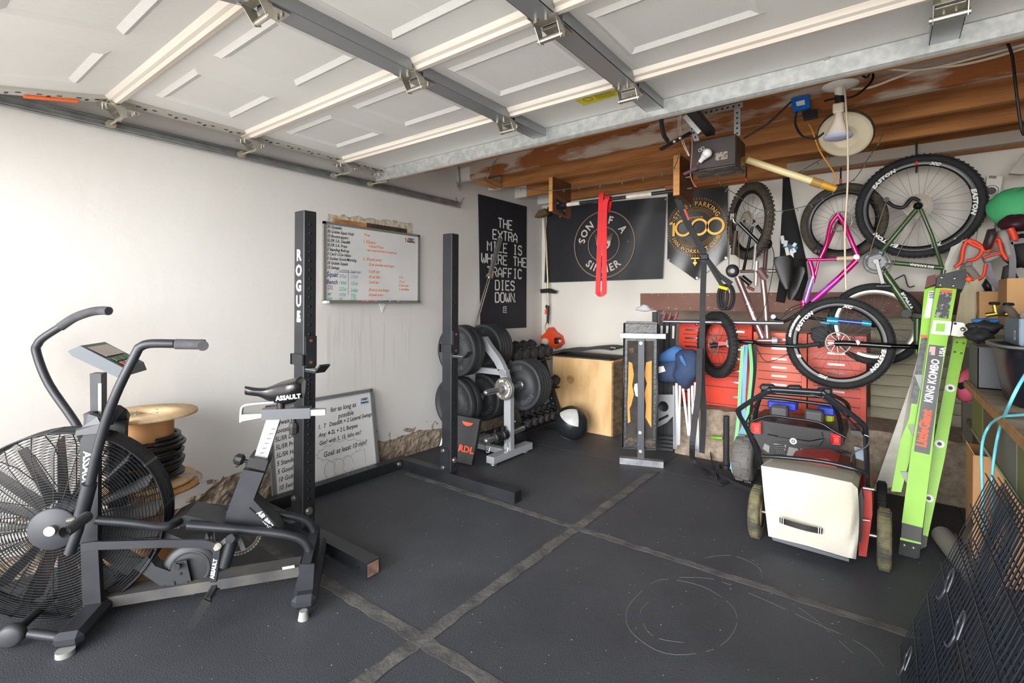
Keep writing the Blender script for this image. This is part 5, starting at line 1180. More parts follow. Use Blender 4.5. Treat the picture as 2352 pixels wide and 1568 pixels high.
t, x0, x1, zt = cabinet('tool_cabinet', 'middle red tool cabinet with a reflected salmon sheen painted into its red', 1731, 1853, 764, .426, [.05, .10, .07, .07, .07, .07, .07, .08, .06], redm2)
t, x0, x1, zt = cabinet('tool_cabinet', 'right hand red tool cabinet behind the two lower bicycle wheels', 1856, 1990, 770, .426, [.06, .10, .07, .07, .07, .07, .07, .07], redm3)
# things lying on and above the cabinets
t = thing('garment', 'grey rag draped over the front of the right hand tool cabinet', 'cloth', P(1880, 790, y=CYF - .02))
lump([(1862, 755), (1885, 748), (1905, 752), (1898, 775), (1893, 795), (1880, 800), (1862, 775)], CYF - .015, .02, mat('rag', '#37393b', .9), 'cloth', t)
# ================================================================ bicycles hung on the back wall
tyre_b = mat('tyre_black', '#1d1d1f', .8, col2='#28282a', scale=20); tyre_g = mat('tyre_brown', '#39332c', .85, col2='#4a4338', scale=25)
rim_b = mat('rim_black', '#151517', .3); spoke_m = mat('spoke', '#6b6a68', .35, .7)
def wheel(par, c, r, az, tyre_m=tyre_b, tw=.026, rim_m=rim_b, spokes=28, rotor=0, cassette=0, tilt=0, knob=0, decals=None, dec_m='white_ink', stripe=None):
    """wheel as a part; az turns the axle from facing the room (-y); returns the wheel object and its frame"""
    n = V((math.sin(math.radians(az)) * math.cos(math.radians(tilt)), -math.cos(math.radians(az)) * math.cos(math.radians(tilt)), math.sin(math.radians(tilt))))
    M = basis(c, n.cross(V((0, 0, 1))).normalized() * -1, (n.cross(n.cross(V((0, 0, 1))))).normalized() * -1, n)
    x = V((0, 0, 1)).cross(n).normalized(); y = n.cross(x); M = basis(c, x, y, n)
    R = r - tw
    mb = MB(M); pr_ = [(R + tw * math.cos(a), tw * .95 * math.sin(a)) for a in [2 * PI * i / 12 for i in range(13)]]
    mb.lathe(pr_, (0, 0, 0), (0, 0, 1), 64)
    if knob:
        for i in range(knob):
            a = 2 * PI * i / knob
            for s in (-.45, .45):
                a2_ = a + (PI / knob if s > 0 else 0); u = V((math.cos(a2_), math.sin(a2_), 0)); t = V((-math.sin(a2_), math.cos(a2_), 0))
                mb.bar(u * (r - .004) * 1 + V((0, 0, s * tw)) , u * (r + .005) + V((0, 0, s * tw)), tw * .55, r * PI / knob * .9, V((0, 0, 1)))
    w_ = mb.build('tyre', tyre_m, par)
    ri = R - tw * .7
    MB(M).lathe([(ri + .012, -.012), (ri + .0, -.013), (ri - .022, -.012), (ri - .034, -.008), (ri - .036, 0), (ri - .034, .008), (ri - .022, .012), (ri, .013), (ri + .012, .012)], (0, 0, 0), (0, 0, 1), 64).build('rim', rim_m, w_)
    if stripe: MB(M).lathe([(ri + .006, .0145), (ri - .006, .0135)], (0, 0, 0), (0, 0, 1), 64).build('rim_stripe', stripe, w_)
    mb = MB(M)
    for i in range(spokes):
        a = 2 * PI * i / spokes; b = a + (.55 if i % 4 < 2 else -.55); s = .022 if i % 2 else -.022
        mb.tube([(ri * .985 * math.cos(a), ri * .985 * math.sin(a), 0), (.022 * math.cos(b), .022 * math.sin(b), s)], .0011, n=3, cap=False)
    mb.build('spokes', spoke_m, w_)
    MB(M).lathe([(0, -.05), (.009, -.05), (.01, -.03), (.026, -.026), (.026, -.02), (.014, -.014), (.014, .014), (.026, .02), (.026, .026), (.01, .03), (.009, .05), (0, .05)], (0, 0, 0), (0, 0, 1), 20).build('hub', MATS['black'], w_)
    if rotor:
        mb = MB(M); mb.lathe([(.070, rotor * .03), (.082, rotor * .03), (.082, rotor * .03 + .002), (.070, rotor * .03 + .002), (.070, rotor * .03)], n=40)
        for i in range(10): a = 2 * PI * i / 10; mb.bar((.02 * math.cos(a), .02 * math.sin(a), rotor * .031), (.072 * math.cos(a + .35), .072 * math.sin(a + .35), rotor * .031), .0035, .002, (0, 0, 1))
        mb.build('brake_rotor', mat('rotor', '#9c978e', .4, .5), w_)
    if cassette:
        mb = MB(M)
        for i in range(8):
            q = .085 - i * .007; z = .02 + i * .004; mb.lathe([(q - .006, z), (q, z), (q, z + .002), (q - .006, z + .002), (q - .006, z)], n=36)
            for k2 in range(26): a = 2 * PI * k2 / 26; mb.bar((q * math.cos(a), q * math.sin(a), z + .001), ((q + .004) * math.cos(a), (q + .004) * math.sin(a), z + .001), .002, .005, (0, 0, 1))
        mb.build('cassette', mat('cassette', '#b3aa9d', .4, .45), w_)
    if decals:
        k = MB()
        for s, deg, size, rad in decals:
            text_mb(s, M @ Matrix.Translation((0, 0, .0142 if rad < R - tw * .6 else tw * .97)), size, .002, .0005, mb=k, warp=arcw(rad, math.radians(deg)), width=1.25, shear=.2, space=1.1)
        k.build('lettering', MATS[dec_m], w_)
    return w_, M
def tubepx(par, pts, r, m, name, y, n=10, sm=0):
    """tube through measured points; each point (px, py[, y])"""
    q = [P(p[0], p[1], y=(p[2] if len(p) > 2 else y)) for p in pts]
    return MB().tube(smooth_path(q, 4) if sm else q, r, n=n).build(name, m, par)
def saddle_at(par, c, d, up, L, m, name='saddle'):
    """saddle from tail c along d, with up vector"""
    d = V(d).normalized(); up = V(up); up = (up - d * up.dot(d)).normalized(); s = d.cross(up); rows = []
    for i in range(11):
        t = i / 10; w_ = .055 * max(.0, 1 - t * 1.05) ** .55 + .020; w_ = w_ * (.75 if i == 0 else 1); p = V(c) + d * L * t
        rows.append([p + s * w_ * math.cos(2 * PI * k / 12) + up * ((.012 if math.sin(2 * PI * k / 12) > 0 else .035 * (1 - t * .5)) * math.sin(2 * PI * k / 12)) for k in range(13)])
    mb = MB(); mb.grid(rows); mb.add(rows[0][:-1], [tuple(range(12))]); mb.add(rows[-1][:-1], [tuple(range(12))]); return mb.build(name, m, par)
def hook(par, px, py, y):
    mb = MB(); p = P(px, py, y=y); mb.tube(smooth_path([V((p.x, p.y, 2.48)), p + V((0, 0, .03)), p + V((.0, -.02, -.03)), p + V((0, .0, -.055)), p + V((0, .03, -.03))], 4), .006, n=8); o = mb.build('hanging_hook', MATS['black'], par); MB().cyl(p + V((0, -.008, -.03)), p + V((0, -.008, .03)), .009, n=8).build('hook_sleeve', mat('hook_red', '#e0431f', .5), o); return o
# ---- green bike (big wheels)
gb = thing('bicycle', 'dark green mountain bicycle with the biggest wheels hung highest at the right', 'bicycle', P(2015, 602, y=4.52), 'bicycles hung on the back wall')
gm = mat('bike_green', '#38522a', .35, coat=.3)
axd = [('EASTON', 132, .034, .300), ('XC', 72, .028, .300), ('EASTON', 0, .034, .300), ('EASTON', 232, .034, .300), ('XC', 290, .028, .300)]
wheel(gb, P(2108, 474, y=4.56), .365, 0, knob=70, cassette=1, decals=axd)
wheel(gb, P(1925, 787, y=4.33), .335, 2, knob=70, rotor=1, decals=[(s, d, z, .27) for s, d, z, r_ in [('EASTON', 145, .034, 0), ('XC', 78, .028, 0), ('EASTON', -25, .034, 0), ('XC', 250, .028, 0), ('E', 205, .034, 0)]] + [('HUTCHINSON', 158, .020, .309)])
Yg = 4.49
hub = (2103, 480); bb_g = (2014, 602); seat_g = (2160, 615)
for yo in (-.02, .10):
    tubepx(gb, [(2104, 482, Yg + yo), (2064, 530, Yg + yo), (2030, 572, Yg + yo), (2016, 598, Yg + .03)], .0155, gm, 'chain_stay', Yg)
    tubepx(gb, [(2115, 480, Yg + yo), (2140, 540, Yg + yo), (2165, 618, Yg + .03)], .0115, gm, 'seat_stay', Yg)
o = tubepx(gb, [(2030, 601), (2168, 615)], .0165, gm, 'seat_tube', Yg + .03)
def on_tube(par, s, a, b, y, size, m, nm='lettering', off=.018, flip=False, bold=.001, width=1):
    p = P(a[0], a[1], y=y - off); q = P(b[0], b[1], y=y - off); x = (q - p).normalized(); n = V((0, -1, 0)); yy_ = n.cross(x)
    text_mb(s, basis((p + q) / 2, x, yy_, n), size, bold, .0008, width=width).build(nm, MATS[m] if isinstance(m, str) else m, par)
on_tube(o, 'BIG KAHUNA', (2150, 614), (2085, 606), Yg + .03, .022, 'white_ink', off=.0172)
o = tubepx(gb, [(2022, 615), (2060, 668), (2112, 745)], .026, gm, 'down_tube', Yg + .03)
on_tube(o, 'KONA', (2060, 660), (2100, 725), Yg + .03, .045, 'white_ink', off=.023, bold=.003)
tubepx(gb, [(2168, 620), (2160, 680), (2118, 790)], .017, gm, 'top_tube', Yg + .03)
tubepx(gb, [(2108, 720), (2106, 812)], .023, gm, 'head_tube', Yg + .02)
for yo in (-.055, .045):
    tubepx(gb, [(2110, 797, 4.33 + yo), (2030, 794, 4.33 + yo)], .0165, mat('stanchion', '#17181a', .1, .8), 'fork_stanchion', 4.33)
    tubepx(gb, [(2046, 795, 4.33 + yo), (1945, 788, 4.33 + yo), (1918, 788, 4.33 + yo)], .021, mat('fork_black', '#121315', .25, coat=.4), 'fork_leg', 4.33)
c = P(2014, 602, y=Yg - .03)
mb = MB(); mb.lathe([(.078, 0), (.086, 0), (.086, .004), (.078, .004), (.078, 0)], c, (0, -1, 0), 40)
for i in range(32): a = 2 * PI * i / 32; u = V((math.cos(a), 0, math.sin(a))); mb.bar(c + u * .085, c + u * .092, .003, .006, (0, 1, 0))
for i in range(5): a = 2 * PI * i / 5; u = V((math.cos(a), 0, math.sin(a))); mb.bar(c + u * .02, c + u * .08, .022, .005, (0, 1, 0))
mb.lathe([(.03, .002), (.05, .002)], c, (0, -1, 0), 30)
mb.lathe([(.058, .006), (.066, .006), (.066, .009), (.058, .009), (.058, .006)], c, (0, -1, 0), 36); mb.build('chainring', mat('ring_grey', '#55585b', .4, .5), gb)
mb = MB(); mb.bar(P(2014, 602, y=Yg - .05), P(2028, 652, y=Yg - .05), .026, .014, (0, 1, 0), .003); mb.cyl(P(2012, 600, y=Yg - .06), P(2012, 600, y=Yg + .06), .017); mb.build('crank', mat('crank_silver', '#8d8a8a', .45, .4), gb)
mb = MB(); mb.box(P(2029, 657, y=Yg - .09), (.09, .08, .02), bev=.004); mb.build('pedal', MATS['black'], gb)
mb = MB(); mb.tube([P(1996, 588, y=Yg - .03), P(2016, 520, y=Yg - .02), P(2036, 462, y=Yg - .01)], .004, n=4); mb.tube([P(2040, 628, y=Yg - .03), P(2075, 560, y=Yg - .02), P(2120, 488, y=Yg - .01)], .0025, n=4); mb.build('chain', mat('chain_tan', '#8c7c62', .45, .6), gb)
mb = MB(); mb.tube(smooth_path([P(2032, 455, y=Yg - .03), P(2050, 472, y=Yg - .04), P(2075, 476, y=Yg - .05), (P(2095, 455, y=Yg - .05)), P(2112, 462, y=Yg - .04)], 4), .012, n=8); mb.cyl(P(2036, 458, y=Yg - .05), P(2036, 458, y=Yg - .03), .018); mb.build('rear_derailleur', MATS['black'], gb)
mb = MB(); mb.cyl(P(2082, 720, y=Yg - .1), P(2082, 720, y=Yg + .1), .028); mb.bar(P(2084, 722, y=Yg), P(2125, 727, y=Yg), .04, .035, (0, 1, 0), .005); mb.build('stem', MATS['black'], gb)
hook(gb, 2105, 378, 4.56)
MB().prism(PP([(1965, 783), (1970, 780), (1976, 786), (1971, 793)], y=4.24), (0, -.001, 0)).build('fork_sticker', MATS['white_ink'], [q for q in gb.children if q.name.startswith('fork_leg')][0])
# ---- magenta bike
pk = thing('bicycle', 'magenta full-suspension bicycle with a light blue fork hung between the other two', 'bicycle', P(1930, 600, y=4.62), 'bicycles hung on the back wall')
mg = mat('bike_magenta', '#d8127c', .25, .25, col2='#c00f70', scale=2, coat=.6); lv = mat('bike_lavender', '#8fa6dc', .3, .2, col2='#b95fd0', scale=5, coat=.5); pu = mat('bike_purple', '#c733c9', .3, .2, col2='#d81f9c', scale=5, coat=.5)
wheel(pk, P(1934, 510, y=4.68), .305, -14, tyre_m=tyre_g, tw=.03, cassette=0, rotor=1)
wheel(pk, P(2008, 744, y=4.55), .305, -8, tyre_m=tyre_b, tw=.028, rotor=0, rim_m=mat('rim_silver', '#b5b2aa', .3, .6), stripe=mat('rim_pale', '#b9c08f', .4))
Yp = 4.60
o = tubepx(pk, [(1925, 492, Yp - .02), (1908, 515, Yp - .02), (1898, 560, Yp - .03), (1884, 592, Yp - .03)], .015, mg, 'swing_arm', Yp, sm=1)
tubepx(pk, [(1925, 492, Yp - .02), (1938, 512, Yp - .02), (1952, 545, Yp - .03), (1972, 592, Yp - .03)], .0165, mg, 'swing_arm', Yp, sm=1)
tubepx(pk, [(1924, 510, Yp + .1), (1902, 560, Yp + .1), (1890, 590, Yp + .05)], .011, mat('bike_cerise', '#a81b45', .3), 'swing_arm', Yp)
tubepx(pk, [(1851, 596), (1890, 596), (1928, 594)], .0115, mg, 'rocker_link', Yp)
MB().cyl(P(1922, 594, y=Yp - .02), P(1960, 592, y=Yp - .02), .017, n=12).build('shock_can', mat('shock_cream', '#d4b6a0', .35), pk)
MB().cyl(P(1967, 590, y=Yp - .07), P(1967, 590, y=Yp + .05), .019, n=16).build('pivot_bolt', MATS['steel'], pk)
o = tubepx(pk, [(1968, 598), (1925, 640)], .021, mg, 'down_tube', Yp); 
o = tubepx(pk, [(1925, 640), (1880, 680), (1852, 704)], .0225, pu, 'down_tube_lower', Yp)
on_tube(o, 'santa', (1878, 676), (1912, 646), Yp, .03, mat('ink_purple', '#6a2fb0', .5), off=.0235, width=.9)
tubepx(pk, [(1860, 600), (1866, 620), (1869, 640)], .018, mg, 'seat_tube', Yp, sm=1)
tubepx(pk, [(1880, 600), (1874, 625), (1868, 650)], .010, mg, 'seat_strut', Yp)
o = tubepx(pk, [(1868, 634), (1858, 664), (1848, 698)], .019, lv, 'top_tube', Yp, sm=1)
tubepx(pk, [(1845, 690), (1848, 732)], .024, mg, 'head_tube', Yp - .0)
tubepx(pk, [(1846, 728), (1880, 732), (1906, 735)], .012, MATS['black'], 'steerer', 4.56)
cy = mat('cyan_fork', '#2fa3cf', .2, .2, coat=.5); bl = mat('fork_blue', '#4d63b0', .15, .5)
MB().cyl(P(1900, 736, y=4.54), P(1928, 738, y=4.54), .031).build('fork_crown', cy, pk)
for yo in (-.06, .05):
    a = tubepx(pk, [(1925, 736, 4.54 + yo), (1985, 742, 4.54 + yo)], .0185, bl, 'fork_stanchion', 4.5); tubepx(pk, [(1980, 741, 4.54 + yo), (2002, 744, 4.54 + yo)], .021, cy, 'fork_leg', 4.5)
tubepx(pk, [(1885, 740, 4.5), (1905, 743, 4.5)], .009, cy, 'fork_bridge', 4.5)
saddle_at(pk, P(1832, 612, y=4.52), P(1818, 680, y=4.52) - P(1832, 612, y=4.52), V((-.3, -1, 0)), .27, mat('saddle_gloss', '#0b0b0c', .45))
tubepx(pk, [(1852, 597, Yp), (1838, 598, 4.56)], .013, MATS['black'], 'seat_post', Yp)
mb = MB(); mb.tube(smooth_path([P(1862, 694, y=4.5), P(1830, 722, y=4.4), P(1800, 738, y=4.42), P(1780, 732, y=4.45)], 4), .013, n=8); mb.build('handlebar', MATS['black'], pk)
MB().cyl(P(1776, 727, y=4.43), P(1776, 727, y=4.47), .017).build('bar_end', cy, pk)
mb = MB(); mb.tube(smooth_path([P(1850, 696, y=4.5), P(1820, 705, y=4.46), P(1800, 722, y=4.44)], 4), .003, n=5); mb.tube(smooth_path([P(1852, 700, y=4.5), P(1815, 715, y=4.46), P(1790, 735, y=4.44)], 4), .003, n=5); mb.build('brake_hose', MATS['black'], pk)
mb = MB(); mb.box(P(1876, 578, y=Yp - .05), (.05, .07, .02)); mb.build('pedal', MATS['black'], pk)
MB().tube([P(1882, 552, y=4.52), P(1867, 578, y=4.5), P(1875, 584, y=4.5), P(1884, 562, y=4.52)], .003, n=5).build('pedal_cage', MATS['black'], pk)
hook(pk, 1931, 420, 4.68)
# ---- rose bike
rs = thing('bicycle', 'metallic rose full-suspension bicycle with knobbly tyres hung nearest the pull-up bar', 'bicycle', P(1745, 600, y=4.5), 'bicycles hung on the back wall')
rm = mat('bike_rose', '#9a7876', .22, .7, col2='#b08f8c', scale=3, coat=.5); rd_ = mat('bike_rose_dark', '#5d4746', .3, .5)
mxx = [('MAXXIS', 105, .03, .30)]
wheel(rs, P(1721, 508, y=4.52), .318, -48, tyre_m=tyre_g, tw=.033, knob=54, cassette=1, rotor=1, decals=None)
wheel(rs, P(1646, 791, y=4.36), .275, -44, tyre_m=tyre_b, tw=.034, knob=50, rotor=1)
for w_ in [q for q in rs.children if q.name.startswith('tyre')]:
    w_.name = 'tyre'
Yr = 4.42
blk = mat('gloss_black', '#141416', .25, coat=.4)
tubepx(rs, [(1697, 512, Yr - .02), (1720, 535, Yr), (1748, 562, Yr)], .016, blk, 'seat_stay', Yr); tubepx(rs, [(1738, 518, 4.6), (1756, 540, 4.6), (1762, 560, 4.6)], .015, blk, 'seat_stay', Yr)
tubepx(rs, [(1728, 520, 4.5), (1718, 570, 4.5), (1708, 620, 4.46)], .012, blk, 'chain_stay', Yr)
tubepx(rs, [(1690, 530, Yr - .03), (1684, 585, Yr - .03)], .02, mat('guard_brown', '#3b2e2a', .5), 'stay_guard', Yr)
MB().lathe([(.0, 0), (.045, 0), (.05, .01), (.045, .02), (0, .02)], P(1758, 560, y=Yr + .05), V((.5, -1, 0)), 24).build('linkage', MATS['black'], rs)
tubepx(rs, [(1736, 560), (1731, 620)], .014, MATS['crank_silver'], 'rocker_arm', Yr - .02); tubepx(rs, [(1738, 600), (1736, 655)], .017, mat('arm_pale', '#c2b3ae', .3, .6), 'rocker_arm', Yr - .02)
tubepx(rs, [(1760, 570, Yr + .04), (1756, 618, Yr + .02)], .016, rd_, 'rear_triangle', Yr)
tubepx(rs, [(1700, 623), (1750, 622), (1768, 622)], .012, rd_, 'yoke', Yr)
MB().cyl(P(1704, 636, y=Yr - .02), P(1724, 652, y=Yr - .02), .022, n=14).build('shock', blk, rs); MB().cyl(P(1716, 658, y=Yr - .02), P(1732, 666, y=Yr - .02), .012, n=12).build('shock_reservoir', mat('shock_rust', '#7c3c28', .35, .4), rs)
o = tubepx(rs, [(1694, 636), (1720, 700), (1752, 776)], .0275, rm, 'down_tube', Yr)
on_tube(o, 'specialized', (1712, 678), (1738, 748), Yr, .036, mat('ink_rose', '#d8c6c2', .4), off=.028)
tubepx(rs, [(1750, 622), (1757, 690), (1763, 776)], .0235, rm, 'top_tube', Yr)
mb = MB(); mb.cyl(P(1742, 618, y=Yr - .03), P(1758, 640, y=Yr - .0), .03); mb.build('seat_junction', rm, rs)
tubepx(rs, [(1764, 622), (1782, 622)], .014, rm, 'seat_tube', Yr); tubepx(rs, [(1776, 622), (1804, 622)], .0115, blk, 'seat_post', Yr)
saddle_at(rs, P(1798, 588, y=4.36), P(1812, 690, y=4.36) - P(1798, 588, y=4.36), V((.3, -1, 0)), .26, mat('saddle_gloss', ''))
MB().lathe([(.02, 0), (.05, 0), (.055, .004), (.02, .006)], P(1682, 622, y=Yr - .03), V((.6, -1, 0)), 28).build('chainring', mat('ring_grey', ''), rs)
mb = MB(); mb.tube([P(1674, 520, y=4.42), P(1674, 570, y=4.41), P(1674, 612, y=4.4)], .004, n=4); mb.tube([P(1698, 615, y=4.4), P(1697, 570, y=4.41), P(1696, 540, y=4.42)], .003, n=4); mb.build('chain', mat('chain_tan', ''), rs)
mb = MB(); mb.box(P(1683, 498, y=4.4), (.05, .04, .07), bev=.01); mb.tube([P(1680, 488, y=4.4), P(1686, 510, y=4.38), P(1694, 516, y=4.4)], .013, n=8); mb.build('rear_derailleur', mat('mech', '#8c8580', .25, .85), rs)
tubepx(rs, [(1742, 782), (1778, 782)], .026, rm, 'head_tube', Yr)
mb = MB(); mb.cyl(P(1774, 782, y=Yr - .03), P(1786, 782, y=Yr - .03), .03); mb.build('stem', MATS['silver_paint'], rs)
mb = MB(); mb.tube(smooth_path([P(1732, 784, y=4.30), P(1750, 792, y=4.26), P(1800, 794, y=4.24), P(1850, 796, y=4.26)], 4), .0125, n=10); mb.build('handlebar', blk, rs)
mb = MB(); mb.tube([P(1826, 795, y=4.25), P(1856, 793, y=4.24), P(1884, 789, y=4.23)], .016, n=10); mb.build('grip', MATS['black_rubber'], rs)
for yo in (-.05, .06):
    tubepx(rs, [(1734, 786, 4.36 + yo), (1690, 783, 4.36 + yo)], .0165, blk, 'fork_stanchion', Yr); tubepx(rs, [(1698, 784, 4.36 + yo), (1650, 792, 4.36 + yo), (1632, 794, 4.36 + yo)], .02, mat('fork_navy', '#1e2038', .3), 'fork_leg', Yr)
MB().prism(PP([(1650, 784), (1672, 784), (1672, 792), (1650, 794)], y=4.28), (0, -.001, 0)).build('fork_decal', MATS['red'], rs)
mb = MB(); mb.tube(smooth_path([P(1670, 782, y=4.27), P(1672, 795, y=4.25), P(1700, 800, y=4.24), P(1718, 800, y=4.24)], 5), .009, n=8); mb.build('brake_lever', MATS['silver_paint'], rs)
mb = MB(); mb.tube(smooth_path([P(1770, 560, y=4.42), P(1778, 590, y=4.38), P(1768, 660, y=4.36), P(1750, 720, y=4.36), P(1722, 750, y=4.34)], 5), .003, n=5); mb.tube(smooth_path([P(1738, 800, y=4.26), P(1760, 830, y=4.24), P(1800, 818, y=4.24), P(1820, 800, y=4.25)], 5), .003, n=5); mb.build('brake_hose', MATS['black'], rs)
hook(rs, 1714, 418, 4.52)
# ---- loop bands hung on the rose bike's handlebar
def flat_loop(nm, lab, pts, wd, m, grp):
    t = thing(nm, lab, 'exercise band', V((pts[0].x, pts[0].y, min(p.z for p in pts))), grp)
    MB().tube(smooth_path(pts, 5), .02, flat=(wd, .004, (0, 1, 0))).build('band', m, t)
y_ = 4.2
flat_loop('resistance_band', 'pale blue loop band hanging from the rose bicycle handlebar to the floor', [P(1712, 792, y=y_ + .03), P(1710, 850, y=y_ - .02), P(1706, 930, y=y_ - .02), P(1712, 970, y=y_ - .05), P(1690, 1030, y=4.06), P(1682, 1078, y=4.04)], .036, mat('band_blue', '#6f9bd0', .55), 'loop bands on the bicycle handlebar')
flat_loop('resistance_band', 'green loop band hanging from the rose bicycle handlebar beside the blue one', [P(1722, 790, y=y_ + .02), P(1726, 850, y=y_ - .05), P(1718, 940, y=y_ - .06), P(1712, 1000, y=y_ - .10), P(1700, 1050, y=4.0), P(1690, 1085, y=3.99), P(1683, 1075, y=4.0), P(1688, 1030, y=4.08), P(1696, 960, y=4.14), P(1700, 880, y=4.17), P(1706, 795, y=4.2)], .024, mat('band_green', '#6dbb7c', .55), 'loop bands on the bicycle handlebar')
flat_loop('resistance_band', 'black loop band behind the blue and green bands on the bicycle handlebar', [P(1734, 792, y=y_ + .03), P(1732, 860, y=y_ + .02), P(1720, 950, y=y_ - .0), P(1716, 985, y=y_ - .02)], .03, MATS['black_rubber'], 'loop bands on the bicycle handlebar')
# ---- black wetsuit / knee sleeves behind the bikes
gt = thing('garment', 'long black neoprene garment hanging on the back wall between two bicycles', 'garment', P(1820, 690, y=BW - .04))
lump([(1798, 405), (1812, 404), (1822, 470), (1836, 530), (1850, 590), (1856, 640), (1840, 692), (1826, 690), (1822, 600), (1815, 640), (1802, 696), (1782, 692), (1790, 640), (1792, 560), (1796, 480)], BW - .02, .05, mat('neoprene', '#1f2022', .9), 'neoprene', gt)
gl = thing('fingered_glove', 'white and blue fingered glove hanging in front of the black garment', 'glove', P(1808, 585, y=4.82))
for k, (a, b, c_, d_) in enumerate(((1796, 541, 1799, 560), (1806, 552, 1803, 566), (1828, 558, 1822, 566), (1806, 568, 1810, 586), (1818, 572, 1819, 594), (1820, 570, 1826, 580))): MB().bar(P(a, b, y=4.83), P(c_, d_, y=4.83), .028, .012, (0, 1, 0), .004).build('finger', MATS['white'], gl)
MB().bar(P(1798, 562, y=4.835), P(1832, 572, y=4.835), .045, .014, (0, 1, 0), .004).build('palm', mat('glove_blue', '#2b5f82', .6), gl)
tg = MB().tube(smooth_path([P(2055, 642, y=BW - .04), P(2072, 633, y=BW - .06), P(2078, 633, y=BW - .06), P(2086, 658, y=BW - .06), P(2100, 656, y=BW - .04)], 3), .004, n=6).build('wall_hook', MATS['black']); tag(tg, 'bent black wire hook on the back wall beside the green bicycle', 'hook')
# ================================================================ lime stepladder
lp0 = V((.10, 3.335, 0)); ln0 = V((0, -.983, .185)).normalized()
def LP(px, py, o=0): return P(px, py, pl=(lp0 - ln0 * o, ln0))
lime = mat('lime', '#83bf06', .42, col2='#7ab505', scale=4); lime_d = mat('lime_shade', '#84c40f', .45)
ld = thing('stepladder', 'lime green stepladder with a black and red name label leaning at the right', 'stepladder', (lp0.x, lp0.y, 0))
def lpr(pts, o, th, nm, m, par=ld): return MB().prism([LP(a, b, o) for a, b in pts], -ln0 * th).build(nm, MATS[m] if isinstance(m, str) else m, par)
# front section: right rail, left rail
fr = lpr([(2149, 661), (2198, 661), (2156, 898), (2142, 1032), (2119, 1213), (2071, 1201), (2093, 1032), (2116, 900)], 0, .03, 'front_rail', lime)
lpr([(2124, 657), (2147, 661), (2114, 900), (2088, 1060), (2070, 1130), (2047, 1128), (2068, 1010), (2088, 960), (2104, 860)], .05, .03, 'front_rail', lime)
lpr([(2072, 1200), (2119, 1212), (2115, 1247), (2069, 1237)], -.004, .04, 'rail_cap', 'black')
lpr([(2068, 1234), (2116, 1246), (2115, 1251), (2067, 1239)], -.006, .004, 'rail_stripe', lime)
q = [LP(a, b, -.01) for a, b in [(2067, 1240), (2115, 1250), (2112, 1280), (2104, 1287), (2066, 1278), (2063, 1270)]]
for p in q: p.z = max(p.z, .004)
sh = MB().prism(q, -ln0 * .06); so_ = sh.build('rubber_foot', MATS['black_rubber'], ld)
for a, b in ((2077, 1252), (2098, 1258)): p = LP(a, b, -.011); MB().lathe([(0, .003), (.008, .002), (.009, 0)], p, ln0, 14).build('rivet', MATS['zinc'], so_)
# rear section
rr_ = lpr([(2191, 776), (2222, 777), (2202, 870), (2170, 1052), (2131, 1233), (2119, 1228), (2142, 1032), (2170, 887)], .14, .03, 'rear_rail', lime)
lpr([(2118, 1228), (2131, 1232), (2128, 1255), (2112, 1262)], .135, .04, 'rear_foot', 'black')
for a, b in ((2183, 891), (2158, 1019), (2133, 1144)): p = LP(a, b, .139); mb = MB(); mb.lathe([(.010, .001), (.019, .002), (.022, 0)], p, ln0, 20); mb.build('rung_end_ring', MATS['white'], rr_); MB().lathe([(0, .0005), (.010, .0005)], p, ln0, 16).build('rung_end', MATS['black'], rr_)
for a, b in ((2198, 786), (2213, 788), (2193, 808), (2208, 811)): MB().lathe([(0, .003), (.005, .002), (.006, 0)], LP(a, b, .139), ln0, 10).build('rivet', MATS['zinc'], rr_)
# rungs
for (a, b, c_, d_) in ((2086, 976, 2104, 978), (2068, 1083, 2092, 1086), (2100, 860, 2118, 862)):
    p = LP(a, b, .03); r2_ = LP(c_, d_, .0) ; mb = MB(); mb.prism([p, LP(c_ + 2, d_ - 2, .03), LP(c_ + 2, d_ + 36, .03), LP(c_ - 4, d_ + 34, .03)], -ln0 * .03); mb.build('rung', mat('rung_grey', '#8e908d', .5), ld)
# top cap
tcap = lpr([(2152, 632), (2219, 616), (2222, 640), (2212, 664), (2150, 658)], -.012, .09, 'top_cap', mat('cap_black', '#28282b', .5))
lpr([(2130, 634), (2150, 630), (2149, 652), (2125, 660)], .0, .05, 'top_cap_side', mat('cap_maroon', '#5a2f28', .55))
for a, b in ((2163, 637), (2193, 639), (2160, 654), (2190, 656)): MB().lathe([(0, .005), (.007, .004), (.009, 0)], LP(a, b, -.013), ln0, 12).build('rivet', MATS['zinc'], tcap)
# labels
lb = lpr([(2134, 791), (2170, 795), (2135, 1044), (2099, 1036)], -.0008, .0008, 'name_label', mat('label_black', '#1c1d21', .4), fr)
for ch_ in list(ld.children):
    pass
def ltext(s, a, b, size, m, bold=.002, width=1, par=lb, o=-.0015, shear=0):
    p = LP(a[0], a[1], o); q_ = LP(b[0], b[1], o); x = (q_ - p).normalized(); y = ln0.cross(x)
    text_mb(s, basis((p + q_) / 2, x, y, ln0), size, bold, .0005, width=width, shear=shear).build('lettering', MATS[m], par)
ltext('KING KOMBO', (2133, 922), (2150, 826), .048, 'white', .0015, .78)
ltext('LittleGiant', (2114, 1036), (2132, 930), .058, 'orange', .003, .80)
ltext('USA', (2163, 818), (2166, 798), .03, 'white', .001, .9)
MB().prism([LP(a, b, -.001) for a, b in [(2136, 795), (2149, 796), (2147, 816), (2133, 814)]], ln0 * .0005).build('flag_print', mat('flag_pink', '#d9a3a6', .5), lb)
MB().prism([LP(a, b, -.0016) for a, b in [(2134, 808), (2139, 808), (2138, 816), (2133, 815)]], ln0 * .0004).build('flag_canton', mat('canton', '#4c5f8a', .5), lb)
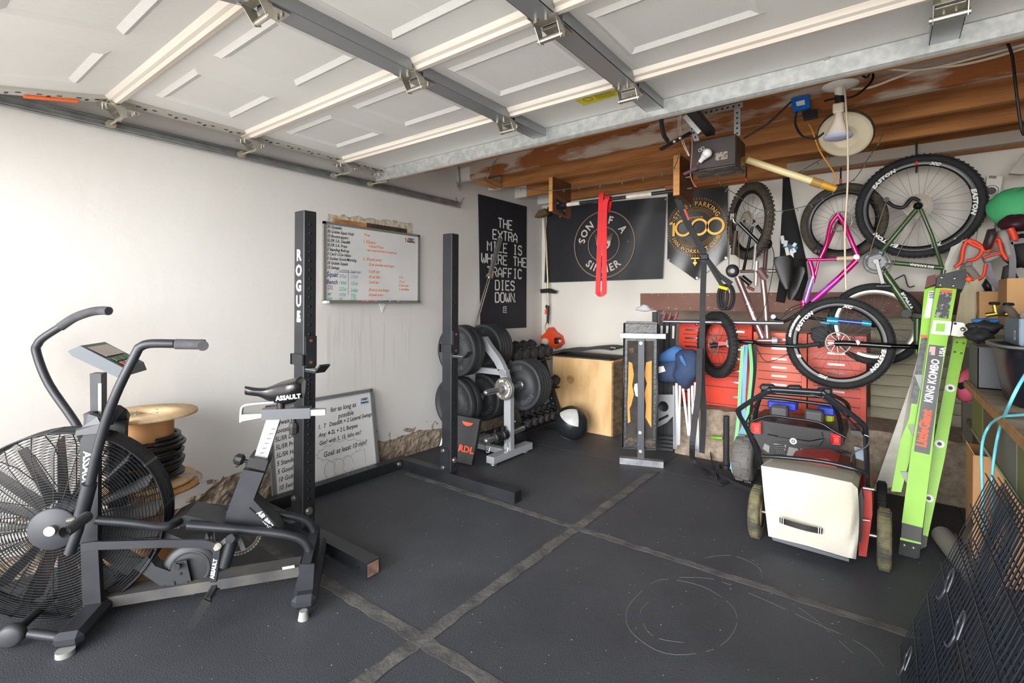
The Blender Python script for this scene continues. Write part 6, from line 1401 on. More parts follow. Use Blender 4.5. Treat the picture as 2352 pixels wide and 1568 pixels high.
lb2 = lpr([(2160, 664), (2188, 666), (2178, 732), (2146, 728)], -.0008, .0008, 'warning_label', mat('label_dark', '#35363a', .5, col2='#8b8b8d', scale=60, lo=.55, hi=.6), fr)
MB().prism([LP(a, b, -.0014) for a, b in [(2160, 664), (2188, 666), (2187, 673), (2159, 670)]], ln0 * .0004).build('label_header', MATS['orange'], lb2)
frl = [q_ for q_ in ld.children if q_.name.startswith('front_rail')][1]
lb3 = lpr([(2134, 668), (2146, 668), (2136, 730), (2122, 729)], .0492, .0008, 'barcode_label', 'white', frl)
for k in range(4): MB().prism([LP(2134, 670 + k * 4, .0486), LP(2145, 671 + k * 4, .0486), LP(2145, 673 + k * 4, .0486), LP(2134, 672 + k * 4, .0486)], ln0 * .0004).build('label_line', MATS['black'], lb3)
lb4 = lpr([(2116, 775), (2130, 776), (2107, 928), (2089, 926)], .0492, .0008, 'instruction_label', mat('label_mid', '#5b5d60', .5, col2='#2c2d30', scale=40), frl)
MB().prism([LP(a, b, .0486) for a, b in [(2115, 768), (2130, 770), (2129, 776), (2114, 774)]], ln0 * .0004).build('label_header', MATS['orange'], lb4)
hp = lpr([(2144, 735), (2186, 738), (2182, 770), (2138, 766)], -.003, .003, 'hinge_plate', 'silver_paint'); lpr([(2151, 742), (2172, 743), (2169, 762), (2148, 760)], -.0036, .0006, 'plate_window', lime, hp)
hq = lpr([(2190, 739), (2212, 741), (2222, 750), (2226, 760), (2222, 770), (2204, 773), (2184, 770)], .02, .004, 'lock_plate', mat('lock_white', '#cfcfc9', .4, .3)); MB().lathe([(0, .006), (.010, .005), (.012, 0)], LP(2212, 756, .019), ln0, 16).build('lock_button', MATS['zinc'], hq)
MB().lathe([(0, .002), (.007, .001)], LP(2194, 743, .019), ln0, 12).build('lock_hole', MATS['black'], hq)
MB().sphere(LP(2225, 641, -.02), .015).build('orange_knob', MATS['orange'], ld)
# ================================================================ boards and levels leaning beside it
wb_ = mat('white_board', '#e3e1d8', .6, col2='#d0cdc0', scale=6, stretch=(1, 4, 1))
t = MB(); t.prism([P(2195, 540, y=4.55), P(2216, 536, y=4.55), P(2228, 562, y=4.54), P(2165, 700, y=4.48), P(2108, 905, y=4.30), P(2048, 1118, y=3.98), P(2006, 1128, y=3.97), P(2092, 880, y=4.30), P(2150, 660, y=4.5)], (0, .02, 0)); 
tag(t.build('white_plank', wb_), 'long white painted plank leaning behind the lime stepladder down to the floor', 'plank')
t = MB(); t.prism([P(2252, 650, y=4.1), P(2245, 640, y=4.1), P(2208, 662, y=4.08), P(2186, 790, y=3.98), P(2232, 800, y=3.98)], (0, .018, 0)); tag(t.build('pale_board', mat('pale_wood', '#c9c0a2', .7, col2='#b6ac8c', scale=6, stretch=(4, 1, .6))), 'pale wooden board leaning just right of the ladder top', 'board')
for k, (pts, lab, y) in enumerate((([(2268, 402), (2303, 406), (2272, 590), (2236, 590)], 'white aluminium spirit level with a round vial, taller of the two', 4.80), ([(2246, 430), (2263, 432), (2240, 590), (2220, 590)], 'white aluminium spirit level standing just left of the taller one', 4.84))):
    q = [P(a, b, y=y) for a, b in pts]; d_ = (q[3] - q[0]).normalized(); ext_ = .78
    q[2] = q[2] + d_ * ext_; q[3] = q[3] + d_ * ext_
    t = thing('spirit_level', lab, 'spirit level', q[3], 'spirit levels leaning on the back wall')
    o = MB().prism(q, (0, .03, 0)).build('body', mat('level_white', '#d6cfc4', .45, .2, col2='#cac2b5', scale=9), t)
    if k == 0:
        c = P(2277, 438, y=y - .001); mb = MB(); mb.lathe([(.026, .001), (.037, .004), (.04, 0)], c, (0, -1, 0), 24); mb.build('vial_ring', MATS['silver_paint'], t); MB().lathe([(0, .0008), (.026, .0008)], c, (0, -1, 0), 20).build('vial_hole', mat('olive_dark', '#4a4632', .5), t)
        MB().prism(PP([(2272, 403), (2290, 404), (2287, 410), (2270, 409)], y=y - .002), (0, .002, 0)).build('end_slot', MATS['frame_dark'], t)
# ================================================================ workbench and what stands on it
wbn = thing('workbench', 'old wooden workbench with a paint-spattered top along the right wall', 'workbench', (.72, 2.7, 0))
topm = mat('bench_top', '#6b5a45', .6, col2='#9a8f80', scale=7, bump=.4, bscale=14, detail=9)
MB().bb((.325, 1.2, .90), (1.14, 3.45, .94), .004).build('top', topm, wbn)
MB().bb((.318, 1.2, .905), (.325, 3.45, .938)).build('front_edge', mat('raw_edge', '#a87f4e', .7, col2='#8f6b42', scale=12), wbn)
for k in range(6): MB().bb((.350, 1.25 + k * .37, .70), (.362, 1.60 + k * .37, .895)).build('apron_board', mat('apron%d' % (k % 3), ['#6d6a60', '#5f5038', '#6c7040'][k % 3], .7), wbn)
MB().bb((.345, 1.25, .685), (.365, 3.44, .70)).build('metal_strip', MATS['steel'], wbn)
for y in (1.3, 3.38): MB().bb((.38, y, 0), (.46, y + .07, .90)).build('leg', mat('leg_grey', '#6b665c', .8), wbn); MB().bb((1.04, y, 0), (1.11, y + .07, .90)).build('leg', mat('leg_grey', ''), wbn)
MB().bb((.66, 1.3, .28), (1.1, 3.4, .30)).build('lower_shelf', mat('leg_grey', ''), wbn)
# shelf behind the bench carrying boxes
sh_ = thing('shelf_unit', 'low wooden shelf unit in the back right corner behind the ladder', 'shelf', (.75, 4.1, 0))
MB().bb((.40, 3.62, 1.17), (1.13, 4.45, 1.20)).build('top', MATS['bench_top'], sh_); MB().bb((.42, 3.62, .55), (1.13, 4.45, .58)).build('shelf', MATS['bench_top'], sh_)
for x, y in ((.40, 3.62), (.40, 4.40), (1.08, 3.62), (1.08, 4.40)): MB().bb((x, y, 0), (x + .05, y + .05, 1.17)).build('post', mat('leg_grey', ''), sh_)
# cardboard box on the shelf
def carton(nm, lab, x0, x1, y0, y1, z0, z1, m='cardboard', grp=None, open_=False):
    t = thing(nm, lab, 'box', ((x0 + x1) / 2, (y0 + y1) / 2, z0), grp); th = .004
    for nm2, a, b in (('side', (x0, y0, z0), (x1, y0 + th, z1)), ('side', (x0, y1 - th, z0), (x1, y1, z1)), ('side', (x0, y0, z0), (x0 + th, y1, z1)), ('side', (x1 - th, y0, z0), (x1, y1, z1)), ('base', (x0, y0, z0), (x1, y1, z0 + th))): MB().bb(a, b).build(nm2, MATS[m] if isinstance(m, str) else m, t)
    if not open_: MB().bb((x0, y0, z1 - .001), (x1, y1, z1 + .003)).build('lid', MATS[m] if isinstance(m, str) else m, t)
    return t
carton('cardboard_box', 'closed tan cardboard box on the shelf behind the brass valves', .43, .66, 3.95, 4.2, 1.201, 1.40)
carton('cardboard_box', 'cardboard box with a printed white label at the right edge of the picture', .49, .70, 3.55, 3.8, 1.201, 1.46)
bx3 = carton('cardboard_box', 'tall open cardboard box on the floor under the workbench', .335, .57, 3.26, 3.52, 0, .60, mat('cardboard_warm', '#ad7f55', .85, col2='#b88a60', scale=4), open_=True)
MB().prism([V((.339, 3.265, .60)), V((.339, 3.515, .60)), V((.31, 3.50, .66)), V((.31, 3.28, .66))], (.003, 0, 0)).build('flap', MATS['cardboard_warm'], bx3)
# brass valve manifold
vm = thing('valve_manifold', 'brass valve manifold with two black knobs on the workbench clutter', 'valve', P(2290, 730, y=3.3))
brs = mat('brass_bright', '#c09a45', .25, .9)
MB().tube([P(2264, 724, y=3.3), P(2290, 720, y=3.3), P(2325, 722, y=3.3), P(2352, 730, y=3.3)], .012, n=10).build('pipe', brs, vm)
for a, b in ((2284, 700), (2316, 702)):
    MB().cyl(P(a, b, y=3.3), P(a + 4, 720, y=3.3), .010).build('valve_stem', brs, vm); MB().lathe([(0, .0), (.018, 0), (.022, .006), (.018, .014), (0, .016)], P(a, b, y=3.3), (0, 0, 1), 10, False).build('knob', MATS['black'], vm)
tag(MB().tube(smooth_path([P(2300, 716, y=3.1), P(2312, 708, y=3.0), P(2326, 720, y=2.95), P(2338, 745, y=2.9), P(2356, 775, y=2.85)], 5), .016, n=10).build('grey_hose', mat('hose_grey', '#5e564c', .6)), 'thick grey hose arching over the grey-blue bin', 'hose')
# support for the clutter: dark crates on the bench
carton('storage_bin', 'dark grey plastic tub on the workbench next to the pink bag', .335, .56, 3.12, 3.42, .942, 1.13, mat('tub_grey', '#45474b', .5))
tb = thing('storage_tub', 'large glossy black tub with rounded rim on the workbench', 'tub', (.55, 2.82, .942))
tbm = mat('tub_black', '#151822', .35); rows = []
for z, g in ((.942, .0), (1.0, .012), (1.10, .03), (1.165, .035), (1.17, .05), (1.16, .055)):
    c = V((.56, 2.80, z)); rw_, rl = .17 + g, .22 + g; rows.append([c + V((rw_ * (abs(math.cos(a)) ** .5) * (1 if math.cos(a) > 0 else -1), rl * (abs(math.sin(a)) ** .5) * (1 if math.sin(a) > 0 else -1), 0)) for a in [2 * PI * i / 40 for i in range(41)]])
mb = MB(); mb.grid(rows); mb.add(rows[0][:-1], [tuple(range(40))]); mb.build('shell', tbm, tb)
MB().tube(rows[4][:-1], .006, n=6, closed=True).build('rim', mat('rim_grey', '#6a6a66', .4), tb)
bb_ = carton('storage_bin', 'open grey-blue bin stacked on the black tub holding clear plastic', .40, .70, 2.66, 2.95, 1.172, 1.275, mat('bin_blue', '#5d707f', .5), open_=True)
MB().lathe([(.012, .001), (.02, .001)], (.399, 2.72, 1.21), (-1, 0, 0), 16).build('ring_pull', MATS['white'], bb_)
def blob(nm, lab, cat, c, s, m, seed=0, amp=.12, grp=None, n=20, k=12):
    rn = random.Random(seed); ph = [rn.uniform(0, 6.3) for _ in range(6)]; mb = MB(); rows = []
    for j in range(k + 1):
        t = PI * j / k; r_ = []
        for i in range(n + 1):
            a = 2 * PI * i / n; q = 1 + amp * (math.sin(3 * a + ph[0] + 2 * t) + .6 * math.sin(5 * a + ph[1] - 3 * t) + .6 * math.sin(4 * t + ph[2]))
            r_.append(V(c) + V((s[0] * math.sin(t) * math.cos(a) * q, s[1] * math.sin(t) * math.sin(a) * q, s[2] * math.cos(t) * q)))
        rows.append(r_)
    mb.grid(rows); o = mb.build(nm, m, None if lab else cat)
    return tag(o, lab, cat, grp) if lab else o
blob('clear_plastic', 'crumpled clear plastic wrapping inside the grey-blue bin', 'plastic wrap', (.50, 2.8, 1.27), (.07, .09, .04), mat('clear_plastic', '#b9bec2', .2, alpha=.6), 5, .2)
pk_ = blob('pink_bag', 'pink bag with a black strap lying between the ladder and the workbench', 'bag', P(2222, 885, y=3.75), (.085, .10, .085), mat('pink_cloth', '#d8607c', .75, col2='#cf5673', scale=6), 3, .07)
MB().tube(smooth_path([P(2200, 888, y=3.66), P(2222, 882, y=3.63), P(2246, 876, y=3.66)], 4), .01, flat=(.035, .004, (0, 1, 0))).build('strap', MATS['black'], pk_)
gv = thing('work_glove', 'pair of black and blue work gloves on top of the dark tub', 'gloves', P(2262, 760, y=3.25))
blob('glove', None, gv, P(2262, 752, y=3.25), (.06, .05, .03), MATS['black_rubber'], 4, .15); blob('glove', None, gv, P(2266, 740, y=3.3), (.05, .05, .02), mat('glove_bright', '#2f6fae', .6), 7, .15); blob('glove', None, gv, P(2250, 770, y=3.22), (.05, .05, .035), MATS['black_rubber'], 9, .15)
# harness with orange piping, maroon bag, green cloth and a hanging pack on the wall above
hs = thing('backpack_frame', 'grey and white harness with bright orange piping hanging above the boxes', 'harness', P(2270, 660, y=4.2))
def hl(pts, y, th, m, nm, par): return lump(pts, y, th, m, nm, par)
greyc = mat('harness_grey', '#aaa6a2', .7, col2='#98938f', scale=8)
hl([(2215, 562), (2228, 552), (2252, 565), (2256, 580), (2240, 596), (2200, 612), (2205, 585)], 4.2, .05, greyc, 'panel', hs)
hl([(2255, 590), (2290, 575), (2300, 590), (2262, 606)], 4.2, .05, greyc, 'panel', hs)
hl([(2292, 530), (2312, 526), (2322, 560), (2326, 600), (2312, 600), (2298, 560), (2284, 552)], 4.2, .06, greyc, 'panel', hs)
hl([(2205, 615), (2232, 608), (2258, 640), (2240, 650), (2222, 628)], 4.15, .03, mat('harness_taupe', '#7d776e', .7), 'panel', hs)
hl([(2258, 560), (2268, 527), (2285, 524), (2290, 540), (2276, 572), (2262, 576)], 4.12, .06, mat('purse_dark', '#39292d', .5), 'pouch', hs)
hl([(2255, 655), (2264, 640), (2276, 655), (2278, 668), (2264, 668)], 4.15, .05, MATS['black'], 'pouch', hs)
hl([(2305, 612), (2322, 605), (2340, 640), (2325, 655), (2300, 640)], 4.2, .05, mat('mesh_dark', '#3c3b3b', .8), 'pouch', hs)
orr = mat('piping', '#e0401e', .5)
for path, w_ in (([(2192, 614), (2208, 600), (2212, 572), (2224, 552), (2250, 562), (2256, 576), (2242, 594), (2222, 598)], .012), ([(2224, 552), (2232, 560), (2254, 570), (2262, 576), (2272, 574), (2284, 552), (2294, 550), (2300, 575), (2312, 596)], .012), ([(2264, 606), (2258, 634), (2240, 642), (2228, 640)], .010), ([(2258, 592), (2280, 586), (2304, 580)], .008), ([(2320, 524), (2330, 545), (2328, 552)], .02)):
    MB().tube(smooth_path(PP(path, y=4.13), 4), w_ * .9, n=7).build('orange_piping', orr, hs)
for path in ([(2268, 604), (2276, 635), (2296, 668)], [(2318, 556), (2326, 600), (2322, 665)], [(2322, 556), (2352, 552)]): MB().tube(smooth_path(PP(path, y=4.15), 4), .01, flat=(.03, .005, (0, 1, 0))).build('webbing', mat('web_grey', '#76737a', .6), hs)
mh = blob('maroon_helmet', 'dark maroon bag hanging at the right edge below the green cloth', 'bag', P(2334, 513, y=4.3), (.08, .07, .05), mat('maroon', '#3d1a26', .5), 11, .1)
gc = blob('green_cloth', 'bright green cloth bundle hanging at the right edge of the picture', 'cloth', P(2350, 478, y=4.45), (.17, .10, .13), mat('green_cloth', '#4fb978', .7, col2='#3fa868', scale=6), 12, .06)
bkh = blob('black_helmet', 'black padded bundle hanging at the right edge below the maroon bag', 'bag', P(2348, 575, y=4.3), (.09, .08, .10), MATS['black_rubber'], 13, .08)
lpn = MB(); lpn.prism(PP([(2318, 398), (2352, 350), (2365, 350), (2365, 396), (2350, 400)], y=4.6), (0, .05, 0)); tag(lpn.build('hanging_lamp_frame', mat('lamp_frame', '#a7a29a', .35, .4)), 'corner of a pale metal frame hanging at the upper right edge', 'metal frame')
# support rail on which these hang
cl_ = MB(); cl_.cyl((.62, 4.66, 1.93), (1.14, 4.66, 1.93), .012); tag(cl_.build('hanging_rail', MATS['galv']), 'steel rail near the right wall carrying harness and bags', 'rail')
# ================================================================ folded wire crate and blue line
cr = thing('wire_crate', 'folded black wire dog crate leaning against the workbench at the lower right', 'dog crate', (.12, 1.9, 0))
wm = mat('crate_wire', '#2b313c', .35, .4); u_ = V((.234, 0, .707)).normalized(); nn = V((-u_.z, 0, u_.x)); base = V((.10, 2.42, .008)); CH = .745
for lay in range(4):
    o0 = base - nn * 0 + nn * (lay * .014 - .0) ; o0 = V((base.x, base.y, base.z)) + nn * (lay * .018) + V((0, -.006 * lay, .0)); o0.z = max(o0.z, .006)
    mb = MB(); Wd = 1.15
    nb_ = int(Wd / .034)
    for i in range(nb_ + 1):
        y0 = -i * .034 - (lay % 3) * .011
        sl_ = .05 if lay % 2 else .0
        mb.tube([o0 + V((0, y0, 0)), o0 + u_ * CH + V((0, y0 - sl_, 0))], .0017, n=5, cap=False)
    for j in range(7):
        h_ = CH * j / 6; mb.tube([o0 + u_ * h_ + nn * .004, o0 + u_ * h_ + nn * .004 + V((0, -Wd - .04, 0))], .0022, n=5, cap=False)
    mb.build('wire_panel', wm, cr)
for (yy_, hh) in ((2.02, .42), (2.05, .10), (1.75, .42)):
    mb = MB(); o0 = V((.10, yy_, .02)) + u_ * hh + nn * .085
    mb.tube(smooth_path([o0, o0 + u_ * .05 + V((0, .02, 0)), o0 + u_ * .06 + V((0, .05, 0)), o0 + u_ * .02 + V((0, .06, 0)), o0 + u_ * -.01 + V((0, .03, 0)), o0 + u_ * -.05 + V((0, .04, 0)), o0 + u_ * -.06 + V((0, .08, 0))], 4), .0032, n=6); mb.build('latch', mat('latch', '#5c6068', .4, .7), cr)
tg_ = MB(); o0 = V((.10, 2.16, .02)) + u_ * .56 + nn * .083; tg_.prism([o0, o0 + V((0, -.07, 0)), o0 + V((0, -.07, 0)) + u_ * .07, o0 + u_ * .07], nn * .002); tg_.build('plastic_tag', MATS['black'], cr)
cyn = mat('cyan_line', '#74cfe0', .4)
lnm = thing('blue_cord', 'light blue plastic cord looping from the workbench down to the wire crate', 'cord', P(2258, 1165, y=2.5))
MB().tube(smooth_path([P(2362, 850, x=.34), P(2340, 885, x=.33), P(2318, 930, x=.315), P(2296, 985, y=2.55), P(2284, 1045, y=2.52), P(2278, 1110, y=2.5), P(2280, 1170, y=2.47)], 6), .0048, n=8).build('cord', cyn, lnm)
MB().tube(smooth_path([P(2362, 952, x=.36), P(2330, 954, x=.34), P(2300, 958, x=.32), P(2272, 978, y=2.6), P(2256, 1020, y=2.56), P(2255, 1090, y=2.53), P(2258, 1170, y=2.5), P(2258, 1220, y=2.46)], 6), .0048, n=8).build('cord', cyn, lnm)
rl_ = MB(); rl_.cyl((.25, 3.62, .05), (.36, 3.05, .05), .05); tag(rl_.build('grey_tube', mat('tube_grey', '#8b8880', .7)), 'grey roll lying on the floor beside the tall cardboard box', 'roll')
# ================================================================ kids' ride-on buggy behind the mower
ub = thing('ride_on_buggy', 'black toy ride-on buggy with red tail lights and white round emblem behind the mower', 'ride-on toy', (-.52, 4.0, 0))
pl = mat('buggy_plastic', '#232426', .5, col2='#2a2b2d', scale=8); pg = mat('buggy_grey', '#858583', .5)
UY = 3.74
def up(pts, y, th, m, nm, par=ub): return MB().prism(PP(pts, y=y), (0, th, 0)).build(nm, m, par)
up([(1722, 968), (1750, 966), (1772, 976), (1886, 992), (1908, 990), (1936, 996), (1938, 1022), (1918, 1036), (1878, 1054), (1830, 1056), (1770, 1048), (1748, 1032), (1734, 1005)], UY, .5, pl, 'rear_body')
up([(1750, 966), (1908, 990), (1886, 992), (1890, 1004), (1862, 1012), (1790, 1003), (1770, 990)], UY - .03, .03, mat('buggy_black', '#17181a', .45), 'tailgate')
up([(1762, 998), (1790, 1004), (1860, 1014), (1892, 1008), (1880, 1024), (1852, 1022), (1800, 1012), (1772, 1014)], UY - .035, .035, pl, 'bumper_rib')
for pts in ([(1725, 970), (1747, 970), (1748, 994), (1744, 997), (1726, 993)], [(1908, 995), (1931, 998), (1932, 1018), (1928, 1023), (1908, 1018)]):
    o = up(pts, UY - .04, .04, mat('tail_red', '#b01a1c', .2, coat=.4), 'tail_light'); cx = sum(p[0] for p in pts) / 5; cy_ = sum(p[1] for p in pts) / 5
    up([(cx - 6, cy_ - 6), (cx + 6, cy_ - 5), (cx + 6, cy_ + 7), (cx - 6, cy_ + 6)], UY - .042, .003, mat('tail_bright', '#e2504a', .2), 'light_bar', o)
    for k in (-9, 9): up([(cx - 9, cy_ + k - 1), (cx + 9, cy_ + k), (cx + 9, cy_ + k + 2), (cx - 9, cy_ + k + 1)], UY - .043, .003, MATS['tail_bright'], 'light_bar', o)
for a, b, c_, d_ in ((1777, 1018, 1806, 1044), (1838, 1030, 1869, 1053)):
    o = up([(a, b), (c_, b + 4), (c_ - 4, d_), (a + 6, d_ - 2)], UY - .004, .006, pg, 'mesh_grille'); hx = MB()
    for i in range(6):
        for j in range(5):
            p = P(a + 3 + i * 4.8 + (j % 2) * 2.2, b + 5 + j * 4.8, y=UY - .006)
            if p.x < P(c_ - 2, d_, y=UY).x: hx.lathe([(0, .001), (.0075, .001)], p, (0, -1, 0), 6, False)
    hx.build('mesh_hole', MATS['black'], o)
up([(1812, 1026), (1832, 1030), (1842, 1052), (1806, 1048)], UY - .01, .01, pg, 'centre_plate'); up([(1756, 1018), (1768, 1024), (1766, 1040), (1752, 1030)], UY - .006, .006, pg, 'side_plate'); up([(1884, 1034), (1896, 1036), (1890, 1050), (1878, 1050)], UY - .006, .006, pg, 'side_plate')
MB().lathe([(.011, .001), (.019, .002), (.021, 0)], P(1822, 1013, y=UY - .036), (0, -1, 0), 24).build('round_emblem', MATS['white'], ub); MB().lathe([(0, .001), (.006, .001)], P(1822, 1013, y=UY - .037), (0, -1, 0), 12).build('round_emblem', MATS['white'], ub)
up([(1796, 1055), (1821, 1057), (1821, 1066), (1796, 1063)], 3.35, .004, MATS['white'], 'number_label')
for a, b, c_, d_ in ((1771, 934, 1811, 956), (1849, 943, 1892, 966)): MB().box((P(a, b, y=3.95) + P(c_, d_, y=3.95)) / 2, (abs(P(c_, d_, y=3.95).x - P(a, b, y=3.95).x), .08, .085), bev=.012).build('headrest', mat('headrest', '#4a4b4d', .5), ub)
for a, b, c_, d_ in ((1766, 922, 1832, 936), (1880, 935, 1919, 947)): MB().box((P(a, b, y=4.1) + P(c_, d_, y=4.1)) / 2, (abs(P(c_, d_, y=4.1).x - P(a, b, y=4.1).x), .12, .06), bev=.01).build('blue_seat', mat('buggy_blue', '#1f3fc4', .4), ub)
MB().box(P(1906, 958, y=4.1), (.05, .04, .07), bev=.01).build('yellow_part', mat('buggy_yellow', '#b6c41c', .5), ub)
tb_ = mat('tube_black', '#1b1d20', .28, .2, coat=.3)
def ut(pts, r, nm, sm=3): return MB().tube(smooth_path([P(a, b, y=y) for a, b, y in pts], sm), r, n=8).build(nm, tb_, ub)
for k, (y, dy) in enumerate(((3.72, 0), (4.2, 0))): ut([(1730, 1000, 3.8), (1734, 955, 3.78), (1745, 915, 3.75), (1757, 905, 3.74)], .014, 'cage_post') if k == 0 else ut([(1935, 1000, 3.85), (1928, 960, 3.82), (1912, 925, 3.78), (1900, 915, 3.76)], .014, 'cage_post')
ut([(1752, 912, 3.74), (1800, 916, 3.74), (1907, 930, 3.74)], .012, 'cage_bar'); ut([(1748, 900, 3.72), (1905, 912, 3.72)], .012, 'cage_bar')
ut([(1905, 905, 3.8), (1930, 915, 3.95), (1948, 930, 4.1), (1950, 955, 4.2)], .013, 'cage_bar')
ut([(1712, 974, 3.7), (1762, 955, 3.7), (1815, 960, 3.7), (1880, 970, 3.7), (1915, 990, 3.7), (1942, 1004, 3.7)], .008, 'rack_rail')
o = ut([(1747, 889, 3.70), (1905, 899, 3.70)], .012, 'light_bar_tube')
for a, b, c_, d_ in ((1746, 884, 1780, 893), (1808, 887, 1842, 895), (1876, 892, 1912, 902)): MB().bar(P(a, (b + d_) / 2, y=3.68), P(c_, (b + d_) / 2 + 1, y=3.68), .045, .045, (0, 1, 0), .012).build('light_pod', pl, ub)
for (px_, py_, s) in ((1712, 1050, 0), (1935, 1070, 1)):
    c = P(px_, py_, y=4.02); c.z = .165; mb = MB(); mb.lathe([(.06, -.07), (.12, -.072), (.155, -.06), (.165, -.03), (.165, .03), (.155, .06), (.12, .072), (.06, .07)], c, (1, 0, 0), 36)
    for i in range(24):
        a = 2 * PI * i / 24; u = V((0, math.cos(a), math.sin(a)))
        mb.bar(c + u * .158 + V((-.055, 0, 0)), c + u * .170 + V((-.055, 0, 0)) , .04, .018, u.cross(V((1, 0, 0)))) if False else mb.bar(c + u * .166 + V((-.05 + (i % 2) * .05, 0, 0)), c + u * .166 + V((.0 + (i % 2) * .05, 0, 0)), .02, .012, u)
    mb.build('tyre', mat('toy_tyre', '#605e5c', .8, col2='#6d6b68', scale=12), ub)
    MB().lathe([(0, -.05), (.06, -.05), (.065, .05), (0, .05)], c, (1, 0, 0), 20).build('hub', MATS['black'], ub)
# pump standing on the floor left of it
pm = thing('floor_pump', 'black upright tube on a black base with a green handle beside the ledge', 'pump', P(1668, 1060, y=4.2))
p = P(1668, 1030, y=4.22); MB().cyl((p.x, p.y, .0), (p.x, p.y, .03), .05).build('base', MATS['black'], pm); MB().cyl((p.x, p.y, .03), (p.x, p.y, P(1668, 955, y=4.22).z), .023, n=20).build('barrel', MATS['black_rubber'], pm)
MB().cyl(P(1633, 1004, y=4.26), P(1660, 1006, y=4.26), .012).build('handle', mat('green_pl', '#6aa81e', .4), pm)
# ================================================================ lawn mower
mw = thing('lawn_mower', 'red walk-behind lawn mower with a cream cloth grass bag facing the room', 'lawn mower', (-.30, 3.3, 0))
deckm = mat('mower_red', '#8e2018', .45, col2='#a32a1e', scale=6); mtube = mat('mower_tube', '#23262b', .3, .3, coat=.2)
mb = MB(); rows = []
for z, g in ((.09, 0), (.17, 0), (.22, -.04), (.235, -.10)):
    rows.append([V((-.30 + (.235 + g) * (abs(math.cos(a)) ** .6) * (1 if math.cos(a) > 0 else -1), 3.42 + (.36 + g) * (abs(math.sin(a)) ** .6) * (1 if math.sin(a) > 0 else -1), z)) for a in [2 * PI * i / 36 for i in range(37)]])
mb.grid(rows); mb.add(rows[-1][:-1], [tuple(range(36))]); mb.build('deck', deckm, mw)
mb = MB(); mb.lathe([(.0, .15), (.08, .15), (.10, .13), (.11, .0), (.0, .0)], (-.30, 3.5, .235), (0, 0, 1), 24); mb.build('engine', mat('engine_dark', '#1e1f21', .5), mw)
MB().prism(PP([(1815, 1056), (1838, 1050), (1900, 1054), (1924, 1064), (1920, 1086), (1880, 1088), (1820, 1072)], y=3.25), (0, .22, 0)).build('engine_cover', deckm, mw)
MB().prism(PP([(1922, 1062), (1950, 1072), (1962, 1100), (1925, 1096)], y=3.3), (0, .2, 0)).build('rust_guard', mat('rust_guard', '#6b3322', .7), mw)
def mwheel(x, y, r, w_, m):
    c = V((x, y, r)); mb = MB(); mb.lathe([(r * .55, -w_), (r * .9, -w_), (r, -w_ * .7), (r, w_ * .7), (r * .9, w_), (r * .55, w_)], c, (1, 0, 0), 40)
    for i in range(40):
        a = 2 * PI * i / 40; u = V((0, math.cos(a), math.sin(a))); mb.bar(c + u * r + V((-w_ * .7, 0, 0)), c + u * r + V((w_ * .7, 0, 0)), .008, .006, u)
    o = mb.build('tyre', m, mw); MB().lathe([(0, -w_ * .8), (r * .56, -w_ * .8), (r * .56, w_ * .8), (0, w_ * .8)], c, (1, 0, 0), 28).build('wheel_disc', mat('wheel_cream', '#b5ab88', .5), mw)
mossy = mat('mossy_tyre', '#3f3d35', .9, col2='#6a6548', scale=16, detail=9, lo=.4, hi=.6)
mwheel(-.585, 3.10, .142, .028, mossy); mwheel(-.005, 3.12, .147, .030, mossy); mwheel(-.565, 3.74, .125, .024, MATS['black_rubber']); mwheel(-.02, 3.74, .125, .026, MATS['black_rubber'])
MB().tube([V((-.6, 3.11, .142)), V((.0, 3.13, .147))], .010).build('axle', MATS['steel'], mw)
by = 2.95; bagm = mat('bag_cream', '#bfbbb0', .85, col2='#b3ae9f', scale=4, bump=.25, bscale=90)
outl = [(1748, 1069), (1852, 1086), (1956, 1108), (1970, 1122)], [(1765, 1231), (1850, 1252), (1945, 1280), (1966, 1284)]
rows = []
for j in range(13):
    v = j / 12; r_ = []
    for i in range(19):
        u = i / 18; k3 = u * 3; k0 = min(2, int(k3)); f_ = k3 - k0
        t0, t1 = outl[0][k0], outl[0][k0 + 1]; b0, b1 = outl[1][k0], outl[1][k0 + 1]
        tx, ty = t0[0] + (t1[0] - t0[0]) * f_, t0[1] + (t1[1] - t0[1]) * f_; bx_, by_ = b0[0] + (b1[0] - b0[0]) * f_, b0[1] + (b1[1] - b0[1]) * f_
        px_ = tx + (bx_ - tx) * v + 6 * math.sin(v * PI) * (u - .15); py_ = ty + (by_ - ty) * v
        bulge = .05 * math.sin(u * PI) * math.sin(v * PI) ** .7 + .012 * math.sin(6 * u + 4 * v) * v + .012 * math.sin(v * 9 + u * 14) * u * v
        r_.append(P(px_, py_, y=by - bulge + .02 * (1 - v)))
    rows.append(r_)
mb = MB(); mb.grid(rows); k = len(rows)
def side(r_, d): mb.grid([r_, [p + d for p in r_]])
side(rows[0], V((0, .28, -.02))); side(rows[-1], V((0, .18, .03))); side([r_[0] for r_ in rows], V((.03, .24, 0))); side([r_[-1] for r_ in rows], V((-.02, .24, 0)))
bag = mb.build('grass_bag', bagm, mw)
MB().tube(smooth_path([P(1791, 1194, y=by - .055), P(1815, 1202, y=by - .07), P(1850, 1212, y=by - .073), P(1889, 1220, y=by - .055)], 4), .01, flat=(.028, .004, (0, 1, 0))).build('bag_strap', MATS['black'], bag)
for px_ in ((1794, 1195), (1799, 1197), (1880, 1217), (1885, 1219)): p = P(px_[0], px_[1], y=by - .076); MB().box(p, (.0025, .002, .03)).build('stitch', MATS['white'], bag)
MB().prism(PP([(1772, 1232), (1850, 1253), (1950, 1283), (1950, 1290), (1850, 1262), (1775, 1240)], y=by + .02), (0, .1, 0)).build('rear_flap', mat('flap_grey', '#4e5256', .6), mw)
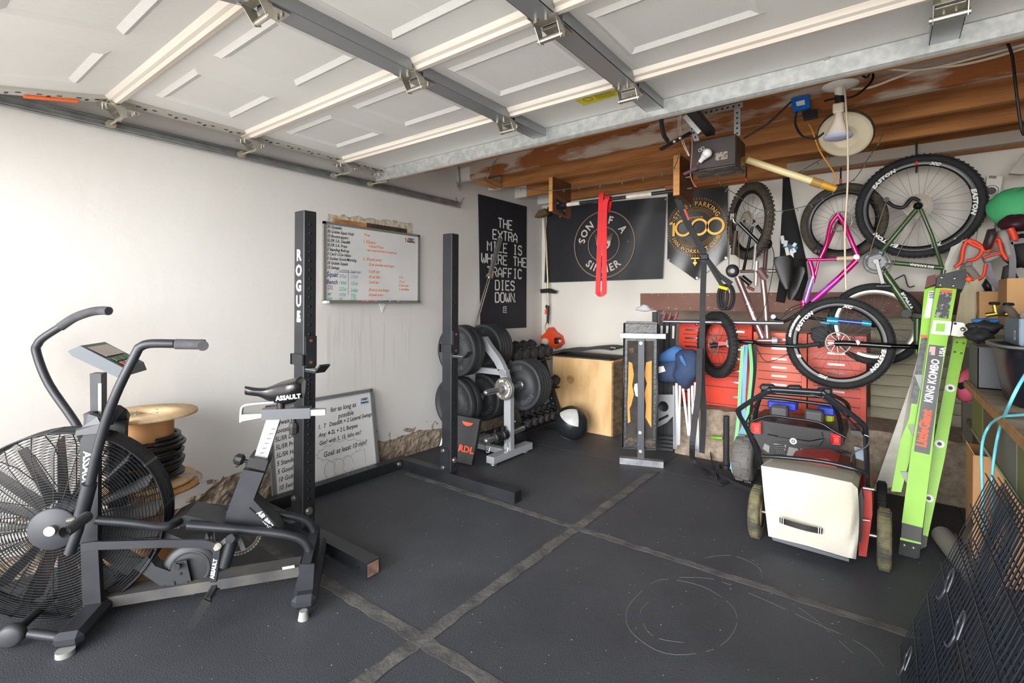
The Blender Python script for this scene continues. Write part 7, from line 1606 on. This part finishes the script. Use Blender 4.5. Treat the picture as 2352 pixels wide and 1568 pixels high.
def mt(pts, r, nm, m=mtube, sm=4): return MB().tube(smooth_path([P(a, b, y=y) for a, b, y in pts], sm) if sm else [P(a, b, y=y) for a, b, y in pts], r, n=10).build(nm, m, mw)
mt([(1752, 1090, 3.16), (1747, 1062, 3.08), (1738, 1036, 3.04), (1716, 985, 2.93), (1697, 950, 2.88), (1702, 936, 2.86), (1765, 897, 2.80), (1775, 894, 2.80), (1885, 901, 2.80), (1893, 904, 2.80), (1978, 970, 2.86), (1988, 990, 2.88), (1990, 1030, 2.95), (1992, 1075, 3.03), (1995, 1130, 3.14)], .0125, 'handle')
mt([(1750, 1047, 3.03), (1800, 1050, 3.02), (1890, 1060, 3.02), (1960, 1076, 3.02), (1992, 1088, 3.04)], .0115, 'handle_brace')
mt([(1712, 972, 2.90), (1760, 905, 2.83), (1884, 911, 2.83), (1972, 985, 2.90)], .005, 'control_bail')
MB().prism(PP([(1952, 988), (1976, 990), (1984, 1003), (1955, 998)], y=2.86), (0, .05, 0)).build('throttle', MATS['black'], mw)
mt([(1985, 998, 2.88), (1997, 1005, 2.88), (1990, 1025, 2.92), (1960, 1040, 3.0), (1955, 1060, 3.1)], .003, 'control_cable', MATS['steel'])
MB().prism(PP([(1962, 1025), (1985, 1030), (1990, 1060), (1966, 1052)], y=3.0), (0, .02, 0)).build('bracket', mat('brk_blue', '#5f6974', .4, .5), mw)
MB().prism(PP([(1972, 1130), (1985, 1120), (2002, 1128), (2004, 1180), (1990, 1278), (1972, 1276)], y=3.08), (0, .35, 0)).build('side_chute', deckm, mw)
MB().prism(PP([(1968, 1150), (1978, 1120), (1984, 1150), (1978, 1245), (1966, 1245)], y=3.0), (0, .06, 0)).build('side_flap', MATS['black'], mw)
mt([(1982, 1120, 3.05), (2008, 1124, 3.05)], .008, 'height_lever', MATS['steel'], 0); mt([(1980, 1193, 3.04), (1998, 1196, 3.04)], .004, 'height_rod', MATS['chrome'], 0)
# ================================================================ garage door opener and lamp under the joists
op = thing('door_opener', 'dark metal garage door opener with a bare white bulb hanging under the joists', 'door opener', (-.82, 3.1, 2.1))
a = P(1583, 394, y=3.0); b = P(1691, 311, y=3.0); x0, x1, z0, z1 = a.x, b.x, (a.z + P(1692, 378, y=3.0).z) / 2, (b.z + P(1582, 322, y=3.0).z) / 2
y1 = P(1713, 397, z=z0).y
y1 = max(3.2, y1)
opm = mat('opener_brown', '#2d2725', .45, .2, col2='#3a3230', scale=6)
MB().bb((x0, 3.0, z0), (x1, y1, z1), .006).build('housing', opm, op)
MB().bb((x0 + .004, 3.004, z0 - .002), (x1 - .004, y1 - .004, z0)).build('base_plate', mat('opener_base', '#6f6c68', .5, .3, col2='#3c3836', scale=14, lo=.42, hi=.55), op)
bc_ = P(1624, 352, y=2.955); mb = MB(); mb.sphere(bc_, .027, 20, 14); mb.lathe([(.013, 0), (.014, .02), (.024, .045)], P(1608, 371, y=2.975), (bc_ - P(1608, 371, y=2.975)), 16); mb.build('bulb', mat('bulb_white', '#d8d6d4', .3, coat=.3), op)
MB().cyl(P(1604, 376, y=3.0), P(1611, 366, y=2.97), .014).build('socket', MATS['zinc'], op)
MB().prism(PP([(1643, 352), (1671, 347), (1671, 364), (1643, 370)], y=2.999), (0, -.001, 0)).build('data_label', mat('label_tan', '#8f8678', .5, col2='#463f3a', scale=70, lo=.5, hi=.55), op)
for c in ((1608, 345), (1614, 341)): MB().lathe([(.008, .001), (.010, .001)], P(c[0], c[1], y=2.999), (0, -1, 0), 20).build('round_mark', MATS['white_ink'], op)
MB().prism([V((x1 + .0005, y1 - .10, z0 + .02)), V((x1 + .0005, y1 - .02, z0 + .05)), V((x1 + .0005, y1 - .02, z0 + .1)), V((x1 + .0005, y1 - .12, z0 + .06))], (.001, 0, 0)).build('side_label', mat('label_brass', '#8f7c4a', .3, .6), op)
# hangers
o1 = P(1693, 312, y=3.12); o1t = V((o1.x, o1.y, 2.48)); punched('hanger_strap', o1, V((o1.x, o1.y, 2.479)), .035, op, m='silver_paint', up=(0, 1, 0))
punched('hanger_strap', P(1604, 262, y=3.0), P(1706, 240, y=3.0), .03, op, m='galv', up=(0, 1, 0)); punched('hanger_strap', P(1588, 290, y=3.02), P(1602, 328, y=3.02), .03, op, m='silver_paint', up=(0, 1, 0))
rl = MB(); ra_ = V((-.83, 2.43, 2.365)); rb_2 = V((-.83, 3.02, 2.33)); rl.bar(ra_, rb_2, .05, .035, (0, 0, 1)); ro = rl.build('drive_rail', MATS['black_steel'], op)
rl = MB(); rl.bar(P(1578, 262, y=2.9), P(1612, 300, y=2.95), .055, .03, (0, 1, 0)); rl.build('trolley', mat('galv_dark', ''), op)
mb = MB(); mb.tube(smooth_path([P(1518, 268, y=2.55), P(1521, 292, y=2.6), P(1526, 312, y=2.66), P(1535, 325, y=2.72)], 4), .01, flat=(.012, .025, (0, 1, 0))); mb.build('curved_arm', MATS['black_steel'], op)
punched('straight_arm', P(1516, 344, y=2.72), P(1588, 304, y=2.85), .028, op, m='black_steel', up=(.3, 1, 0))
for c in ((1549, 325), (1562, 317)): MB().sphere(P(c[0], c[1], y=2.72), .01).build('bolt', MATS['zinc'], op)
mb = MB(); mb.tube(smooth_path([P(1588, 300, y=2.9), P(1590, 340, y=2.93), P(1586, 398, y=2.93), P(1592, 420, y=2.95), P(1600, 430, y=2.95)], 4), .003, n=6); mb.build('release_cord', mat('cord_pink', '#a8665c', .7), op)
MB().prism(PP([(1568, 398), (1600, 382), (1602, 388), (1572, 402)], y=2.92), (0, .02, 0)).build('release_handle', mat('handle_plum', '#4a2a30', .6), op)
for s in (0, 4): MB().tube(smooth_path([P(1560 + s, 262, y=2.75), P(1558 + s, 290, y=2.8), P(1568 + s, 330, y=2.95), P(1582 + s * .5, 358, y=2.99)], 4), .0025, n=5).build('bell_wire', mat('wire_white', '#cdbfae', .6), op)
bk1 = MB(); 
# pole of pale yellow tube hanging from the joists
cp_ = thing('pale_tube', 'pale yellow tube with a brass coloured cap hung at a slant under the joists', 'tube', P(1810, 400, y=3.45))
pa_, pb_ = P(1716, 367, y=3.42), P(1868, 417, y=3.5); MB().cyl(pa_, pb_, .021, n=20).build('tube', mat('tube_cream', '#d6c489', .45, col2='#e3d6a8', scale=3, stretch=(1, 1, 1)), cp_)
pd2 = (pb_ - pa_).normalized(); MB().cyl(pb_ - pd2 * .01, pb_ + pd2 * .05, .026, n=20).build('collar', mat('collar_tan', '#a37d3c', .5), cp_); MB().cyl(pb_ + pd2 * .05, pb_ + pd2 * .13, .024, .018, n=20).build('cap', mat('cap_yellow', '#c9932a', .4), cp_)
MB().tube(smooth_path([P(1857, 285, y=3.42), P(1866, 300, y=3.42), P(1882, 345, y=3.45), P(1908, 385, y=3.52), P(1918, 405, y=3.55), P(1912, 426, y=3.56)], 4), .004, n=6).build('orange_cord', mat('cord_orange', '#c98a2c', .6), cp_)
# lamp holder with flood bulb
lm = thing('ceiling_lamp', 'white porcelain lamp holder with a large unlit flood bulb under the joists', 'ceiling lamp', P(1928, 195, z=2.478))
lc = P(1929, 196, z=2.476); R3 = .085
MB().lathe([(0, -.018), (.035, -.018), (.05, -.014), (R3, -.004), (R3, .0), (0, .0)], lc, (0, 0, 1), 36).build('base', mat('porcelain', '#d5d2cc', .3, coat=.3), lm)
MB().cyl(lc - V((0, 0, .018)), lc - V((0, 0, .06)), .026, .022).build('neck', MATS['porcelain'], lm)
s0 = P(1928, 212, y=lc.y); MB().cyl(P(1928, 210, y=lc.y), P(1929, 238, y=lc.y), .022, n=20).build('socket', MATS['black'], lm)
MB().box(P(1926, 249, y=lc.y), (.05, .045, .05), bev=.006).build('adapter', mat('adapter_cream', '#cfc4ae', .5), lm)
ba, be = P(1927, 258, y=lc.y), P(1925, 316, y=lc.y); bx_ = (be - ba); Lb = bx_.length
MB().lathe([(.014, 0), (.02, Lb * .15), (.030, Lb * .45), (.062, Lb * .88), (.068, Lb * .95)], ba, bx_, 32).build('bulb', mat('bulb_body', '#dcd2c4', .3, coat=.3), lm)
MB().lathe([(.068, Lb * .95), (.062, Lb * 1.02), (.04, Lb * 1.07), (0, Lb * 1.08)], ba, bx_, 32).build('bulb_face', mat('bulb_face', '#a9aecb', .2), lm)
MB().tube(smooth_path([P(1936, 196, y=lc.y - .05), P(1941, 215, y=lc.y - .06), P(1944, 260, y=lc.y - .06), P(1947, 320, y=lc.y - .06), P(1947, 420, y=lc.y - .06), P(1941, 520, y=lc.y - .05), P(1941, 600, y=lc.y - .05), P(1943, 665, y=lc.y - .05)], 4), .0045, n=6).build('pull_cord', mat('cord_cream', '#cbb9a0', .8), lm)
ds = thing('round_dish', 'round cream metal dish hanging face down behind the flood bulb', 'lamp shade', P(1940, 312, y=3.42))
dn = V((-.15, -.75, -.62)).normalized(); dc = P(1939, 312, y=3.40)
MB().lathe([(0, .0), (.06, .0), (.068, .010), (.074, .004), (.115, .006), (.134, -.010), (.136, -.016), (.115, -.010), (0, -.010)], dc, dn, 48).build('dish', mat('dish_cream', '#c9bda0', .5, col2='#d2c7ad', scale=8), ds)
MB().lathe([(.135, -.024), (.141, -.024), (.141, -.030), (.135, -.030), (.135, -.024)], dc, dn, 40).build('wire_ring', MATS['black'], ds)
MB().tube([dc - dn * .03, V((dc.x, 3.485, 2.49))], .004).build('hanger_wire', MATS['black'], ds)
bxb = thing('junction_box', 'small bright blue plastic box with a white label fixed to the joist', 'electrical box', P(1840, 236, y=3.24))
MB().prism(PP([(1817, 226), (1857, 217), (1861, 247), (1820, 257)], y=3.42), (0, .04, 0)).build('case', mat('box_blue', '#1669c4', .4), bxb)
MB().prism(PP([(1828, 234), (1848, 229), (1849, 240), (1830, 244)], y=3.419), (0, -.001, 0)).build('label', MATS['white_ink'], bxb)
MB().prism(PP([(1842, 256), (1876, 250), (1877, 268), (1845, 274)], y=3.41), (0, .04, 0)).build('power_adapter', MATS['black'], bxb)
def cord(nm, lab, pts, r, m, cat='cable', grp=None):
    o = MB().tube(smooth_path([P(a, b, y=y) for a, b, y in pts], 5), r, n=6).build(nm, MATS[m] if isinstance(m, str) else m); tag(o, lab, cat, grp); return o
cord('black_cable', 'black cable sagging from the opener up to the blue box', [(1708, 318, 3.24), (1730, 305, 3.24), (1765, 283, 3.24), (1795, 255, 3.24), (1818, 233, 3.24)], .006, 'black')
cord('black_cable', 'black cable looping below the blue box to the lamp', [(1830, 256, 3.25), (1827, 285, 3.25), (1843, 312, 3.22), (1872, 318, 3.2), (1892, 305, 3.18)], .006, 'black')
cord('black_cable', 'black cable from the lamp socket up over the joist', [(1895, 232, 3.2), (1925, 225, 3.13), (1960, 222, 3.14), (1990, 200, 3.22), (2005, 180, 3.25), (2002, 165, 3.3), (1990, 178, 3.3), (1975, 168, 3.3)], .006, 'black')
cord('white_cable', 'white cable running along the joists at the upper right, lower strand', [(1955, 204, 3.24), (2000, 200, 3.24), (2060, 178, 3.24), (2120, 158, 3.24), (2200, 150, 3.24), (2280, 132, 3.24), (2360, 108, 3.24)], .007, 'wire_white', 'cable', 'white cables at the upper right')
cord('white_cable', 'white cable running along the joists at the upper right, upper strand', [(2035, 158, 3.23), (2100, 161, 3.23), (2160, 152, 3.23), (2240, 132, 3.23), (2360, 100, 3.23)], .007, 'wire_white', 'cable', 'white cables at the upper right')
cord('hanging_cable', 'dark cable hanging down from the joists at the right edge', [(2312, 95, 3.2), (2325, 130, 3.2), (2335, 215, 3.2), (2345, 290, 3.22), (2352, 310, 3.24)], .006, 'black')
cord('small_chain', 'short dark chain looped on the first joist left of the opener', [(1450, 298, 2.83), (1462, 300, 2.83), (1470, 292, 2.83), (1482, 294, 2.83), (1490, 285, 2.83)], .0025, 'black', 'chain')
# string of small unlit fairy lights
fl_ = thing('string_lights', 'green wire of small unlit fairy lights strung along the ceiling joists', 'string lights', P(1300, 435, y=3.6))
gw = mat('wire_green', '#4a5a50', .6)
for path in ([(1143, 363, 2.84), (1130, 381, 2.84), (1122, 400, 2.84), (1108, 412, 3.0), (1120, 417, 3.4), (1146, 428, 3.6), (1195, 432, 3.7), (1235, 437, 3.74), (1279, 437, 3.74), (1320, 431, 3.74), (1380, 424, 3.74), (1440, 415, 3.74), (1500, 402, 3.74), (1545, 388, 3.74), (1560, 352, 3.3)],
             [(1645, 410, 3.9), (1665, 430, 4.0), (1690, 446, 4.1), (1718, 468, 4.2), (1750, 482, 4.25), (1790, 485, 4.3), (1830, 478, 4.3), (1870, 466, 4.3), (1900, 446, 4.3), (1935, 428, 4.2), (1965, 408, 4.1), (1990, 370, 4.0), (2010, 340, 3.8), (2030, 305, 3.76)], [(1832, 398, 4.2), (1870, 375, 4.15), (1900, 358, 4.1)]):
    pts = smooth_path([P(a, b, y=y) for a, b, y in path], 5); MB().tube(pts, .0028, n=5).build('wire', gw, fl_)
    for i in range(2, len(pts), 4):
        d_ = V((random.uniform(-.012, .012), random.uniform(-.01, .01), -.024)); MB().cyl(pts[i], pts[i] + d_, .0035, n=6).build('bulb', mat('fairy', '#6f7c66', .4) if i % 8 else mat('fairy_warm', '#a58a5c', .4), fl_)
tag(MB().tube(smooth_path([P(1047, 452, x=LW + .03), P(1050, 462, x=LW + .03), P(1057, 470, x=LW + .03), P(1062, 458, x=LW + .03), P(1066, 454, x=LW + .03)], 4), .003, n=5).build('wire_end', gw), 'short end of green fairy light wire below the door track', 'wire')
# small blocks between joists and plaster ends at the wall
tag(MB().prism([P(1098, 413, z=2.48), P(1150, 430, z=2.48), P(1142, 437, z=2.48), P(1085, 418, z=2.48)], (0, 0, .05)).build('wooden_block', MATS['wood_new']), 'pale wooden block nailed at an angle between the first joists', 'wood block')
for k in range(1, 5): struct(MB().bb((LW + .001, jy[k] - .024, 2.478), (LW + .16, jy[k] + .024, 2.60)).build('joist_end', MATS['plaster']), 'plastered end of a joist at the left wall')
# scuffs and chalk marks on the mats
ck = mat('chalk', '#686c6a', .9)
rn = random.Random(21)
def chalk(pts, r, lab):
    q = smooth_path([P(a, b, z=.0006) for a, b in pts], 5); mb = MB()
    for i in range(len(q) - 1):
        if rn.random() < .82: mb.tube([q[i], q[i + 1]], .02, flat=(r, .0006, (0, 0, 1)))
    struct(mb.build('trim_chalk', ck), lab)
chalk([(1470, 1360), (1440, 1400), (1450, 1450), (1530, 1500), (1640, 1490), (1690, 1440), (1680, 1390), (1610, 1345), (1520, 1330), (1470, 1360)], .0025, 'faint chalk loop on the rubber mats')
chalk([(1560, 1325), (1640, 1330), (1740, 1370), (1850, 1420), (1980, 1480), (2030, 1530)], .0025, 'long faint chalk curve on the rubber mats')
chalk([(1620, 1280), (1680, 1275), (1740, 1300), (1750, 1330), (1745, 1300), (1728, 1285)], .0025, 'short chalk scribble on the rubber mats')
chalk([(1820, 1385), (1870, 1420), (1960, 1500)], .002, 'thin chalk line on the rubber mats')
chalk([(1490, 1380), (1470, 1410), (1500, 1460), (1570, 1475)], .002, 'inner chalk loop on the rubber mats')
sp = MB()
for _ in range(420):
    x, y = rn.uniform(-3.1, .5), rn.uniform(.6, 4.2); s = rn.uniform(.0012, .0035); sp.prism([V((x + s * math.cos(a), y + s * math.sin(a), .0006)) for a in (0, 1.6, 3.1, 4.7)], (0, 0, .0005))
tag(sp.build('floor_grit', mat('grit', '#9a9a98', .9)), 'fine pale grit scattered over the black rubber mats', 'grit', kind='stuff')
# water stains running down the plaster below the first whiteboard
sm_ = MB(); rs3 = random.Random(33)
for k in range(34):
    y = rs3.choice([rs3.uniform(2.08, 2.40), rs3.uniform(2.08, 2.9)]); z1 = rs3.uniform(1.05, 1.30); z0 = z1 - rs3.uniform(.12, .6); w0 = rs3.uniform(.002, .012)
    sm_.add([(LW + .0012, y - w0 * .4, z1), (LW + .0012, y + w0 * .4, z1), (LW + .0012, y + w0, (z0 + z1) / 2), (LW + .0012, y + w0 * .2, z0), (LW + .0012, y - w0 * .2, z0), (LW + .0012, y - w0, (z0 + z1) / 2)], [(0, 1, 2, 3, 4, 5)])
struct(sm_.build('trim_stain', mat('water_stain', '#a08c72', .95, alpha=.06)), 'faint brown water streaks on the plaster under the whiteboard')
